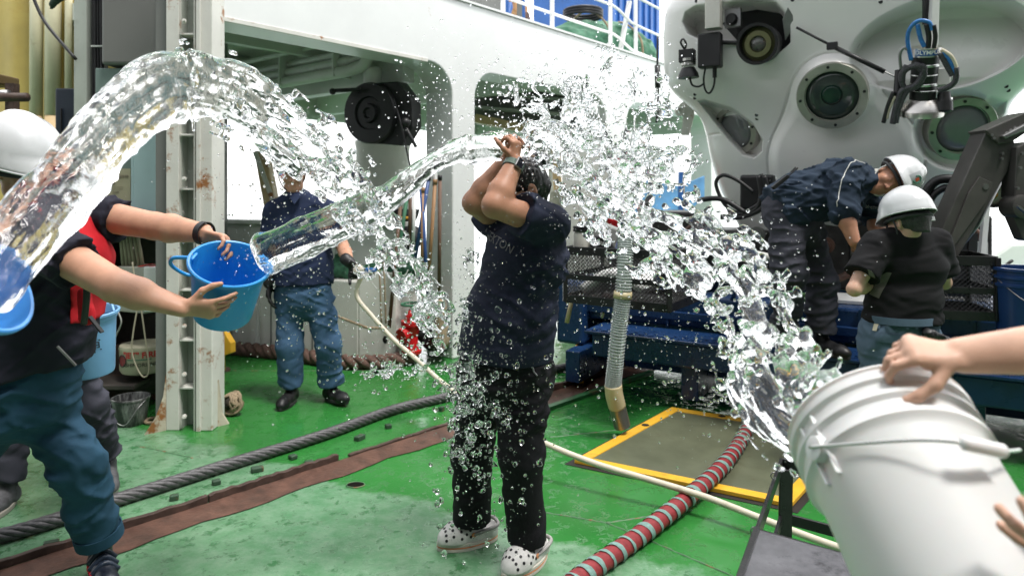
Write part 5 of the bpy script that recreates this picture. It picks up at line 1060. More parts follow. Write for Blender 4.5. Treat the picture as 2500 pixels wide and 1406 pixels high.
def head(F, c, face, up, sc=1.):
    y = Vector(face).normalized(); z = Vector(up); z = (z - y * z.dot(y)).normalized(); x = y.cross(z); fr = (x, y, z)
    def q(a, b, d): return c + (x * a + y * b + z * d) * sc
    F.ell(q(0, -.012, .028), (.075 * sc, .094 * sc, .090 * sc), fr, .01); F.ell(q(0, .028, -.03), (.060 * sc, .062 * sc, .080 * sc), fr, .03)
    F.cap(q(-.03, .02, -.07), q(0, .062, -.088), .03 * sc, .024 * sc, .03); F.cap(q(.03, .02, -.07), q(0, .062, -.088), .03 * sc, .024 * sc, .03)
    F.cap(q(-.034, .070, .022), q(.034, .070, .022), .013 * sc, None, .02)
    for s_ in (-1, 1):
        F.ell(q(s_ * .042, .062, -.022), (.022 * sc, .02 * sc, .02 * sc), fr, .02); F.ell(q(s_ * .030, .098, .004), (.014 * sc, .014 * sc, .010 * sc), fr, 0, sub=True); F.ell(q(s_ * .030, .079, .003), (.0125 * sc,) * 3, fr, .002)
        F.ell(q(s_ * .077, -.004, -.006), (.008 * sc, .019 * sc, .032 * sc), fr, .008); F.ell(q(s_ * .085, .004, -.004), (.006 * sc, .009 * sc, .016 * sc), fr, 0, sub=True)
    F.cap(q(0, .086, .012), q(0, .112, -.024), .008 * sc, .0125 * sc, .012); F.cap(q(-.012, .098, -.028), q(.012, .098, -.028), .008 * sc, None, .008)
    F.cap(q(-.020, .083, -.052), q(.020, .083, -.052), .0065 * sc, None, .008); F.cap(q(-.017, .083, -.064), q(.017, .083, -.064), .007 * sc, None, .008); F.ell(q(0, .094, -.058), (.022 * sc, .006 * sc, .0022 * sc), fr, 0, sub=True)
    return fr, q
def hand(F, w, d, pn, th, curl, sc=1., spread=.12, thumb=(.45, .5), k=.006):
    """palm and five fingers; curl = (knuckle, middle, tip) bends in degrees per finger or one triple"""
    d = Vector(d).normalized(); pn = Vector(pn); pn = (pn - d * pn.dot(d)).normalized(); sd = d.cross(pn)
    if not hasattr(curl[0], '__len__'): curl = [curl] * 4
    F.cap(w, w + d * .078 * sc, .027 * sc, .037 * sc, .012, sd, .42); F.cap(w + d * .02 * sc + sd * th * .02 * sc, w + d * .055 * sc + sd * th * .022 * sc + pn * .008 * sc, .015 * sc, .013 * sc, .012)
    for i, (o_, l_, r_) in enumerate(((.029, .070, .0088), (.0098, .078, .0092), (-.0098, .072, .0088), (-.028, .057, .0078))):
        p = w + (d * (.080 - .004 * abs(i - 1)) + sd * th * o_) * sc; a = 0.; dd = (d + sd * th * (1.2 - i) * spread * .7).normalized(); ax = dd.cross(pn).normalized()
        for j, f in enumerate((.45, .30, .25)):
            a += R(curl[i][j]); v = dd * math.cos(a) + pn * math.sin(a); q = p + v * l_ * f * 1.12 * sc; F.cap(p, q, r_ * (1 - .07 * j) * sc, r_ * (.93 - .07 * j) * sc, k if j == 0 else .003); p = q
    p = w + (d * .026 + sd * th * .026 + pn * .006) * sc; v = (d * .55 + sd * th * .75 + pn * thumb[0]).normalized()
    for j, (l_, r_) in enumerate(((.042, .013), (.032, .0105), (.024, .0092))):
        q = p + v * l_ * sc; F.cap(p, q, r_ * sc, r_ * .9 * sc, .006); p = q; v = (v + (d * .5 - sd * th * .35 + pn * thumb[1]) * .7).normalized()
def helmet(parent, c, face, up, sc=1., brim=.03, strap=None):
    y = Vector(face).normalized(); z = Vector(up).normalized(); y = (y - z * y.dot(z)).normalized(); x = y.cross(z); nt_, nr = 64, 26; vs = []; fs = []
    for i in range(nr + 1):
        ph = (math.pi / 2 * 1.06) * i / nr
        for k in range(nt_):
            th = 2 * math.pi * k / nt_; fr_ = max(0, math.cos(th)); rim = max(0, (i - (nr - 4)) / 4.)
            rr = math.sin(min(ph, math.pi / 2)) ** .92; hz = math.cos(ph) if ph < math.pi / 2 else -(ph - math.pi / 2) * 1.4
            px_ = math.sin(th) * rr; py_ = math.cos(th) * rr; rad = 1 + .035 * rim
            ridge = .006 * math.exp(-(px_ * .115 / .018) ** 4) * min(1, (1 - i / nr) * 3) * (1 if i < nr - 4 else .0)
            groove = -.003 * math.exp(-((abs(px_) * .115 - .045) / .008) ** 2) * (1 if 3 < i < nr - 7 else 0)
            vs.append(c + (x * px_ * .113 * rad + y * (py_ * (.138 * rad + brim * rim * fr_ ** 2)) + z * (hz * .135 + ridge + groove - .016 * rim * fr_ ** 2)) * sc)
    for i in range(nr):
        for k in range(nt_): k2 = (k + 1) % nt_; fs.append((i * nt_ + k, (i + 1) * nt_ + k, (i + 1) * nt_ + k2, i * nt_ + k2))
    m = MB(); m.v = vs; m.f = fs; h = m.build('helmet', M_helm, parent, True, solid=.004)
    MB().tube([c + (x * math.sin(t) * .1175 + y * (math.cos(t) * (.1432 + brim * max(0, math.cos(t)) ** 2)) + z * (-.014 - .017 * max(0, math.cos(t)) ** 2)) * sc for t in [i * math.pi / 24 for i in range(48)]], .0034, 6, closed=True).build('rim_bead', M_helm, h, True)
    for s_ in (-1, 1): MB().tube(smoothpath([c + (x * s_ * .095 + y * .02 - z * .01) * sc, c + (x * s_ * .083 + y * .012 - z * .09) * sc, c + (x * s_ * .045 + y * .05 - z * .155) * sc, c + (y * .062 - z * .172) * sc], 5), .0045, 6).build('chin_strap', strap or M_strap, h, True)
    MB().tube([c + (x * math.sin(t) * .094 + y * math.cos(t) * .112 - z * .035) * sc for t in [i * math.pi / 16 for i in range(32)]], .011, 6, closed=True).build('head_band', M_strap, h, True)
    return h, (x, y, z)
def shoe(root, an, d, L, m, sm, z0=0., laces=None, hi=.10, sh=.026, pitch=0.):
    d = Vector(d); d.z = 0; d.normalize(); sd = Vector((-d.y, d.x, 0)); heel = Vector((an.x, an.y, z0)) - d * .055
    def q(f, b, h): return heel + d * L * f + sd * b + Vector((0, 0, h + pitch * f))
    F = Field(heel - V3(.2, .2, .03) - V3(0, 0, 0) + d * .1 - V3(.12, .12, 0), heel + d * .1 + V3(.32, .32, .2), .0055)
    F.cap(q(.10, 0, .045), q(.45, 0, .045), .038, .040, .02); F.cap(q(.45, 0, .042), q(.78, -.004, .036), .042, .042, .03); F.cap(q(.78, 0, .034), q(.9, 0, .032), .040, .032, .03)
    F.cap(q(.14, 0, .05), Vector((an.x, an.y, z0 + hi)) + d * .005, .04, .044, .03); F.rough(.003, 30, 30, 30, 2.); F.cut(q(0, 0, sh - .006), (0, 0, -1))
    up = F.mesh('shoe', m, root)
    out = []
    for i in range(28):
        t = 2 * math.pi * i / 28; f = .5 - .53 * math.cos(t); w = (.042 + .008 * math.sin(math.pi * min(1, max(0, f)) * .9)) * math.sin(t) * (1 if f > .25 else .92); out.append(q(f * .985 + .0, w, .0))
    MB().prism(out, (0, 0, sh)).build('sole', sm, up, bevel=.006)
    if laces is not None:
        for f in (.34, .42, .5, .58): MB().tube(smoothpath([q(f, -.032, .074 - .05 * (f - .34)), q(f + .02, 0, .092 - .08 * (f - .34)), q(f, .032, .074 - .05 * (f - .34))], 4), .0042, 6).build('lace', laces, up, True)
    return up
def bbox(J, extra=(), m=.17):
    ps = [v for v in list(J.values()) + list(extra) if isinstance(v, Vector)]; ps = [p for p in ps if p.length > 0]
    return V3(*(min(p[i] for p in ps) - m for i in range(3))), V3(*(max(p[i] for p in ps) + m for i in range(3)))
def jb(J): return {k: v for k, v in J.items() if isinstance(v, Vector) and not k.startswith(('side', 'face', 'up', 'wside'))}
def base(J): return V3((J['anL'].x + J['anR'].x) / 2, (J['anL'].y + J['anR'].y) / 2, J.get('z0', 0.))
def body(root, J, sk, h, hands=(), headon=True):
    lo, hi = bbox(jb(J)); F = Field(lo, hi, h); torso(F, J, -.012, .04)
    for s_ in 'LR': arm(F, J, s_); leg(F, J, s_)
    F.cap(J['neck'], J['head'] - Vector(J['up']).normalized() * .05, .056, .052, .02); fr = head(F, J['head'], J['face'], J['up'], J.get('hs', 1.)) if headon else None
    for a in hands: hand(F, *a)
    b = F.mesh('body', sk, root, smooth=True); return b, fr
def shirt(root, J, m, o, sleeve, name='shirt', h=.0085, hem=None, fold=.012, k=.05, sr=None, seed=1., hemdir=(0, 0, -1), pelvis_extra=None):
    lo, hi = bbox(jb(J)); F = Field(lo, hi, h); torso(F, J, o, k)
    if pelvis_extra: F.cap(J['waist'], pelvis_extra, J.get('tr', (.165, .15, .18))[1] + o + .005, J.get('tr', (.165, .15, .18))[0] + o + .012, k, J['side'], J.get('flat', .68) + .08)
    r = J.get('ar', (.056, .043, .030)); sr = sr or (r[0] + .018, r[0] + .020)
    if hem is not None: F.cut(hem, hemdir)
    for s_ in 'LR':
        if sleeve <= 1: capf(F, J['sh' + s_], J['sh' + s_].lerp(J['el' + s_], sleeve), sr[0], sr[1], .03)
        else:
            F.cap(J['sh' + s_], J['el' + s_], sr[0] + .004, sr[1], .03); capf(F, J['el' + s_], J['el' + s_].lerp(J['wr' + s_], sleeve - 1), sr[1], sr[1] * .92, .02)
    F.rough(fold * .5, 6, 6, 6, seed, 2); F.folds(fold * .62, seed)
    return F.mesh(name, m, root)
def trousers(root, J, m, rr, h=.0085, top=None, fold=.013, seed=4., end=.96, k=.035, waistup=(0, 0, 1)):
    lo, hi = bbox(jb(J)); F = Field(lo, hi, h); r = J.get('tr', (.165, .15, .18))[0]
    F.cap(J['hipL'].lerp(J['hipR'], .5) , J['pel'].lerp(J['waist'], .6), r + .002, r - .012, .05, J['side'], J.get('flat', .68) + .12)
    F.cap(J['hipL'].lerp(J['hipR'], .5), J['pel'], r + .004, r + .004, .05, J['side'], J.get('flat', .68) + .12)
    if top is not None: F.cut(top, waistup)
    for s_ in 'LR':
        F.cap(J['hip' + s_], J['kn' + s_], rr[0], rr[1], .04); capf(F, J['kn' + s_], J['kn' + s_].lerp(J['an' + s_], end), rr[1], rr[2], .03)
    F.rough(fold * .5, 6, 6, 6, seed, 2); F.folds(fold * .6, seed, 3.2, 16., (28, -32, 4))
    return F.mesh('trousers', m, root)
def torusband(parent, name, a, b, f, r, m, w=.01):
    p = Vector(a).lerp(Vector(b), f); x, y, d = frame(Vector(b) - Vector(a)); return MB().lathe(p - d * w, d, [(0, r), (.0, r + .004), (2 * w, r + .004), (2 * w, r)], 24, cap=False).build(name, m, parent, 35)

# ---- the soaked person in the middle
J = dict(pel=P(1238, 885, 2.85), waist=P(1245, 765, 2.84), chest=P(1283, 630, 2.82), neck=P(1312, 528, 2.80), head=P(1278, 462, 2.79), face=V3(-.80, -.35, -.42), up=V3(-.40, -.18, .88),
    shL=P(1340, 548, 2.68), shR=P(1232, 545, 2.95), elL=P(1207, 502, 2.55), elR=P(1158, 495, 2.74), wrL=P(1257, 398, 2.64), wrR=P(1238, 392, 2.73), hipL=P(1283, 905, 2.80), hipR=P(1185, 905, 2.92), knL=P(1270, 1110, 2.75), knR=P(1152, 1105, 2.93), anL=P(1287, 1318, 2.80), anR=P(1153, 1275, 2.95),
    side=V3(.5, -.87, 0), flat=.82, tr=(.182, .176, .178), ar=(.060, .047, .033))
main = thing('person', 'person in wet navy T-shirt and black trousers shielding the head with raised arms', 'person', base(J))
_, (mfr, mq) = body(main, J, SK2, .006, [(J['wrL'], V3(.10, .05, 1), V3(-.8, .5, .1), 1, ((50, 60, 40), (45, 55, 40), (40, 60, 40), (45, 60, 45)), .95), (J['wrR'], V3(.22, -.05, 1), V3(.8, -.5, -.2), -1, ((60, 60, 30), (55, 60, 30), (55, 60, 40), (60, 60, 40)), .95)])
tsh = shirt(main, J, C_navy, .014, .52, 't_shirt', .0075, hem=P(1240, 868, 2.84), fold=.012, sr=(.080, .087), seed=2.3, hemdir=(-.06, 0, -1), pelvis_extra=P(1232, 880, 2.85))
mtr = trousers(main, J, C_blk, (.112, .088, .080), .008, top=P(1240, 835, 2.84), fold=.014, end=.97)
F = Field(J['head'] - V3(.25, .25, .25), J['head'] + V3(.25, .25, .25), .006); x, y, z = mfr
F.ell(mq(0, -.018, .032), (.083, .100, .098), mfr, .01); F.cap(mq(0, -.07, -.02), mq(0, -.05, -.06), .05, .035, .03)
F.ell(mq(0, .115, -.06), (.10, .085, .12), mfr, 0, True); F.ell(mq(.085, .03, -.055), (.03, .05, .06), mfr, 0, True); F.ell(mq(-.085, .03, -.055), (.03, .05, .06), mfr, 0, True)
F.cap(mq(0, -.085, .075), mq(0, -.118, .075), .03, .040, .006); F.rough(.005, 70, 70, 40, 1., 2, True); hair = F.mesh('hair', M_hair, main)
MB().tube([mq(.030 * math.cos(a), -.094, .075 + .030 * math.sin(a)) for a in [i * math.pi / 9 for i in range(18)]], .006, 6, closed=True).build('hair_tie', mat('tan_hair_tie', (.3, .2, .12), .6), hair, True)
# watch
wp = J['elL'].lerp(J['wrL'], .93); wx, wy, wd_ = frame(J['wrL'] - J['elL']); wt = MB().lathe(wp - wd_ * .012, wd_, [(0, .037), (0, .041), (.024, .041), (.024, .037)], 28, cap=False).build('watch', mat('sage_green_strap', (.12, .17, .14), .5), main, 35)
tc_ = (Vector((0, 0, HC)) - wp); tc_ = (tc_ - wd_ * tc_.dot(wd_)).normalized(); ts_ = wd_.cross(tc_); tc_ = (tc_ + ts_ * (.45 if ts_.x > 0 else -.45)).normalized(); ts_ = wd_.cross(tc_)
MB().box(wp + tc_ * .043, ts_, wd_, tc_, .018, .022, .006).build('watch_case', M_galv, wt, bevel=.005); MB().box(wp + tc_ * .0495, ts_, wd_, tc_, .014, .018, .001).build('watch_glass', mat('watch_glass', (.01, .01, .015), .05), wt)
# print on the chest
_pc = P(1215, 590, 2.55)
M_print = mat('faded_print', (.11, .11, .115), .7)
_c, _n = facing(tsh, 1212, 588)
if _c is not None:
    _u = Vector((0, 0, 1)); _u = (_u - _n * _u.dot(_n)).normalized(); _r = _u.cross(_n); _r = (_r * .95 - _u * .28).normalized(); _u = _n.cross(_r)
    text('shirt_print', 'NEKTON', (0, 0, 0), fw, fu, .052, M_print, tsh, warp=lambda x, y, z: snap(tsh, _c + _r * x + _u * y, .002 + z))
# zip of the trouser pocket
MB().tube([snap(mtr, p, .001) for p in smoothpath([P(1290, 872, 2.655), P(1303, 900, 2.655), P(1314, 918, 2.655)], 4)], .0035, 6).build('pocket_zip', M_galv, mtr, True)
# clogs
def clog(root, an, d, L):
    d = Vector(d).normalized(); sd = Vector((-d.y, d.x, 0)); heel = Vector((an.x, an.y, 0)) - d * .075
    def q(f, b, h): return heel + d * L * f + sd * b + Vector((0, 0, h))
    F = Field(heel - V3(.12, .12, .02) + d * .0 - V3(.2, .2, 0), heel + V3(.35, .35, .17), .0042)
    F.cap(q(.14, 0, .05), q(.4, 0, .045), .046, .046, .02); F.cap(q(.42, 0, .046), q(.70, 0, .044), .050, .056, .03); F.cap(q(.70, 0, .044), q(.84, .004, .038), .056, .044, .03); F.rough(.0015, 25, 25, 25)
    F.ell(q(.18, 0, .10), (.05, .05, .045), None, 0, True)
    F.cut(q(0, 0, .032), (0, 0, -1)); c = F.mesh('clog', mat('speckled_clog_foam', (.60, .59, .57), .6, var=.06, scale=90, dirt=.22, dcol=(.25, .25, .26)), root)
    for z0, z1, m_, g in ((0, .014, mat('clog_sole', (.55, .52, .46), .7), 1.0), (.0142, .0195, mat('clog_stripe', (.55, .22, .10), .6), 1.02), (.0197, .034, mat('clog_sole', (.55, .52, .46), .7), 1.01)):
        out = []
        for i in range(32):
            t = 2 * math.pi * i / 32; f = .49 - .53 * math.cos(t); w = (.048 + .013 * math.sin(math.pi * min(1, max(0, f)) * .8)) * math.sin(t) * g; out.append(q(f, w, z0))
        MB().prism(out, (0, 0, z1 - z0)).build('sole_layer', m_, c, bevel=.003)
    MB().tube(smoothpath([q(.45, -.05, .062), q(.2, -.055, .075), q(.02, -.04, .08), q(-.02, 0, .08), q(.02, .04, .08), q(.2, .055, .075), q(.45, .05, .062)], 5), .008, 8).build('heel_strap', mat('clog_strap', (.28, .27, .26), .6), c, True)
    for i in range(5):
        for j in range(-3, 4):
            a = R(26 * j + (13 if i % 2 else 0)); el = R(-25 + 15 * i); dv = (Vector((0, 0, 1)) * math.cos(a) + sd * math.sin(a)) * math.cos(max(el, 0)) + d * math.sin(max(el, 0))
            org = q(.50 + .07 * i, 0, .045); hit_, nn_, _i, _t = surf(c).ray_cast(org, dv)
            if hit_ is None or hit_.z < .05: continue
            MB().lathe(hit_, nn_, [(-.002, .0062), (.0010, .0062), (.0011, .0001)], 10).build('vent_hole', M_ink, c)
    for s_ in (-1, 1): MB().lathe(q(.45, s_ * .052, .062), sd * s_, [(0, .010), (.004, .010), (.005, .001)], 12).build('strap_rivet', mat('clog_stripe', (.55, .22, .10), .6), c)
clog(main, G(1170, 1322), V3(-.93, -.37, 0), .26); clog(main, G(1302, 1372), V3(-.62, -.78, 0), .26)

# ---- the man throwing from the blue bucket, red life vest
J = dict(pel=P(55, 925, 2.58), waist=P(85, 800, 2.58), chest=P(105, 640, 2.56), neck=P(95, 500, 2.52), head=P(48, 418, 2.5), face=V3(.8, -.25, -.15), up=V3(.0, -.1, 1),
    shR=P(95, 590, 2.36), shL=P(205, 520, 2.72), elR=P(285, 700, 2.22), elL=P(378, 552, 2.64), wrR=P(448, 752, 2.26), wrL=P(500, 570, 2.54), hipR=P(40, 955, 2.52), hipL=P(70, 950, 2.64), knR=P(-110, 1150, 2.62), knL=P(190, 1130, 2.62), anR=P(-230, 1320, 2.68), anL=P(246, 1322, 2.71),
    side=V3(.1, .99, 0), flat=.86, tr=(.18, .185, .20), ar=(.068, .052, .036), wsideL=V3(0, .3, 1), wsideR=V3(0, 1, .3))
ves = thing('person', 'helmeted man in red life vest and dark T-shirt swinging the bright blue bucket', 'person', base(J))
body(ves, J, SK1, .0066, [(J['wrL'], V3(.92, -.1, -.26), V3(-.2, -.5, -.9), 1, ((35, 55, 30), (30, 50, 30), (30, 50, 30), (35, 50, 30)), 1.05, .2, (.2, .5)), (J['wrR'], V3(.9, .25, -.10), V3(-.1, .9, .5), 1, ((12, 15, 10), (25, 25, 15), (30, 30, 20), (35, 35, 20)), 1.08, .3, (.2, .1))])
shirt(ves, J, C_dark, .016, .50, 't_shirt', .008, hem=P(70, 900, 2.58), fold=.012, sr=(.088, .088), seed=5.1, hemdir=(.12, 0, -1), pelvis_extra=P(60, 925, 2.58))
trousers(ves, J, C_teal, (.118, .088, .080), .008, top=P(70, 850, 2.58), fold=.02, seed=7.7, end=.97)
cuf = torusband(ves, 'trouser_cuff', J['knL'], J['anL'], .90, .083, C_teal, .022)
F = Field(*bbox(jb(J)), .009); torso(F, J, .045, .05); F.cut(J['chest'] + V3(.085, .03, 0), (-.84, -.54, .04)); F.cut(P(100, 782, 2.58), (0, 0, -1)); F.cut(P(205, 515, 2.72), (.25, .1, 1)); F.ell(P(95, 480, 2.5), (.16, .13, .2), None, 0, True); F.rough(.012, 8, 8, 8, 6., 3)
F2 = Field(J['chest'] - V3(.1, .1, .1), J['chest'], .1); vest = F.mesh('life_vest', C_red, ves)
MB().tube(smoothpath([P(170, 545, 2.42), P(200, 600, 2.33), P(212, 700, 2.30), P(205, 790, 2.34)], 5), .011, 7).build('vest_edging', M_black, vest, True)
F = Field(P(215, 760, 2.4) - V3(.12, .12, .16), P(215, 760, 2.4) + V3(.12, .12, .16), .006); F.cap(P(205, 715, 2.4), P(212, 775, 2.38), .022, .026, .02); F.rough(.006, 40, 40, 30, 2.); F.mesh('vest_flap', C_red, vest)
MB().bar(P(218, 772, 2.36), P(250, 812, 2.36), .022, .006).build('vest_buckle', M_black, vest, bevel=.003); MB().bar(P(140, 845, 2.3), P(185, 892, 2.32), .014, .005).build('vest_strap', M_greyd, vest)
hm, _ = helmet(ves, P(42, 385, 2.44), V3(.9, -.3, -.30), V3(.18, -.12, .97), 1.2)
torusband(ves, 'wrist_band', J['elL'], J['wrL'], .985, .040, M_black, .012)
sh = shoe(ves, J['anL'], V3(.62, -.78, 0), .29, mat('navy_shoe_leather', (.010, .013, .022), .35, var=.3, bump=.3), mat('red_sole', (.5, .04, .03), .5), 0., None, .14, .03)
for f in (.30, .42, .53): 
    an = Vector((J['anL'].x, J['anL'].y, 0)); d = V3(.62, -.78, 0).normalized(); sd = V3(.78, .62, 0); h0_ = an - d * .055 + d * .29 * f
    MB().tube(smoothpath([h0_ - sd * .046 + V3(0, 0, .07 - .08 * (f - .3)), h0_ + V3(0, 0, .112 - .10 * (f - .3)), h0_ + sd * .046 + V3(0, 0, .07 - .08 * (f - .3))], 5), .012, 7).build('shoe_strap', mat('navy_strap', (.02, .03, .05), .3), sh, True)
    MB().box(h0_ - sd * .048 + V3(0, 0, .055), d, sd, (0, 0, 1), .012, .003, .008).build('red_tab', C_red, sh)
MB().lathe(an + d * .02 + V3(0, 0, .125), (d + V3(0, 0, 1)).normalized(), [(0, .02), (.012, .019), (.016, .012), (.016, .001)], 16).build('dial_closure', M_black, sh, 35)
shoe(ves, J['anR'], V3(.8, -.5, 0), .29, M_shoeb, M_sole)

# ---- man in the polo shirt holding the hose
J = dict(pel=P(740, 715, 4.95), waist=P(738, 640, 4.95), chest=P(735, 560, 4.95), neck=P(722, 482, 4.92), head=P(716, 428, 4.88), face=V3(.2, -.95, -.2), up=V3(0, -.1, 1),
    shR=P(672, 515, 4.93), shL=P(800, 515, 4.95), elR=P(657, 610, 4.95), elL=P(838, 605, 4.92), wrR=P(656, 690, 4.86), wrL=P(853, 640, 4.70), hipR=P(708, 728, 4.95), hipL=P(775, 728, 4.97), knR=P(708, 845, 4.90), knL=P(802, 842, 4.93), anR=P(712, 941, 4.94), anL=P(806, 940, 4.97),
    side=V3(1, .15, 0), flat=.68, tr=(.178, .18, .205), ar=(.056, .045, .032), wsideR=V3(0, 1, 0))
pol = thing('person', 'man in navy polo shirt and blue work trousers wearing black gloves and holding a hose', 'person', base(J))
body(pol, J, SK1, .009)
shirt(pol, J, C_polo, .018, .72, 'polo_shirt', .009, hem=P(740, 692, 4.95), fold=.012, sr=(.078, .084), seed=3.3, pelvis_extra=P(740, 705, 4.95))
MB().prism([P(700, 472, 4.80), P(718, 500, 4.76), P(735, 478, 4.80), P(730, 470, 4.84), P(705, 466, 4.84)], (0, .02, 0)).build('collar', C_polo, pol, bevel=.006)
trousers(pol, J, C_blue, (.108, .092, .092), .009, top=P(740, 680, 4.95), fold=.015, seed=1.7)
for w, d, pn, th, cu in ((J['wrR'], V3(.0, -.1, -1), V3(.8, .2, 0), -1, (15, 22, 15)), (J['wrL'], V3(.75, -.3, -.55), V3(-.2, -.8, -.5), 1, (55, 60, 40))):
    F = Field(w - V3(.26, .26, .26), w + V3(.26, .26, .26), .006); hand(F, w, d, pn, th, cu, 1.18); F.cap(w - Vector(d).normalized() * .035, w, .042, .040, .01); F.rough(.003, 40, 40, 40); F.mesh('glove', M_shoeb, pol)
shoe(pol, J['anR'], V3(-.05, -1, 0), .28, M_shoeb, M_sole, 0., M_black); shoe(pol, J['anL'], V3(.72, -.69, 0), .28, M_shoeb, M_sole, 0., M_black, pitch=.02)
helmet(pol, P(712, 404, 4.88), V3(.2, -.95, -.2), V3(0, -.1, 1), 1.05)

# ---- man bending over on the carriage
J = dict(pel=P(1918, 515, 4.36), waist=P(1975, 480, 4.33), chest=P(2050, 452, 4.28), neck=P(2118, 442, 4.22), head=P(2166, 440, 4.16), face=V3(-.22, -.90, -.34), up=V3(.86, -.22, .36),
    shR=P(2066, 425, 4.08), shL=P(2098, 455, 4.45), elR=P(2060, 520, 4.02), elL=P(2135, 530, 4.35), wrR=P(2086, 590, 3.96), wrL=P(2150, 600, 4.18), hipR=P(1920, 540, 4.27), hipL=P(1968, 545, 4.46), knR=P(1926, 668, 4.20), knL=P(2003, 692, 4.38), anR=P(1914, 815, 4.36), anL=P(2004, 815, 4.36),
    side=V3(.25, .97, 0), flat=.74, tr=(.17, .175, .19), ar=(.058, .048, .034), z0=.49)
ben = thing('person', 'man in dark work jacket and white helmet bending down from the blue carriage', 'person', base(J))
_, (bfr, bq_) = body(ben, J, SK2, .0065, [(J['wrR'], V3(.55, -.1, -.83), V3(.7, .5, .4), -1, ((25, 30, 20), (35, 40, 25), (40, 45, 30), (45, 45, 30)), 1.05), (J['wrL'], V3(.2, -.3, -.9), V3(-.8, 0, 0), 1, (30, 40, 30))])
jk = shirt(ben, J, C_jack, .022, 1.18, 'jacket', .0085, hem=P(1893, 528, 4.36), fold=.018, sr=(.088, .082), seed=8.8, hemdir=(-1, 0, -.35), k=.07, pelvis_extra=P(1908, 514, 4.36))
trousers(ben, J, C_grey, (.108, .092, .086), .0085, top=P(1975, 475, 4.35), fold=.018, seed=2.9, waistup=(.75, 0, .66))
MB().tube([snap(jk, p, .001) for p in smoothpath([facing(jk, a, b)[0] or P(a, b, 4.05) for a, b in ((2112, 400), (2090, 392), (2070, 410), (2052, 455), (2044, 505))], 10)], .003, 6).build('piping', M_strapw, jk, True)
decal(jk, 2126, 508, .09, .026, mat('patch_navy', (.02, .05, .1), .7), 'name_patch', roll=-12)
_c, _n = facing(jk, 2130, 508)
if _c is not None:
    _u = Vector((0, 0, 1)); _u = (_u - _n * _u.dot(_n)).normalized(); _r = _u.cross(_n); _r = (_r - _u * .2).normalized(); _u = _n.cross(_r)
    text('name_lettering', 'JAMSTEC', (0, 0, 0), fw, fu, .019, M_strapw, jk, warp=lambda x, y, z: snap(jk, _c + _r * x + _u * y, .006 + z))
F = Field(J['neck'] - V3(.15, .15, .15), J['neck'] + V3(.2, .15, .15), .006); F.cap(J['neck'], J['neck'] + Vector(J['up']) * .05 + V3(0, 0, -.01), .072, .068, .01); F.rough(.004, 40, 40, 40); F.mesh('towel', mat('grey_towel', (.42, .42, .38), .9, bump=.6), ben)
hm, hfr = helmet(ben, bq_(0, -.012, .066), V3(-.22, -.90, -.34), V3(.86, -.22, .36), 1.06, strap=M_strapw)
hx, hy_, hz = hfr; hc_ = bq_(0, -.012, .066)
def onh(ax_, el_, lift=.003): 
    ca, sa, ce, se = math.cos(ax_), math.sin(ax_), math.cos(el_), math.sin(el_); return hc_ + (hx * sa * ce ** .92 * .113 + hy_ * ca * ce ** .92 * .138 + hz * se * .135) * (1.06 + lift / .13)
def patch(nm, m, a0, a1, e0, e1, lift): n = 8; MB().add([onh(a0 + (a1 - a0) * i / n, e0 + (e1 - e0) * j / n, lift) for j in range(n + 1) for i in range(n + 1)], [(j * 9 + i, j * 9 + i + 1, j * 9 + i + 10, j * 9 + i + 9) for j in range(n) for i in range(n)]).build(nm, m, hm, True)
patch('silver_sticker', mat('silver_sticker', (.42, .43, .45), .4), -.35, .35, .08, .62, .006)
patch('red_emblem', mat('emblem_orange', (.5, .08, .03), .5), -.08, .08, .26, .42, .0085)
MB().tube([onh(.18 * math.cos(t), .34 + .17 * math.sin(t), .0085) for t in [i * math.pi / 12 for i in range(20)]], .0028, 5).build('green_emblem', mat('emblem_green', (.02, .18, .10), .5), hm, True)
shoe(ben, J['anL'], V3(.35, -.93, 0), .28, M_shoeb, M_sole, .495, M_black); shoe(ben, J['anR'], V3(.3, -.95, 0), .28, M_shoeb, M_sole, .495, M_black)
MB().box(P(1905, 445, 4.2), V3(.7, -.1, .6).normalized(), V3(0, 1, 0), V3(-.6, 0, .7).normalized(), .06, .015, .012).build('radio', M_black, ben, bevel=.004)
MB().tube([P(1915, 438, 4.2), P(1948, 410, 4.2)], .004, 6).build('radio_aerial', M_black, ben)

# ---- man in the black T-shirt seen from behind
J = dict(pel=P(2195, 800, 3.60), waist=P(2207, 735, 3.60), chest=P(2216, 650, 3.60), neck=P(2207, 580, 3.57), head=P(2216, 543, 3.55), face=V3(-.38, .88, -.25), up=V3(-.08, .22, .97),
    shL=P(2140, 602, 3.58), shR=P(2282, 592, 3.62), elL=P(2086, 706, 3.50), elR=P(2305, 690, 3.72), wrL=P(2140, 688, 3.72), wrR=P(2262, 668, 3.92), hipL=P(2150, 818, 3.60), hipR=P(2240, 818, 3.62), knL=P(2142, 985, 3.58), knR=P(2250, 985, 3.6), anL=P(2145, 1120, 3.62), anR=P(2255, 1120, 3.64),
    side=V3(-.99, .1, 0), flat=.64, tr=(.160, .150, .172), ar=(.052, .036, .030))
blk = thing('person', 'man in black T-shirt and white helmet standing with his back turned', 'person', base(J))
_, (kfr, kq) = body(blk, J, SK3, .0066, [(J['wrL'], V3(.5, .6, .4), V3(.3, 0, -.9), 1, (30, 40, 30)), (J['wrR'], V3(-.3, .8, .3), V3(0, 0, -1), 1, (30, 40, 30))])
ts = shirt(blk, J, C_blkp, .014, .68, 't_shirt', .008, hem=P(2200, 782, 3.60), fold=.010, sr=(.080, .086), seed=6.2, pelvis_extra=P(2200, 800, 3.6))
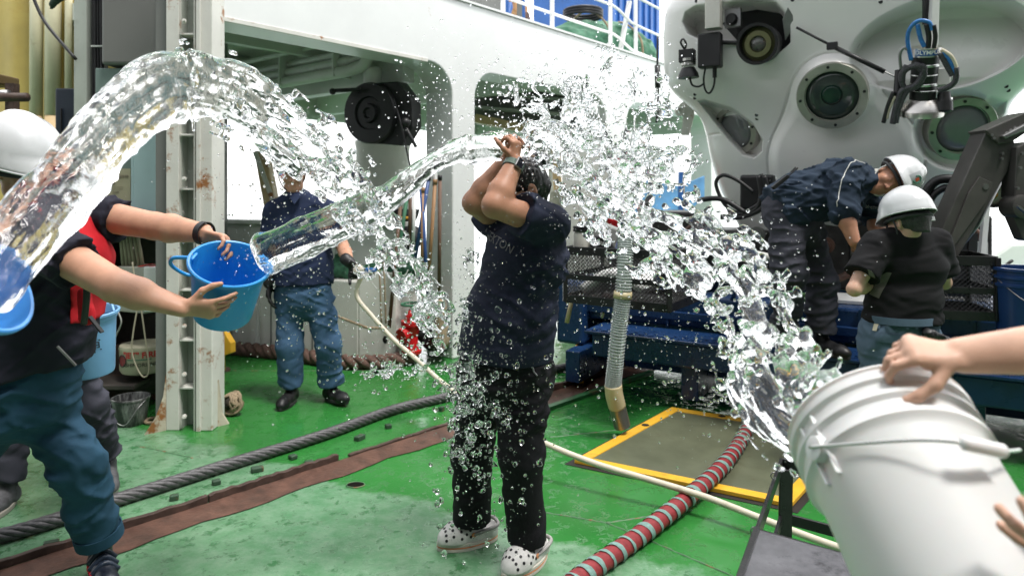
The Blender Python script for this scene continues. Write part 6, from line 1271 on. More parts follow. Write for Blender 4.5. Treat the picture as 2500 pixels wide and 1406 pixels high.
decal(ts, 2150, 692, .06, .15, cloth('grey_mesh', (.13, .125, .11)), 'grey_side_panel', roll=-16, lift=.002); decal(ts, 2128, 668, .03, .07, cloth('grey_mesh', (.13, .125, .11)), 'grey_sleeve_panel', roll=-30, lift=.002)
tr_ = trousers(blk, J, C_slate, (.108, .09, .088), .0085, top=P(2200, 762, 3.6), fold=.014, seed=3.1)
bk = MB().lathe(P(2196, 778, 3.6), (0, 0, 1), [(-.012, .175), (-.012, .180), (.024, .176), (.024, .171)], 36, cap=False); bk.v = [Vector((v.x, 3.6 + (v.y - 3.6) * .86, v.z)) for v in bk.v]; bk.build('belt', C_slate, tr_, 35)
for px in (2148, 2215, 2236): decal(tr_, px, 792, .014, .05, C_slate, 'belt_loop', lift=.006)
decal(tr_, 2165, 826, .13, .045, C_slate, 'pocket_flap', roll=-5, lift=.006); decal(tr_, 2139, 800, .022, .038, mat('tag_cream', (.4, .38, .28), .7), 'woven_tag', lift=.008)
F = Field(P(2285, 820, 3.45) - V3(.12, .1, .08), P(2285, 820, 3.45) + V3(.12, .1, .08), .006); F.cap(P(2265, 815, 3.45), P(2310, 830, 3.45), .03, .02, .01); F.rough(.012, 40, 40, 40, 1.); F.mesh('tucked_glove', M_shoeb, blk)
hm, _ = helmet(blk, kq(0, -.005, .05), V3(-.38, .88, -.25), V3(-.05, .28, .95), 1.0)
F = Field(J['head'] - V3(.15, .15, .15), J['head'] + V3(.15, .15, .15), .006); F.ell(kq(0, -.02, .03), (.080, .097, .092), kfr, .01); F.cap(kq(0, -.075, .0), kq(0, -.07, -.055), .045, .038, .03); F.ell(kq(0, .10, -.05), (.10, .085, .11), kfr, 0, True)
for s_ in (-1, 1): F.ell(kq(s_ * .08, .02, -.06), (.03, .055, .06), kfr, 0, True)
F.cut(kq(0, 0, -.048), -kfr[2] + kfr[1] * .25); F.rough(.004, 90, 90, 60, 3., 2); F.mesh('hair', mat('grey_black_hair', (.035, .035, .035), .6, var=.7, scale=150), blk)
MB().box(kq(.03, -.112, -.005), kfr[0], kfr[1], kfr[2], .018, .006, .012).build('strap_buckle', mat('grey_buckle', (.3, .31, .31), .4), hm, bevel=.003)
shoe(blk, J['anL'], V3(-.3, .95, 0), .28, M_shoeb, M_sole); shoe(blk, J['anR'], V3(.2, .98, 0), .28, M_shoeb, M_sole)

# ---- person holding the big white bucket (only the arms come into the picture)
J = dict(pel=V3(1.42, .50, .9), waist=V3(1.40, .52, 1.05), chest=V3(1.38, .56, 1.27), neck=V3(1.34, .60, 1.46), head=V3(1.31, .63, 1.58), face=V3(-.6, .75, -.3), up=V3(-.1, .15, 1),
    shR=V3(1.44, .74, 1.38), shL=V3(1.26, .44, 1.38), elR=P(2780, 835, 1.02), wrR=P(2345, 868, 1.10), elL=P(3250, 1380, .66), wrL=P(2850, 1400, .76), hipL=V3(1.36, .42, .88), hipR=V3(1.48, .58, .88), knL=V3(1.34, .40, .48), knR=V3(1.42, .66, .48), anL=V3(1.38, .38, .1), anR=V3(1.46, .66, .1),
    side=V3(-.75, -.6, 0), tr=(.16, .15, .17), ar=(.05, .043, .029), wsideR=V3(0, .6, .8))
hol = thing('person', 'person reaching in with bare forearms to tip the big white bucket', 'person', base(J))
body(hol, J, SK3, .0048, [(J['wrR'], V3(-.97, .22, .10), V3(-.1, .5, -.86), 1, ((30, 45, 30), (38, 50, 30), (45, 55, 30), (50, 55, 35)), .92, .1, (.55, .25)), (J['wrL'], V3(-.92, .35, .05), V3(.1, .6, .8), 1, ((10, 18, 10), (15, 20, 15), (20, 25, 20), (25, 30, 20)), .98, .15)])
shirt(hol, J, C_polo, .016, .6, 't_shirt', .012, hem=V3(1.42, .5, .86), seed=1.1); trousers(hol, J, C_grey, (.105, .088, .08), .012, top=V3(1.4, .5, .98))
shoe(hol, J['anL'], V3(-.6, .8, 0), .27, M_shoeb, M_sole); shoe(hol, J['anR'], V3(-.6, .8, 0), .27, M_shoeb, M_sole)
F = Field(J['head'] - V3(.15, .15, .15), J['head'] + V3(.15, .15, .18), .01); F.ell(J['head'] + V3(.02, -.02, .04), (.09, .1, .095)); F.ell(J['head'] + V3(-.09, .11, -.04), (.1, .1, .1), None, 0, True); F.mesh('hair', M_hair, hol)

# ---- person behind the vest man, light blue bucket
J = dict(pel=P(120, 845, 3.45), waist=P(120, 770, 3.45), chest=P(115, 650, 3.45), neck=P(115, 540, 3.43), head=P(120, 475, 3.4), face=V3(.5, -.85, -.2), up=V3(0, 0, 1),
    shL=P(195, 570, 3.42), shR=P(35, 570, 3.45), elL=P(235, 690, 3.35), elR=P(10, 690, 3.4), wrL=P(205, 735, 3.12), wrR=P(100, 760, 3.1), hipL=P(175, 870, 3.45), hipR=P(70, 870, 3.42), knL=P(225, 990, 3.42), knR=P(45, 1010, 3.35), anL=P(262, 1110, 3.58), anR=P(18, 1180, 3.30),
    side=V3(.9, .4, 0), tr=(.165, .16, .18))
gry = thing('person', 'person in grey trousers and sneakers standing behind the red life vest', 'person', base(J))
body(gry, J, SK1, .010, [(J['wrL'], V3(-.1, -.3, -.9), V3(-.9, 0, 0), 1, (40, 60, 40)), (J['wrR'], V3(.3, -.5, -.7), V3(.9, 0, 0), 1, (40, 60, 40))])
shirt(gry, J, C_dark, .016, .6, 't_shirt', .010, hem=P(120, 850, 3.45), seed=9.1); trousers(gry, J, C_grey, (.092, .075, .072), .009, top=P(120, 800, 3.45), fold=.016, seed=5.5)
M_snk = mat('grey_sneaker', (.075, .075, .08), .7, var=.4, scale=30, bump=.5, bscale=200)
shoe(gry, J['anL'], V3(.55, -.83, 0), .28, M_snk, M_soleg, 0., mat('grey_lace', (.2, .2, .22), .8)); shoe(gry, J['anR'], V3(.12, -.99, 0), .28, M_snk, M_soleg, 0., mat('grey_lace', (.2, .2, .22), .8))
helmet(gry, P(122, 455, 3.4), V3(.5, -.85, -.2), V3(0, 0, 1), 1.05)

# ---- thrower of the high arch, standing outside the picture on the left
J = dict(pel=V3(-2.05, 1.35, .9), waist=V3(-2.03, 1.37, 1.05), chest=V3(-1.98, 1.38, 1.28), neck=V3(-1.93, 1.40, 1.47), head=V3(-1.90, 1.42, 1.59), face=V3(.9, .4, .1), up=V3(0, 0, 1),
    shR=V3(-1.90, 1.22, 1.42), shL=V3(-2.0, 1.58, 1.42), elR=V3(-1.70, 1.20, 1.20), elL=V3(-1.82, 1.72, 1.26), wrR=V3(-1.50, 1.32, 1.16), wrL=V3(-1.58, 1.66, 1.40), hipL=V3(-2.08, 1.45, .88), hipR=V3(-2.02, 1.26, .88), knL=V3(-1.95, 1.55, .48), knR=V3(-1.9, 1.2, .48), anL=V3(-2.1, 1.6, .1), anR=V3(-1.95, 1.1, .1), side=V3(-.4, .9, 0))
thr = thing('person', 'crew member off the left edge throwing the high arch of water', 'person', base(J))
body(thr, J, SK1, .012, [(J['wrR'], V3(.9, .3, .2), V3(0, .5, .8), 1, (20, 30, 20)), (J['wrL'], V3(.9, -.3, .1), V3(0, -.5, -.8), 1, (20, 30, 20))]); shirt(thr, J, C_navy, .016, .6, 't_shirt', .013, hem=V3(-2, 1.4, .86)); trousers(thr, J, C_blue, (.105, .09, .085), .013, top=V3(-2, 1.4, .98))
shoe(thr, J['anL'], V3(.9, .2, 0), .28, M_shoeb, M_sole); shoe(thr, J['anR'], V3(.9, .3, 0), .28, M_shoeb, M_sole); helmet(thr, J['head'] + V3(0, 0, .05), V3(.9, .4, .1), V3(0, 0, 1), 1.05)

# ---- far person beyond the splash in a red vest
D = P(1530, 480, 7.1)
J = dict(pel=D + V3(0, 0, -.62), waist=D + V3(0, 0, -.46), chest=D + V3(0, 0, -.26), neck=D + V3(0, 0, -.1), head=D + V3(0, 0, .0), face=V3(.55, -.8, -.15), up=V3(0, 0, 1), shL=D + V3(.17, .05, -.15), shR=D + V3(-.17, -.02, -.15), elL=D + V3(.23, 0, -.42), elR=D + V3(-.23, 0, -.42), wrL=D + V3(.15, -.2, -.5), wrR=D + V3(-.12, -.22, -.5), hipL=D + V3(.09, 0, -.65), hipR=D + V3(-.09, 0, -.65), knL=D + V3(.1, -.03, -1.03), knR=D + V3(-.1, -.03, -1.03), anL=V3(D.x + .1, D.y, .1), anR=V3(D.x - .1, D.y, .1), side=V3(.9, .4, 0))
far = thing('person', 'person in a red vest and black cap glimpsed through the splash', 'person', base(J))
_, (ffr, fq) = body(far, J, SK2, .0095, [(J['wrL'], V3(-.5, -.5, 0), V3(0, 0, -1), 1, (30, 40, 30)), (J['wrR'], V3(.5, -.5, 0), V3(0, 0, -1), 1, (30, 40, 30))]); shirt(far, J, C_red, .02, .3, 'vest', .012, hem=D + V3(0, 0, -.6)); trousers(far, J, C_grey, (.095, .08, .075), .013, top=D + V3(0, 0, -.55))
F = Field(D - V3(.2, .2, .2), D + V3(.2, .2, .2), .01); F.ell(fq(0, -.015, .04), (.085, .10, .095), ffr); F.ell(fq(0, .115, -.06), (.1, .085, .1), ffr, 0, True); F.mesh('hair', M_hair, far)
shoe(far, J['anL'], V3(.5, -.8, 0), .27, M_shoeb, M_sole); shoe(far, J['anR'], V3(.5, -.8, 0), .27, M_shoeb, M_sole)
# ================================================================== buckets, hoses, stool
def bucket(name, label, c, axis, prof, m, rim_m=None, seg=56, up=(0, 0, 1)):
    root = thing(name, label, 'bucket', c); b = MB().lathe(c, axis, prof, seg, up, cap=False).build('shell', m, root, 40); return root
def pail_prof(h, r0, r1, lip=.012):
    return [(.006, .001), (.006, r0 - .012), (.0, r0 - .01), (0, r0), (.01, r0 + .003), (h - .035, r1 - .005), (h - .03, r1 + .001), (h - .012, r1 + .003), (h - .010, r1 + lip), (h, r1 + lip), (h + .003, r1 + lip - .004), (h + .001, r1 + .002), (h - .01, r1 - .002), (h * .5, (r0 + r1) / 2 - .004), (.012, r0 - .006), (.010, .001)]
M_bb = mat('bright_blue_plastic', (.02, .27, .66), .32, var=.06, scale=5, sub=.0, bump=.05); M_lb = mat('light_blue_plastic', (.17, .37, .60), .38, var=.06); M_lb2 = mat('sky_blue_plastic', (.06, .25, .60), .3, var=.06)
# bright blue bucket: rim centre seen at (562,640), tilted toward the camera's right
bc_ = P(562, 642, 2.40); bax = V3(.30, -.42, .86).normalized(); hB = .225
c0_ = bc_ - bax * hB; bb = bucket('blue_bucket', 'bright blue plastic bucket held by the man in the red vest', c0_, bax, pail_prof(hB, .100, .128), M_bb)
bx_, by_, bd_ = frame(bax); lft = Vector((-1, 0, 0)); lft = (lft - bax * lft.dot(bax)).normalized(); bkw = bax.cross(lft)
MB().tube(smoothpath([bc_ - bax * .02 + lft * .135, bc_ - bax * .055 + lft * .20 - bkw * .02, bc_ - bax * .11 + lft * .215 - bkw * .05, bc_ - bax * .15 + lft * .17 - bkw * .07, bc_ - bax * .145 + lft * .12 - bkw * .075], 6), .007, 8).build('handle', M_bb, bb, True)
MB().box(bc_ - bax * .025 + lft * .128, bkw, bax, lft, .022, .018, .01).build('handle_lug', M_bb, bb, bevel=.004)
# light blue bucket behind, upright, sticker and brushed writing
lc_ = P(212, 908, 3.12); lb = bucket('light_blue_bucket', 'light blue bucket with brushed writing and black sticker held upright', lc_, V3(.02, -.10, 1).normalized(), pail_prof(.285, .110, .130, .012), M_lb)
def onb(x, y, z): 
    rad = .1105 + .020 * y / .285; a = x / rad; return lc_ + V3(math.sin(a) * (rad + .003 + z), -math.cos(a) * (rad + .003 + z) - .10 * y, y)
text('brush_writing', '住区車', (0, 0, 0), fw, fu, .062, M_ink, lb, warp=lambda x, y, z: onb(x + .04, y * 1.15 + .135, z))
MB().add([onb(.045 + .045 * i / 6 * (1), .172 + .098 * j, .0004) for j in (0, 1) for i in range(7)], [(i, i + 1, 8 + i, 7 + i) for i in range(6)]).build('sticker', mat('sticker_black', (.012, .013, .016), .4), lb)
MB().add([onb(.045 + .045 * i / 6, .264 + .006 * j, .0012) for j in (0, 1) for i in range(7)], [(i, i + 1, 8 + i, 7 + i) for i in range(6)]).build('sticker_band', mat('sticker_red', (.5, .07, .03), .4), lb)
for tx, yy, sz, xx in (('バケツ', .242, .018, .066), ('厚手丈夫', .228, .010, .064), ('10L', .214, .012, .062), ('プロ用', .200, .009, .062)): text('sticker_text', tx, (0, 0, 0), fw, fu, sz, M_white2, lb, warp=lambda x, y, z, yy=yy, xx=xx: onb(x + xx, y + yy, z + .002))
MB().add([onb(.082 + .008 * math.cos(t), .222 + .011 * math.sin(t), .0016) for t in [i * math.pi / 6 for i in range(12)]], [tuple(range(12))]).build('sticker_seal', mat('sticker_red', (.5, .07, .03), .4), lb)
MB().tube(smoothpath([lc_ + V3(-.145, -.03, .28), lc_ + V3(-.1, .0, .34), lc_ + V3(.01, .03, .36), lc_ + V3(.1, .0, .33), lc_ + V3(.142, -.03, .28)], 6), .006, 8).build('handle', M_lb, lb, True)
# the thrower's bucket at the left edge
tb_ = P(-62, 690, 1.52); tax = V3(.80, .05, .52).normalized(); tb = bucket('sky_blue_bucket', 'blue bucket at the left edge from which the high arch pours', tb_ - tax * .21, tax, pail_prof(.225, .10, .128), M_lb2)
# the big white bucket
wm = P(2140, 1042, 1.22); wax = V3(.04, .86, .50).normalized(); Lw = .40; wb = wm - wax * Lw
r0, r1 = .128, .146
wp_ = [(.004, .001), (.004, r0 - .01), (0, r0 - .004), (.006, r0), (Lw * .72, r1 - .006), (Lw * .74, r1 + .000), (Lw * .755, r1 + .007), (Lw * .775, r1 + .007), (Lw * .79, r1 - .001), (Lw * .835, r1), (Lw * .85, r1 + .008), (Lw * .87, r1 + .008), (Lw * .885, r1), (Lw * .92, r1 + .001), (Lw * .93, r1 + .009), (Lw * .955, r1 + .010), (Lw * .965, r1 + .003), (Lw * .985, r1 + .004), (Lw * .99, r1 + .009), (Lw, r1 + .007), (Lw, r1), (Lw * .5, (r0 + r1) / 2 - .005), (.012, r0 - .006), (.010, .001)]
M_wb = mat('milky_white_plastic', (.70, .705, .70), .42, var=.03, scale=3, sub=.15, bump=.04)
big = bucket('white_bucket', 'big white plastic pail with moulded rings and wire handle in the foreground', wb, wax, wp_, M_wb, seg=72)
vv = (Vector((0, 0, HC)) - wm); vv = (vv - wax * vv.dot(wax)).normalized(); ss = wax.cross(vv)
def W(h, ang, r): return wb + wax * h + (vv * math.cos(ang) + ss * math.sin(ang)) * r
# which sense is screen-left
sg = 1 if (W(Lw * .8, .8, .15) - wm).x / 1 < (W(Lw * .8, -.8, .15) - wm).x else -1
lugc = W(Lw * .80, sg * .72, r1 + .004)
for off in (-.16, .16): MB().bar(W(Lw * .92, sg * .72 + off * .7, r1 + .002), W(Lw * .64, sg * .72 + off * .7, r1 - .004), .004, .012, up=(W(0, sg * .72, 1) - wb)).build('handle_rib', M_wb, big, bevel=.002)
MB().lathe(W(Lw * .78, sg * .72, r1 - .002), (W(0, sg * .72, 1) - wb), [(0, .022), (.014, .020), (.016, .010), (.016, .001)], 18).build('handle_boss', M_wb, big, 35)
h0_, h1_ = W(Lw * .78, sg * .72, r1 + .018), P(2345, 1080, .965)
hpath = smoothpath([h0_, h0_.lerp(h1_, .35) + V3(0, -.012, .008), h0_.lerp(h1_, .7) + V3(0, -.012, .010), h1_, P(2440, 1100, .97), P(2490, 1098, 1.04)], 8)
MB().tube(hpath, .0028, 8).build('wire_handle', M_steel, big, True)
MB().tube(smoothpath([P(2345, 1079, .963), P(2400, 1091, .960), P(2447, 1101, .972)], 5), [.006] + [.0105] * 9 + [.010], 12).build('hand_grip', M_wb, big, True)
# ---- cream hose in the polo man's hand, running over the deck
hs_ = thing('cream_hose', 'long cream coloured rubber hose running from the gloved hand across the deck', 'hose', G(1700, 1215))
hpts = [P(885, 668, 4.62), P(870, 720, 4.62), P(905, 768, 4.6), P(960, 828, 4.55), P(1020, 880, 4.45), P(1085, 938, 4.3), P(1180, 1005, 3.9), P(1320, 1077, 3.62), P(1450, 1130, 3.45), P(1590, 1172, 3.3), P(1720, 1212, 3.18), P(1850, 1262, 3.02), P(1980, 1312, 2.88), P(2120, 1360, 2.74), P(2300, 1420, 2.6)]
M_hose = mat('cream_rubber_hose', (.58, .53, .42), .45, var=.08, scale=14, dirt=.15, dcol=(.3, .26, .2))
MB().tube(smoothpath(hpts, 8), .0155, 12).build('tube', M_hose, hs_, True)
MB().lathe(P(884, 662, 4.60), V3(-.5, -.6, .3), [(0, .02), (.02, .035), (.05, .035), (.055, .02)], 16).build('nozzle', mat('ivory_nozzle', (.55, .5, .42), .5), hs_, 35)
# ---- red hose bound with pale green tape
rh = thing('wrapped_hose', 'red hose spirally bound with pale green tape lying across the hatch cover', 'hose', G(1640, 1200))
rpts = [G(1330, 1475, .042), G(1440, 1392, .042), G(1560, 1308, .042), G(1690, 1205, .062), G(1770, 1130, .068), G(1812, 1070, .068), G(1836, 1022, .075), G(1850, 985, .11), G(1862, 930, .20)]
rp_ = smoothpath(rpts, 22); M_tape = mat('pale_green_tape', (.15, .25, .225), .6, var=.25, scale=60, bump=.2); M_redh = mat('red_hose_cloth', (.20, .018, .022), .6, var=.25, scale=50, bump=.3, bscale=200)
MB().tube(rp_, [.0385 + .0012 * math.sin(i * 1.3) for i in range(len(rp_))], 18).build('hose_core', M_redh, rh, True)
# spiral of tape
cum = [0.]
for i in range(1, len(rp_)): cum.append(cum[-1] + (rp_[i] - rp_[i - 1]).length)
tl = cum[-1] * .80; pitch = .074; n = int(tl / pitch * 20); j = 0; va = []; fa = []; x = None
for i in range(n + 1):
    d = tl * i / n
    while j < len(rp_) - 2 and cum[j + 1] < d: j += 1
    t = (d - cum[j]) / max(1e-9, cum[j + 1] - cum[j]); p = rp_[j].lerp(rp_[j + 1], t); dr = (rp_[j + 1] - rp_[j]).normalized()
    if x is None: x, y, _ = frame(dr)
    else: x = (x - dr * x.dot(dr)).normalized(); y = dr.cross(x)
    a = 2 * math.pi * i / 20; o_ = (x * math.cos(a) + y * math.sin(a)) * .0418; hw_ = .0115 * (1 + .28 * math.sin(i * .11) + .2 * math.sin(i * .37 + 1) + .15 * random.uniform(-1, 1)); va += [p + o_ - dr * hw_, p + o_ * 1.015, p + o_ + dr * hw_]
m_ = MB(); m_.v = va; m_.f = [f for i in range(n) for f in ((3 * i, 3 * i + 3, 3 * i + 4, 3 * i + 1), (3 * i + 1, 3 * i + 4, 3 * i + 5, 3 * i + 2))]; m_.build('tape_wrap', M_tape, rh, True, flip=False)
MB().tube([G(1826, 1036, .076), G(1832, 1026, .08)], .043, 16).build('grey_band', M_galv, rh, True)
# ---- black steel step stool
st = thing('step_stool', 'black welded steel step stool with a wet plate top in front of the white bucket', 'stool', V3(1.1, 2.1, 0))
zs_ = .50
def ST(px, py, z=zs_): Y = FPX * (HC - z) / (py - HY); return V3((px - CX) / FPX * Y, Y, z)
a0, a1 = ST(1848, 1306), ST(1908, 1132); a2 = ST(2170, 1190); sx = (a2 - a1); sx.z = 0; sx = sx.normalized() * .55; sy = a0 - a1; sy.z = 0
q00 = a1; q10 = a1 + sx; q01 = a0; q11 = a0 + sx; nf = a0 + sy.normalized() * .32; nf1 = nf + sx
def bar2(a, b, w_, t_, nm, m=M_blackm): return MB().bar(a, b, w_, t_).build(nm, m, st, bevel=.003)
for a, b in ((q00, q10), (q10, q11), (q01, q00)): bar2(a, b, .012, .045, 'frame_bar')
bar2(q01, q11, .03, .03, 'frame_bar')
M_plate = mat('black_plate_sky_sheen', (.11, .11, .12), .14, var=.25, scale=10, bump=.25, bscale=35, dirt=.3, dcol=(.012, .012, .013), rvar=.12)  # wet black plate; the grey base colour stands in for reflected sky
MB().prism([q01 + V3(0, 0, .012), q11 + V3(0, 0, .012), nf1 + V3(0, 0, .012), nf + V3(0, 0, .012)], (0, 0, .006)).build('top_plate', M_plate, st, bevel=.002)
for a, b in ((q01, nf), (q11, nf1), (nf, nf1)): bar2(a + V3(0, 0, .012), b + V3(0, 0, .012), .018, .03, 'edge_bar')
for p, dx, dy in ((q00, .0, .0), (q10, .0, .0), (nf, 0, 0), (nf1, 0, 0), (q01, 0, 0), (q11, 0, 0)):
    inn = ((q00 + q11) / 2 - p); inn.z = 0; bar2(p + inn.normalized() * .03 + V3(0, 0, -.01), Vector((p.x, p.y, 0)) + inn.normalized() * .015, .05, .012, 'leg')
zl = V3(0, 0, -.20); bar2(q00 + zl + sx * .05, q10 + zl - sx * .05, .012, .04, 'lower_bar'); bar2(q00 + zl, q01 + zl, .012, .04, 'lower_bar')
for p in (q00.lerp(q01, .2), q00.lerp(q01, .95)): MB().tube([p + V3(-.012 + .012 * math.cos(a), 0, .012 * math.sin(a)) for a in [i * math.pi / 6 for i in range(12)]], .002, 5, closed=True).build('ring', M_galv, st, True)
# ================================================================== thrown water
def water_mat(name, bs, sc):
    m = bpy.data.materials.new(name); m.use_nodes = True; nt = m.node_tree; b = nt.nodes['Principled BSDF']
    b.inputs['Base Color'].default_value = (.985, .995, 1, 1); b.inputs['Roughness'].default_value = 0.; b.inputs['IOR'].default_value = 1.333; b.inputs['Transmission Weight'].default_value = 1.
    if bs > 0:
        tc = nd(nt, 'ShaderNodeTexCoord'); n = nd(nt, 'ShaderNodeTexNoise', Scale=sc, Detail=3., Roughness=.6); nt.links.new(tc.outputs['Object'], n.inputs['Vector'])
        bp = nd(nt, 'ShaderNodeBump', Strength=bs, Distance=.004); nt.links.new(n.outputs['Fac'], bp.inputs['Height']); nt.links.new(bp.outputs[0], b.inputs['Normal'])
    return m
M_wat = water_mat('clear_water', .16, 60.); M_wat2 = water_mat('rippled_water', .45, 80.); M_drop = water_mat('water_drop', 0, 1)
def smin(a, b, k): h = np.clip(.5 + .5 * (b - a) / k, 0, 1); return b + (a - b) * h - k * h * (1 - h)
def smax(a, b, k): return -smin(-a, -b, k)
def stream(name, label, pts, h, fn, m, seed, margin=1.5):
    """pts: (px, py, Y, half width m, half thickness m). The field is laid out along the jet, then bent onto its path."""
    ctr = [P(a, b, c) for a, b, c, _, _ in pts]; path = smoothpath(ctr, 24); n0 = len(path)
    prm = np.array([p[3:] for p in pts], float); tk = np.arange(len(pts)) * 24.0
    cum = np.concatenate([[0], np.cumsum([(path[i + 1] - path[i]).length for i in range(n0 - 1)])]); L = cum[-1]
    ns = int(L / h) + 1; sv = np.linspace(0, L, ns); ti = np.interp(sv, cum, np.arange(n0)); Wd = np.interp(ti, tk, prm[:, 0]); Td = np.interp(ti, tk, prm[:, 1])
    Qm, Rm = prm[:, 0].max() * margin, prm[:, 1].max() * margin + .01
    q = np.arange(-Qm, Qm + h, h, dtype=np.float32); r = np.arange(-Rm, Rm + h, h, dtype=np.float32); s = sv.astype(np.float32)
    Sg, Qg, Rg = s[:, None, None], q[None, :, None], r[None, None, :]; f = (s / L)[:, None, None]
    F = fn(Sg, Qg, Rg, Wd[:, None, None].astype(np.float32), Td[:, None, None].astype(np.float32), f, seed).astype(np.float32)
    tp_ = np.clip(s / .035, 0, 1)[:, None, None]; F = F + (.03 * (1 - np.sqrt(1 - (1 - tp_) ** 2 + 1e-9))).astype(np.float32)
    F[0] = np.maximum(F[0], .002); F[-1] = np.maximum(F[-1], .002); F[:, 0] = F[:, -1] = .01; F[:, :, 0] = F[:, :, -1] = .01
    V, Qd = surfnets(F, (0, 0, 0), 1.0)
    A = np.array([p[:] for p in path]); sx = np.clip(V[:, 0] / (ns - 1) * L, 0, L)
    C_ = np.stack([np.interp(sx, cum, A[:, i]) for i in range(3)], 1); Tn = np.gradient(A, axis=0); Tn /= np.linalg.norm(Tn, axis=1)[:, None]
    Tt = np.stack([np.interp(sx, cum, Tn[:, i]) for i in range(3)], 1); view = C_ - np.array((0, 0, HC)); view /= np.linalg.norm(view, axis=1)[:, None]
    Qv = np.cross(view, Tt); Qv /= np.linalg.norm(Qv, axis=1)[:, None]; Rv = np.cross(Tt, Qv)
    X = C_ + Qv * (V[:, 1] * h - Qm)[:, None] + Rv * (V[:, 2] * h - Rm)[:, None]
    o = link(name, npmesh(name, X, Qd), m, None, None, True); return tag(o, label, 'water')
def tearing(a0, a1, ripple=.006, rag=.25, hole=.62, hf=(9., 22., 22.), endrag=.9, webk=1.):
    def fn(s, q, r, W, T_, f, sd):
        tear = np.clip((f - a0) / (a1 - a0), 0, 1)
        nW = fbm(s * 7 + sd, q * 9 + 3., r * 0 + sd, 3); W2 = W * (1 + (rag * .35 + endrag * .5 * tear) * nW)
        qq = q + .02 * tear * fbm(s * 11, q * 4, r * 4 + sd, 2)
        d = (np.sqrt((qq / W2) ** 2 + (r / T_) ** 2) - 1) * np.minimum(W2, T_) * .9
        d = d + ripple * fbm(s * 6 + sd, q * 42, r * 42, 3) + (ripple * .7 + .009 * tear) * fbm(s * 20 + sd, q * 30, r * 30, 2)
        n1 = fbm(s * hf[0] + sd * 2, q * hf[1], r * 5, 2); thr = hole - (hole + .10) * tear * webk
        # torn sheet: keep the strands around the holes
        hl = (np.abs(n1) * -1 + (.16 + (1 - tear) * 1.0)) if False else None
        web = (np.abs(n1) - (.34 - .24 * tear)) * .055
        d = np.where(tear > .02, smax(d, web * np.clip(tear * 3, 0, 1) - (1 - np.clip(tear * 3, 0, 1)) * .05, .006), d)
        bl = (.47 - .14 * tear - fbm(s * 30 + sd, q * 30, r * 30 + 9, 2)) * .03
        keep = np.maximum(bl, (np.sqrt((q / (W * 1.4)) ** 2 + (r / (T_ * 1.6)) ** 2) - 1) * np.minimum(W, T_))
        return smin(d, np.where(tear > .1, keep, .02), .004)
    return fn
A_pts = [(-75, 735, 1.46, .072, .046), (20, 622, 1.55, .077, .050), (112, 508, 1.66, .080, .052), (235, 365, 1.80, .085, .052), (322, 272, 1.92, .094, .048), (425, 212, 2.05, .102, .044), (540, 225, 2.16, .098, .040), (650, 288, 2.26, .096, .038), (760, 368, 2.36, .100, .036), (850, 452, 2.45, .090, .034), (910, 540, 2.52, .07, .032), (975, 640, 2.57, .062, .030), (1040, 730, 2.60, .058, .028), (1085, 800, 2.62, .05, .026)]
stream('water_arch', 'high arch of clear water thrown over from the left edge bucket', A_pts, .0042, tearing(.34, .80, .0075, .35), M_wat2, 3.1)
B_pts = [(622, 632, 2.41, .075, .04), (660, 615, 2.42, .075, .045), (730, 585, 2.45, .075, .042), (830, 545, 2.50, .072, .038), (920, 500, 2.54, .062, .034), (985, 455, 2.58, .045, .03), (1040, 410, 2.62, .036, .026), (1095, 380, 2.65, .046, .026), (1150, 365, 2.66, .058, .026), (1215, 362, 2.68, .060, .024), (1255, 372, 2.69, .045, .02)]
stream('water_jet', 'smooth jet of water flying from the bright blue bucket toward the raised hands', B_pts, .0040, tearing(.93, 1.3, .0065, .30), M_wat2, 8.4)
D_pts = [(2050, 1030, 1.34, .10, .045), (1945, 985, 1.46, .10, .040), (1885, 880, 1.60, .10, .036), (1840, 760, 1.76, .092, .034), (1775, 670, 1.92, .10, .034), (1680, 600, 2.08, .122, .032), (1580, 535, 2.24, .130, .032), (1490, 470, 2.40, .13, .042), (1420, 410, 2.52, .10, .04), (1350, 360, 2.62, .07, .035), (1290, 340, 2.68, .05, .03)]
stream('water_sheet', 'broad torn sheet of water thrown up from the big white bucket', D_pts, .0036, tearing(-.25, 1.15, .0060, .6, hf=(9., 24., 24.), endrag=.55, webk=.8), M_wat, 14.2)
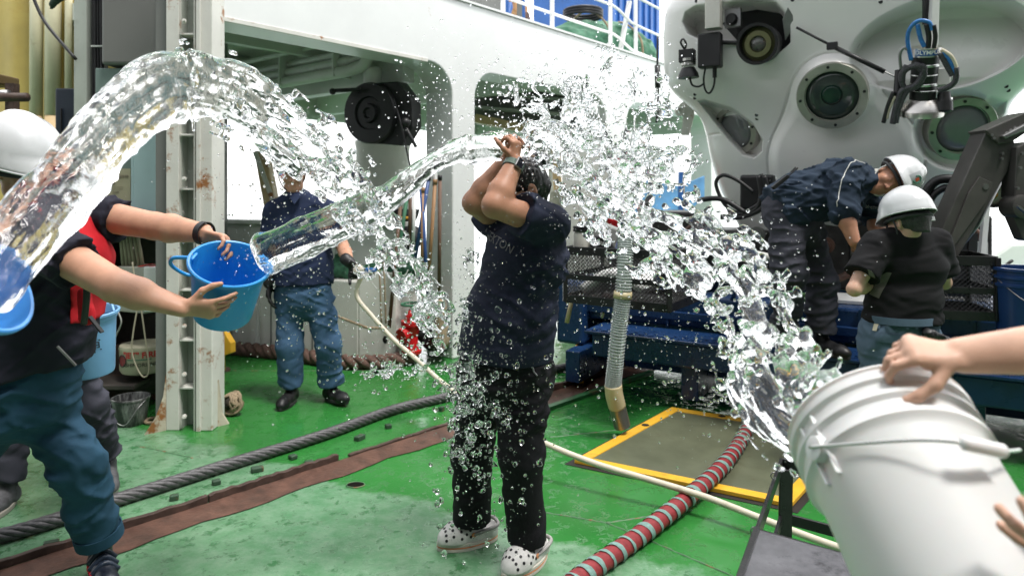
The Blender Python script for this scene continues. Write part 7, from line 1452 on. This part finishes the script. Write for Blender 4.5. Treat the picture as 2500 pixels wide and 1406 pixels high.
# ---- the crown of splash above and right of the head
def splash(name, label, lo, hi, Yc_, T_, h, blobs, seed, m, fq=11., w1=.060, w2=.20, sheet=.60):
    x0, x1 = (lo[0] - CX) / FPX * Yc_, (hi[0] - CX) / FPX * Yc_; z1, z0 = HC - (lo[1] - HY) / FPX * Yc_, HC - (hi[1] - HY) / FPX * Yc_
    x = np.arange(x0, x1, h, dtype=np.float32); y = np.arange(Yc_ - T_ * 1.3, Yc_ + T_ * 1.3, h, dtype=np.float32); z = np.arange(z0, z1, h, dtype=np.float32)
    X, Y, Z = x[:, None, None], y[None, :, None], z[None, None, :]
    mk = np.zeros((len(x), 1, len(z)), np.float32)
    for (px, py, rx, ry, a) in blobs:
        cx_, cz_ = (px - CX) / FPX * Yc_, HC - (py - HY) / FPX * Yc_; mk = np.maximum(mk, a * np.exp(-(((X - cx_) / (rx / FPX * Yc_)) ** 2 + ((Z - cz_) / (ry / FPX * Yc_)) ** 2)))
    wx = X + .03 * fbm(X * 5 + seed, Y * 5, Z * 5, 2); wz = Z + .03 * fbm(X * 5, Y * 5 + seed, Z * 5 + 4, 2)
    n1 = fbm(wx * fq + seed, Y * fq * .8, wz * fq, 2); n2 = fbm(wx * fq * 1.1 - seed, Y * fq + 5, wz * fq * 1.1 + 9, 2)
    mk2 = mk * (1 - .5 * (Y - Yc_) ** 2 / T_ ** 2)
    fil = (np.sqrt(n1 ** 2 + n2 ** 2) - w2 * mk2 + .02) * .05
    she = np.maximum((np.abs(n1) - w1 * mk2) * .06, (.12 - n2 - .5 * (mk2 - sheet)) * .03)
    n3 = fbm(X * 42 + seed, Y * 42, Z * 42, 2); dro = (.62 - .16 * mk2 - n3) * .02
    F = smin(smin(fil, she, .005), dro, .003) + .0010 * n3
    env = np.maximum((np.abs(Y - Yc_) - T_) , (.22 - mk) * .12 + 0 * Y); F = smax(F, env, .004).astype(np.float32)
    F[0] = F[-1] = .01; F[:, 0] = F[:, -1] = .01; F[:, :, 0] = F[:, :, -1] = .01
    V, Q = surfnets(F, (x[0], y[0], z[0]), h); return tag(link(name, npmesh(name, V, Q), m, None, None, True), label, 'water')
splash('water_splash', 'crown of splashing water bursting above the raised hands', (1130, 90), (1720, 520), 2.72, .085, .0044,
    [(1290, 325, 60, 36, .85), (1345, 300, 80, 60, .85), (1420, 250, 110, 80, .72), (1480, 165, 50, 60, .6), (1340, 200, 90, 45, .5), (1565, 215, 80, 50, .65), (1610, 270, 60, 60, .7), (1520, 335, 120, 50, .78), (1630, 380, 80, 55, .82), (1430, 375, 80, 60, .82), (1580, 440, 100, 45, .62), (1250, 230, 50, 40, .42)], 21.3, M_wat)
splash('water_fringe', 'ragged fringe of water falling in front of the man in the polo shirt', (860, 520), (1130, 960), 2.60, .05, .0044,
    [(960, 600, 50, 60, .8), (1010, 680, 50, 60, .8), (1050, 760, 45, 60, .85), (1070, 830, 40, 50, .7), (900, 560, 50, 40, .6), (960, 900, 90, 30, .55), (1100, 900, 40, 60, .8), (900, 660, 50, 30, .5)], 33.9, M_wat, fq=14.)
wcur = splash('water_curtain', 'scattered clinging water splashing off the black trousers', (1085, 560), (1270, 1230), 2.50, .05, .0044,
    [(1150, 900, 50, 60, .62), (1120, 980, 40, 70, .68), (1150, 640, 25, 60, .55), (1135, 760, 25, 80, .55), (1190, 1000, 50, 60, .5), (1130, 1080, 40, 80, .58), (1180, 1160, 40, 50, .5)], 45.1, M_wat, fq=20., w1=.07, w2=.22); wcur['kind'] = 'stuff'
# ---- droplets
def ico(n):
    bm = bmesh.new(); bmesh.ops.create_icosphere(bm, subdivisions=n, radius=1.); bm.verts.ensure_lookup_table(); v = np.array([p.co[:] for p in bm.verts]); f = np.array([[q.index for q in t.verts] for t in bm.faces]); bm.free(); return v, f
IV, IF = ico(2)
def spray(name, label, clusters, seed):
    r_ = np.random.default_rng(seed); VV = []; FF = []; nb = 0
    for (px, py, sx, sy, Y, sY, n, r0, r1) in clusters:
        for _ in range(n):
            y = Y + r_.normal() * sY; p = np.array(P(px + r_.normal() * sx, py + r_.normal() * sy, max(.9, y))[:]); r = r0 * (r1 / r0) ** (r_.random() ** 2.2)
            if p[2] < .01: continue
            st_ = np.array([1, 1, 1 + .35 * r_.random() ** 2]) ; ro = Matrix.Rotation(r_.random() * 6.28, 3, Vector(r_.normal(size=3)).normalized())
            v = (IV * r * st_) @ np.array(ro).T
            if r > .006: v = v * (1 + .18 * np.sin(IV[:, :1] * 3 + r_.random() * 6) * np.cos(IV[:, 2:] * 3 + r_.random() * 6))
            VV.append(v + p); FF.append(IF + nb); nb += len(IV)
    o = link(name, npmesh(name, np.concatenate(VV), np.concatenate(FF)), M_drop, None, None, True); return tag(o, label, 'water', kind='stuff')
spray('droplet_spray', 'fine spray of droplets around the splash above the raised hands', [(1330, 230, 170, 90, 2.7, .12, 420, .0012, .007), (1180, 260, 90, 110, 2.7, .12, 300, .001, .005), (1080, 270, 60, 110, 2.66, .1, 240, .001, .005), (1580, 300, 80, 100, 2.7, .12, 160, .0012, .006), (1300, 420, 80, 60, 2.6, .1, 120, .0012, .004), (1430, 460, 70, 60, 2.6, .1, 140, .0012, .005)], 1)
spray('droplet_spray', 'droplets scattered over the polo shirt man and the hydrant', [(740, 560, 110, 130, 2.5, .15, 330, .001, .0052), (760, 780, 90, 120, 2.6, .15, 260, .001, .0052), (980, 760, 80, 110, 2.58, .1, 330, .0012, .006), (620, 420, 70, 90, 2.35, .12, 120, .001, .005), (980, 890, 90, 45, 2.55, .1, 220, .0015, .010), (620, 640, 50, 60, 2.3, .1, 70, .001, .004), (480, 560, 80, 120, 2.3, .1, 70, .001, .003)], 2)
spray('droplet_spray', 'big and small droplets flying across the black trousers', [(1185, 960, 70, 110, 2.40, .14, 460, .0014, .0125), (1160, 1130, 60, 130, 2.40, .14, 280, .0014, .0115), (1260, 640, 90, 180, 2.48, .06, 260, .0012, .0048), (1290, 1060, 60, 160, 2.45, .1, 110, .0014, .006), (1130, 760, 30, 120, 2.48, .08, 260, .001, .004), (1180, 1290, 90, 50, 2.5, .15, 50, .0012, .004)], 3)
spray('droplet_spray', 'droplets flung from the torn sheet in front of the dark blue carriage', [(1600, 830, 130, 110, 2.2, .2, 330, .001, .0055), (1750, 960, 80, 70, 1.9, .15, 160, .001, .005), (1560, 650, 90, 80, 2.3, .15, 120, .001, .005), (1930, 640, 100, 120, 2.0, .2, 160, .0008, .0035), (1400, 600, 60, 110, 2.5, .12, 140, .001, .004), (1850, 780, 60, 140, 1.8, .12, 140, .0012, .006), (1900, 1060, 40, 60, 1.45, .08, 60, .0008, .003)], 4)
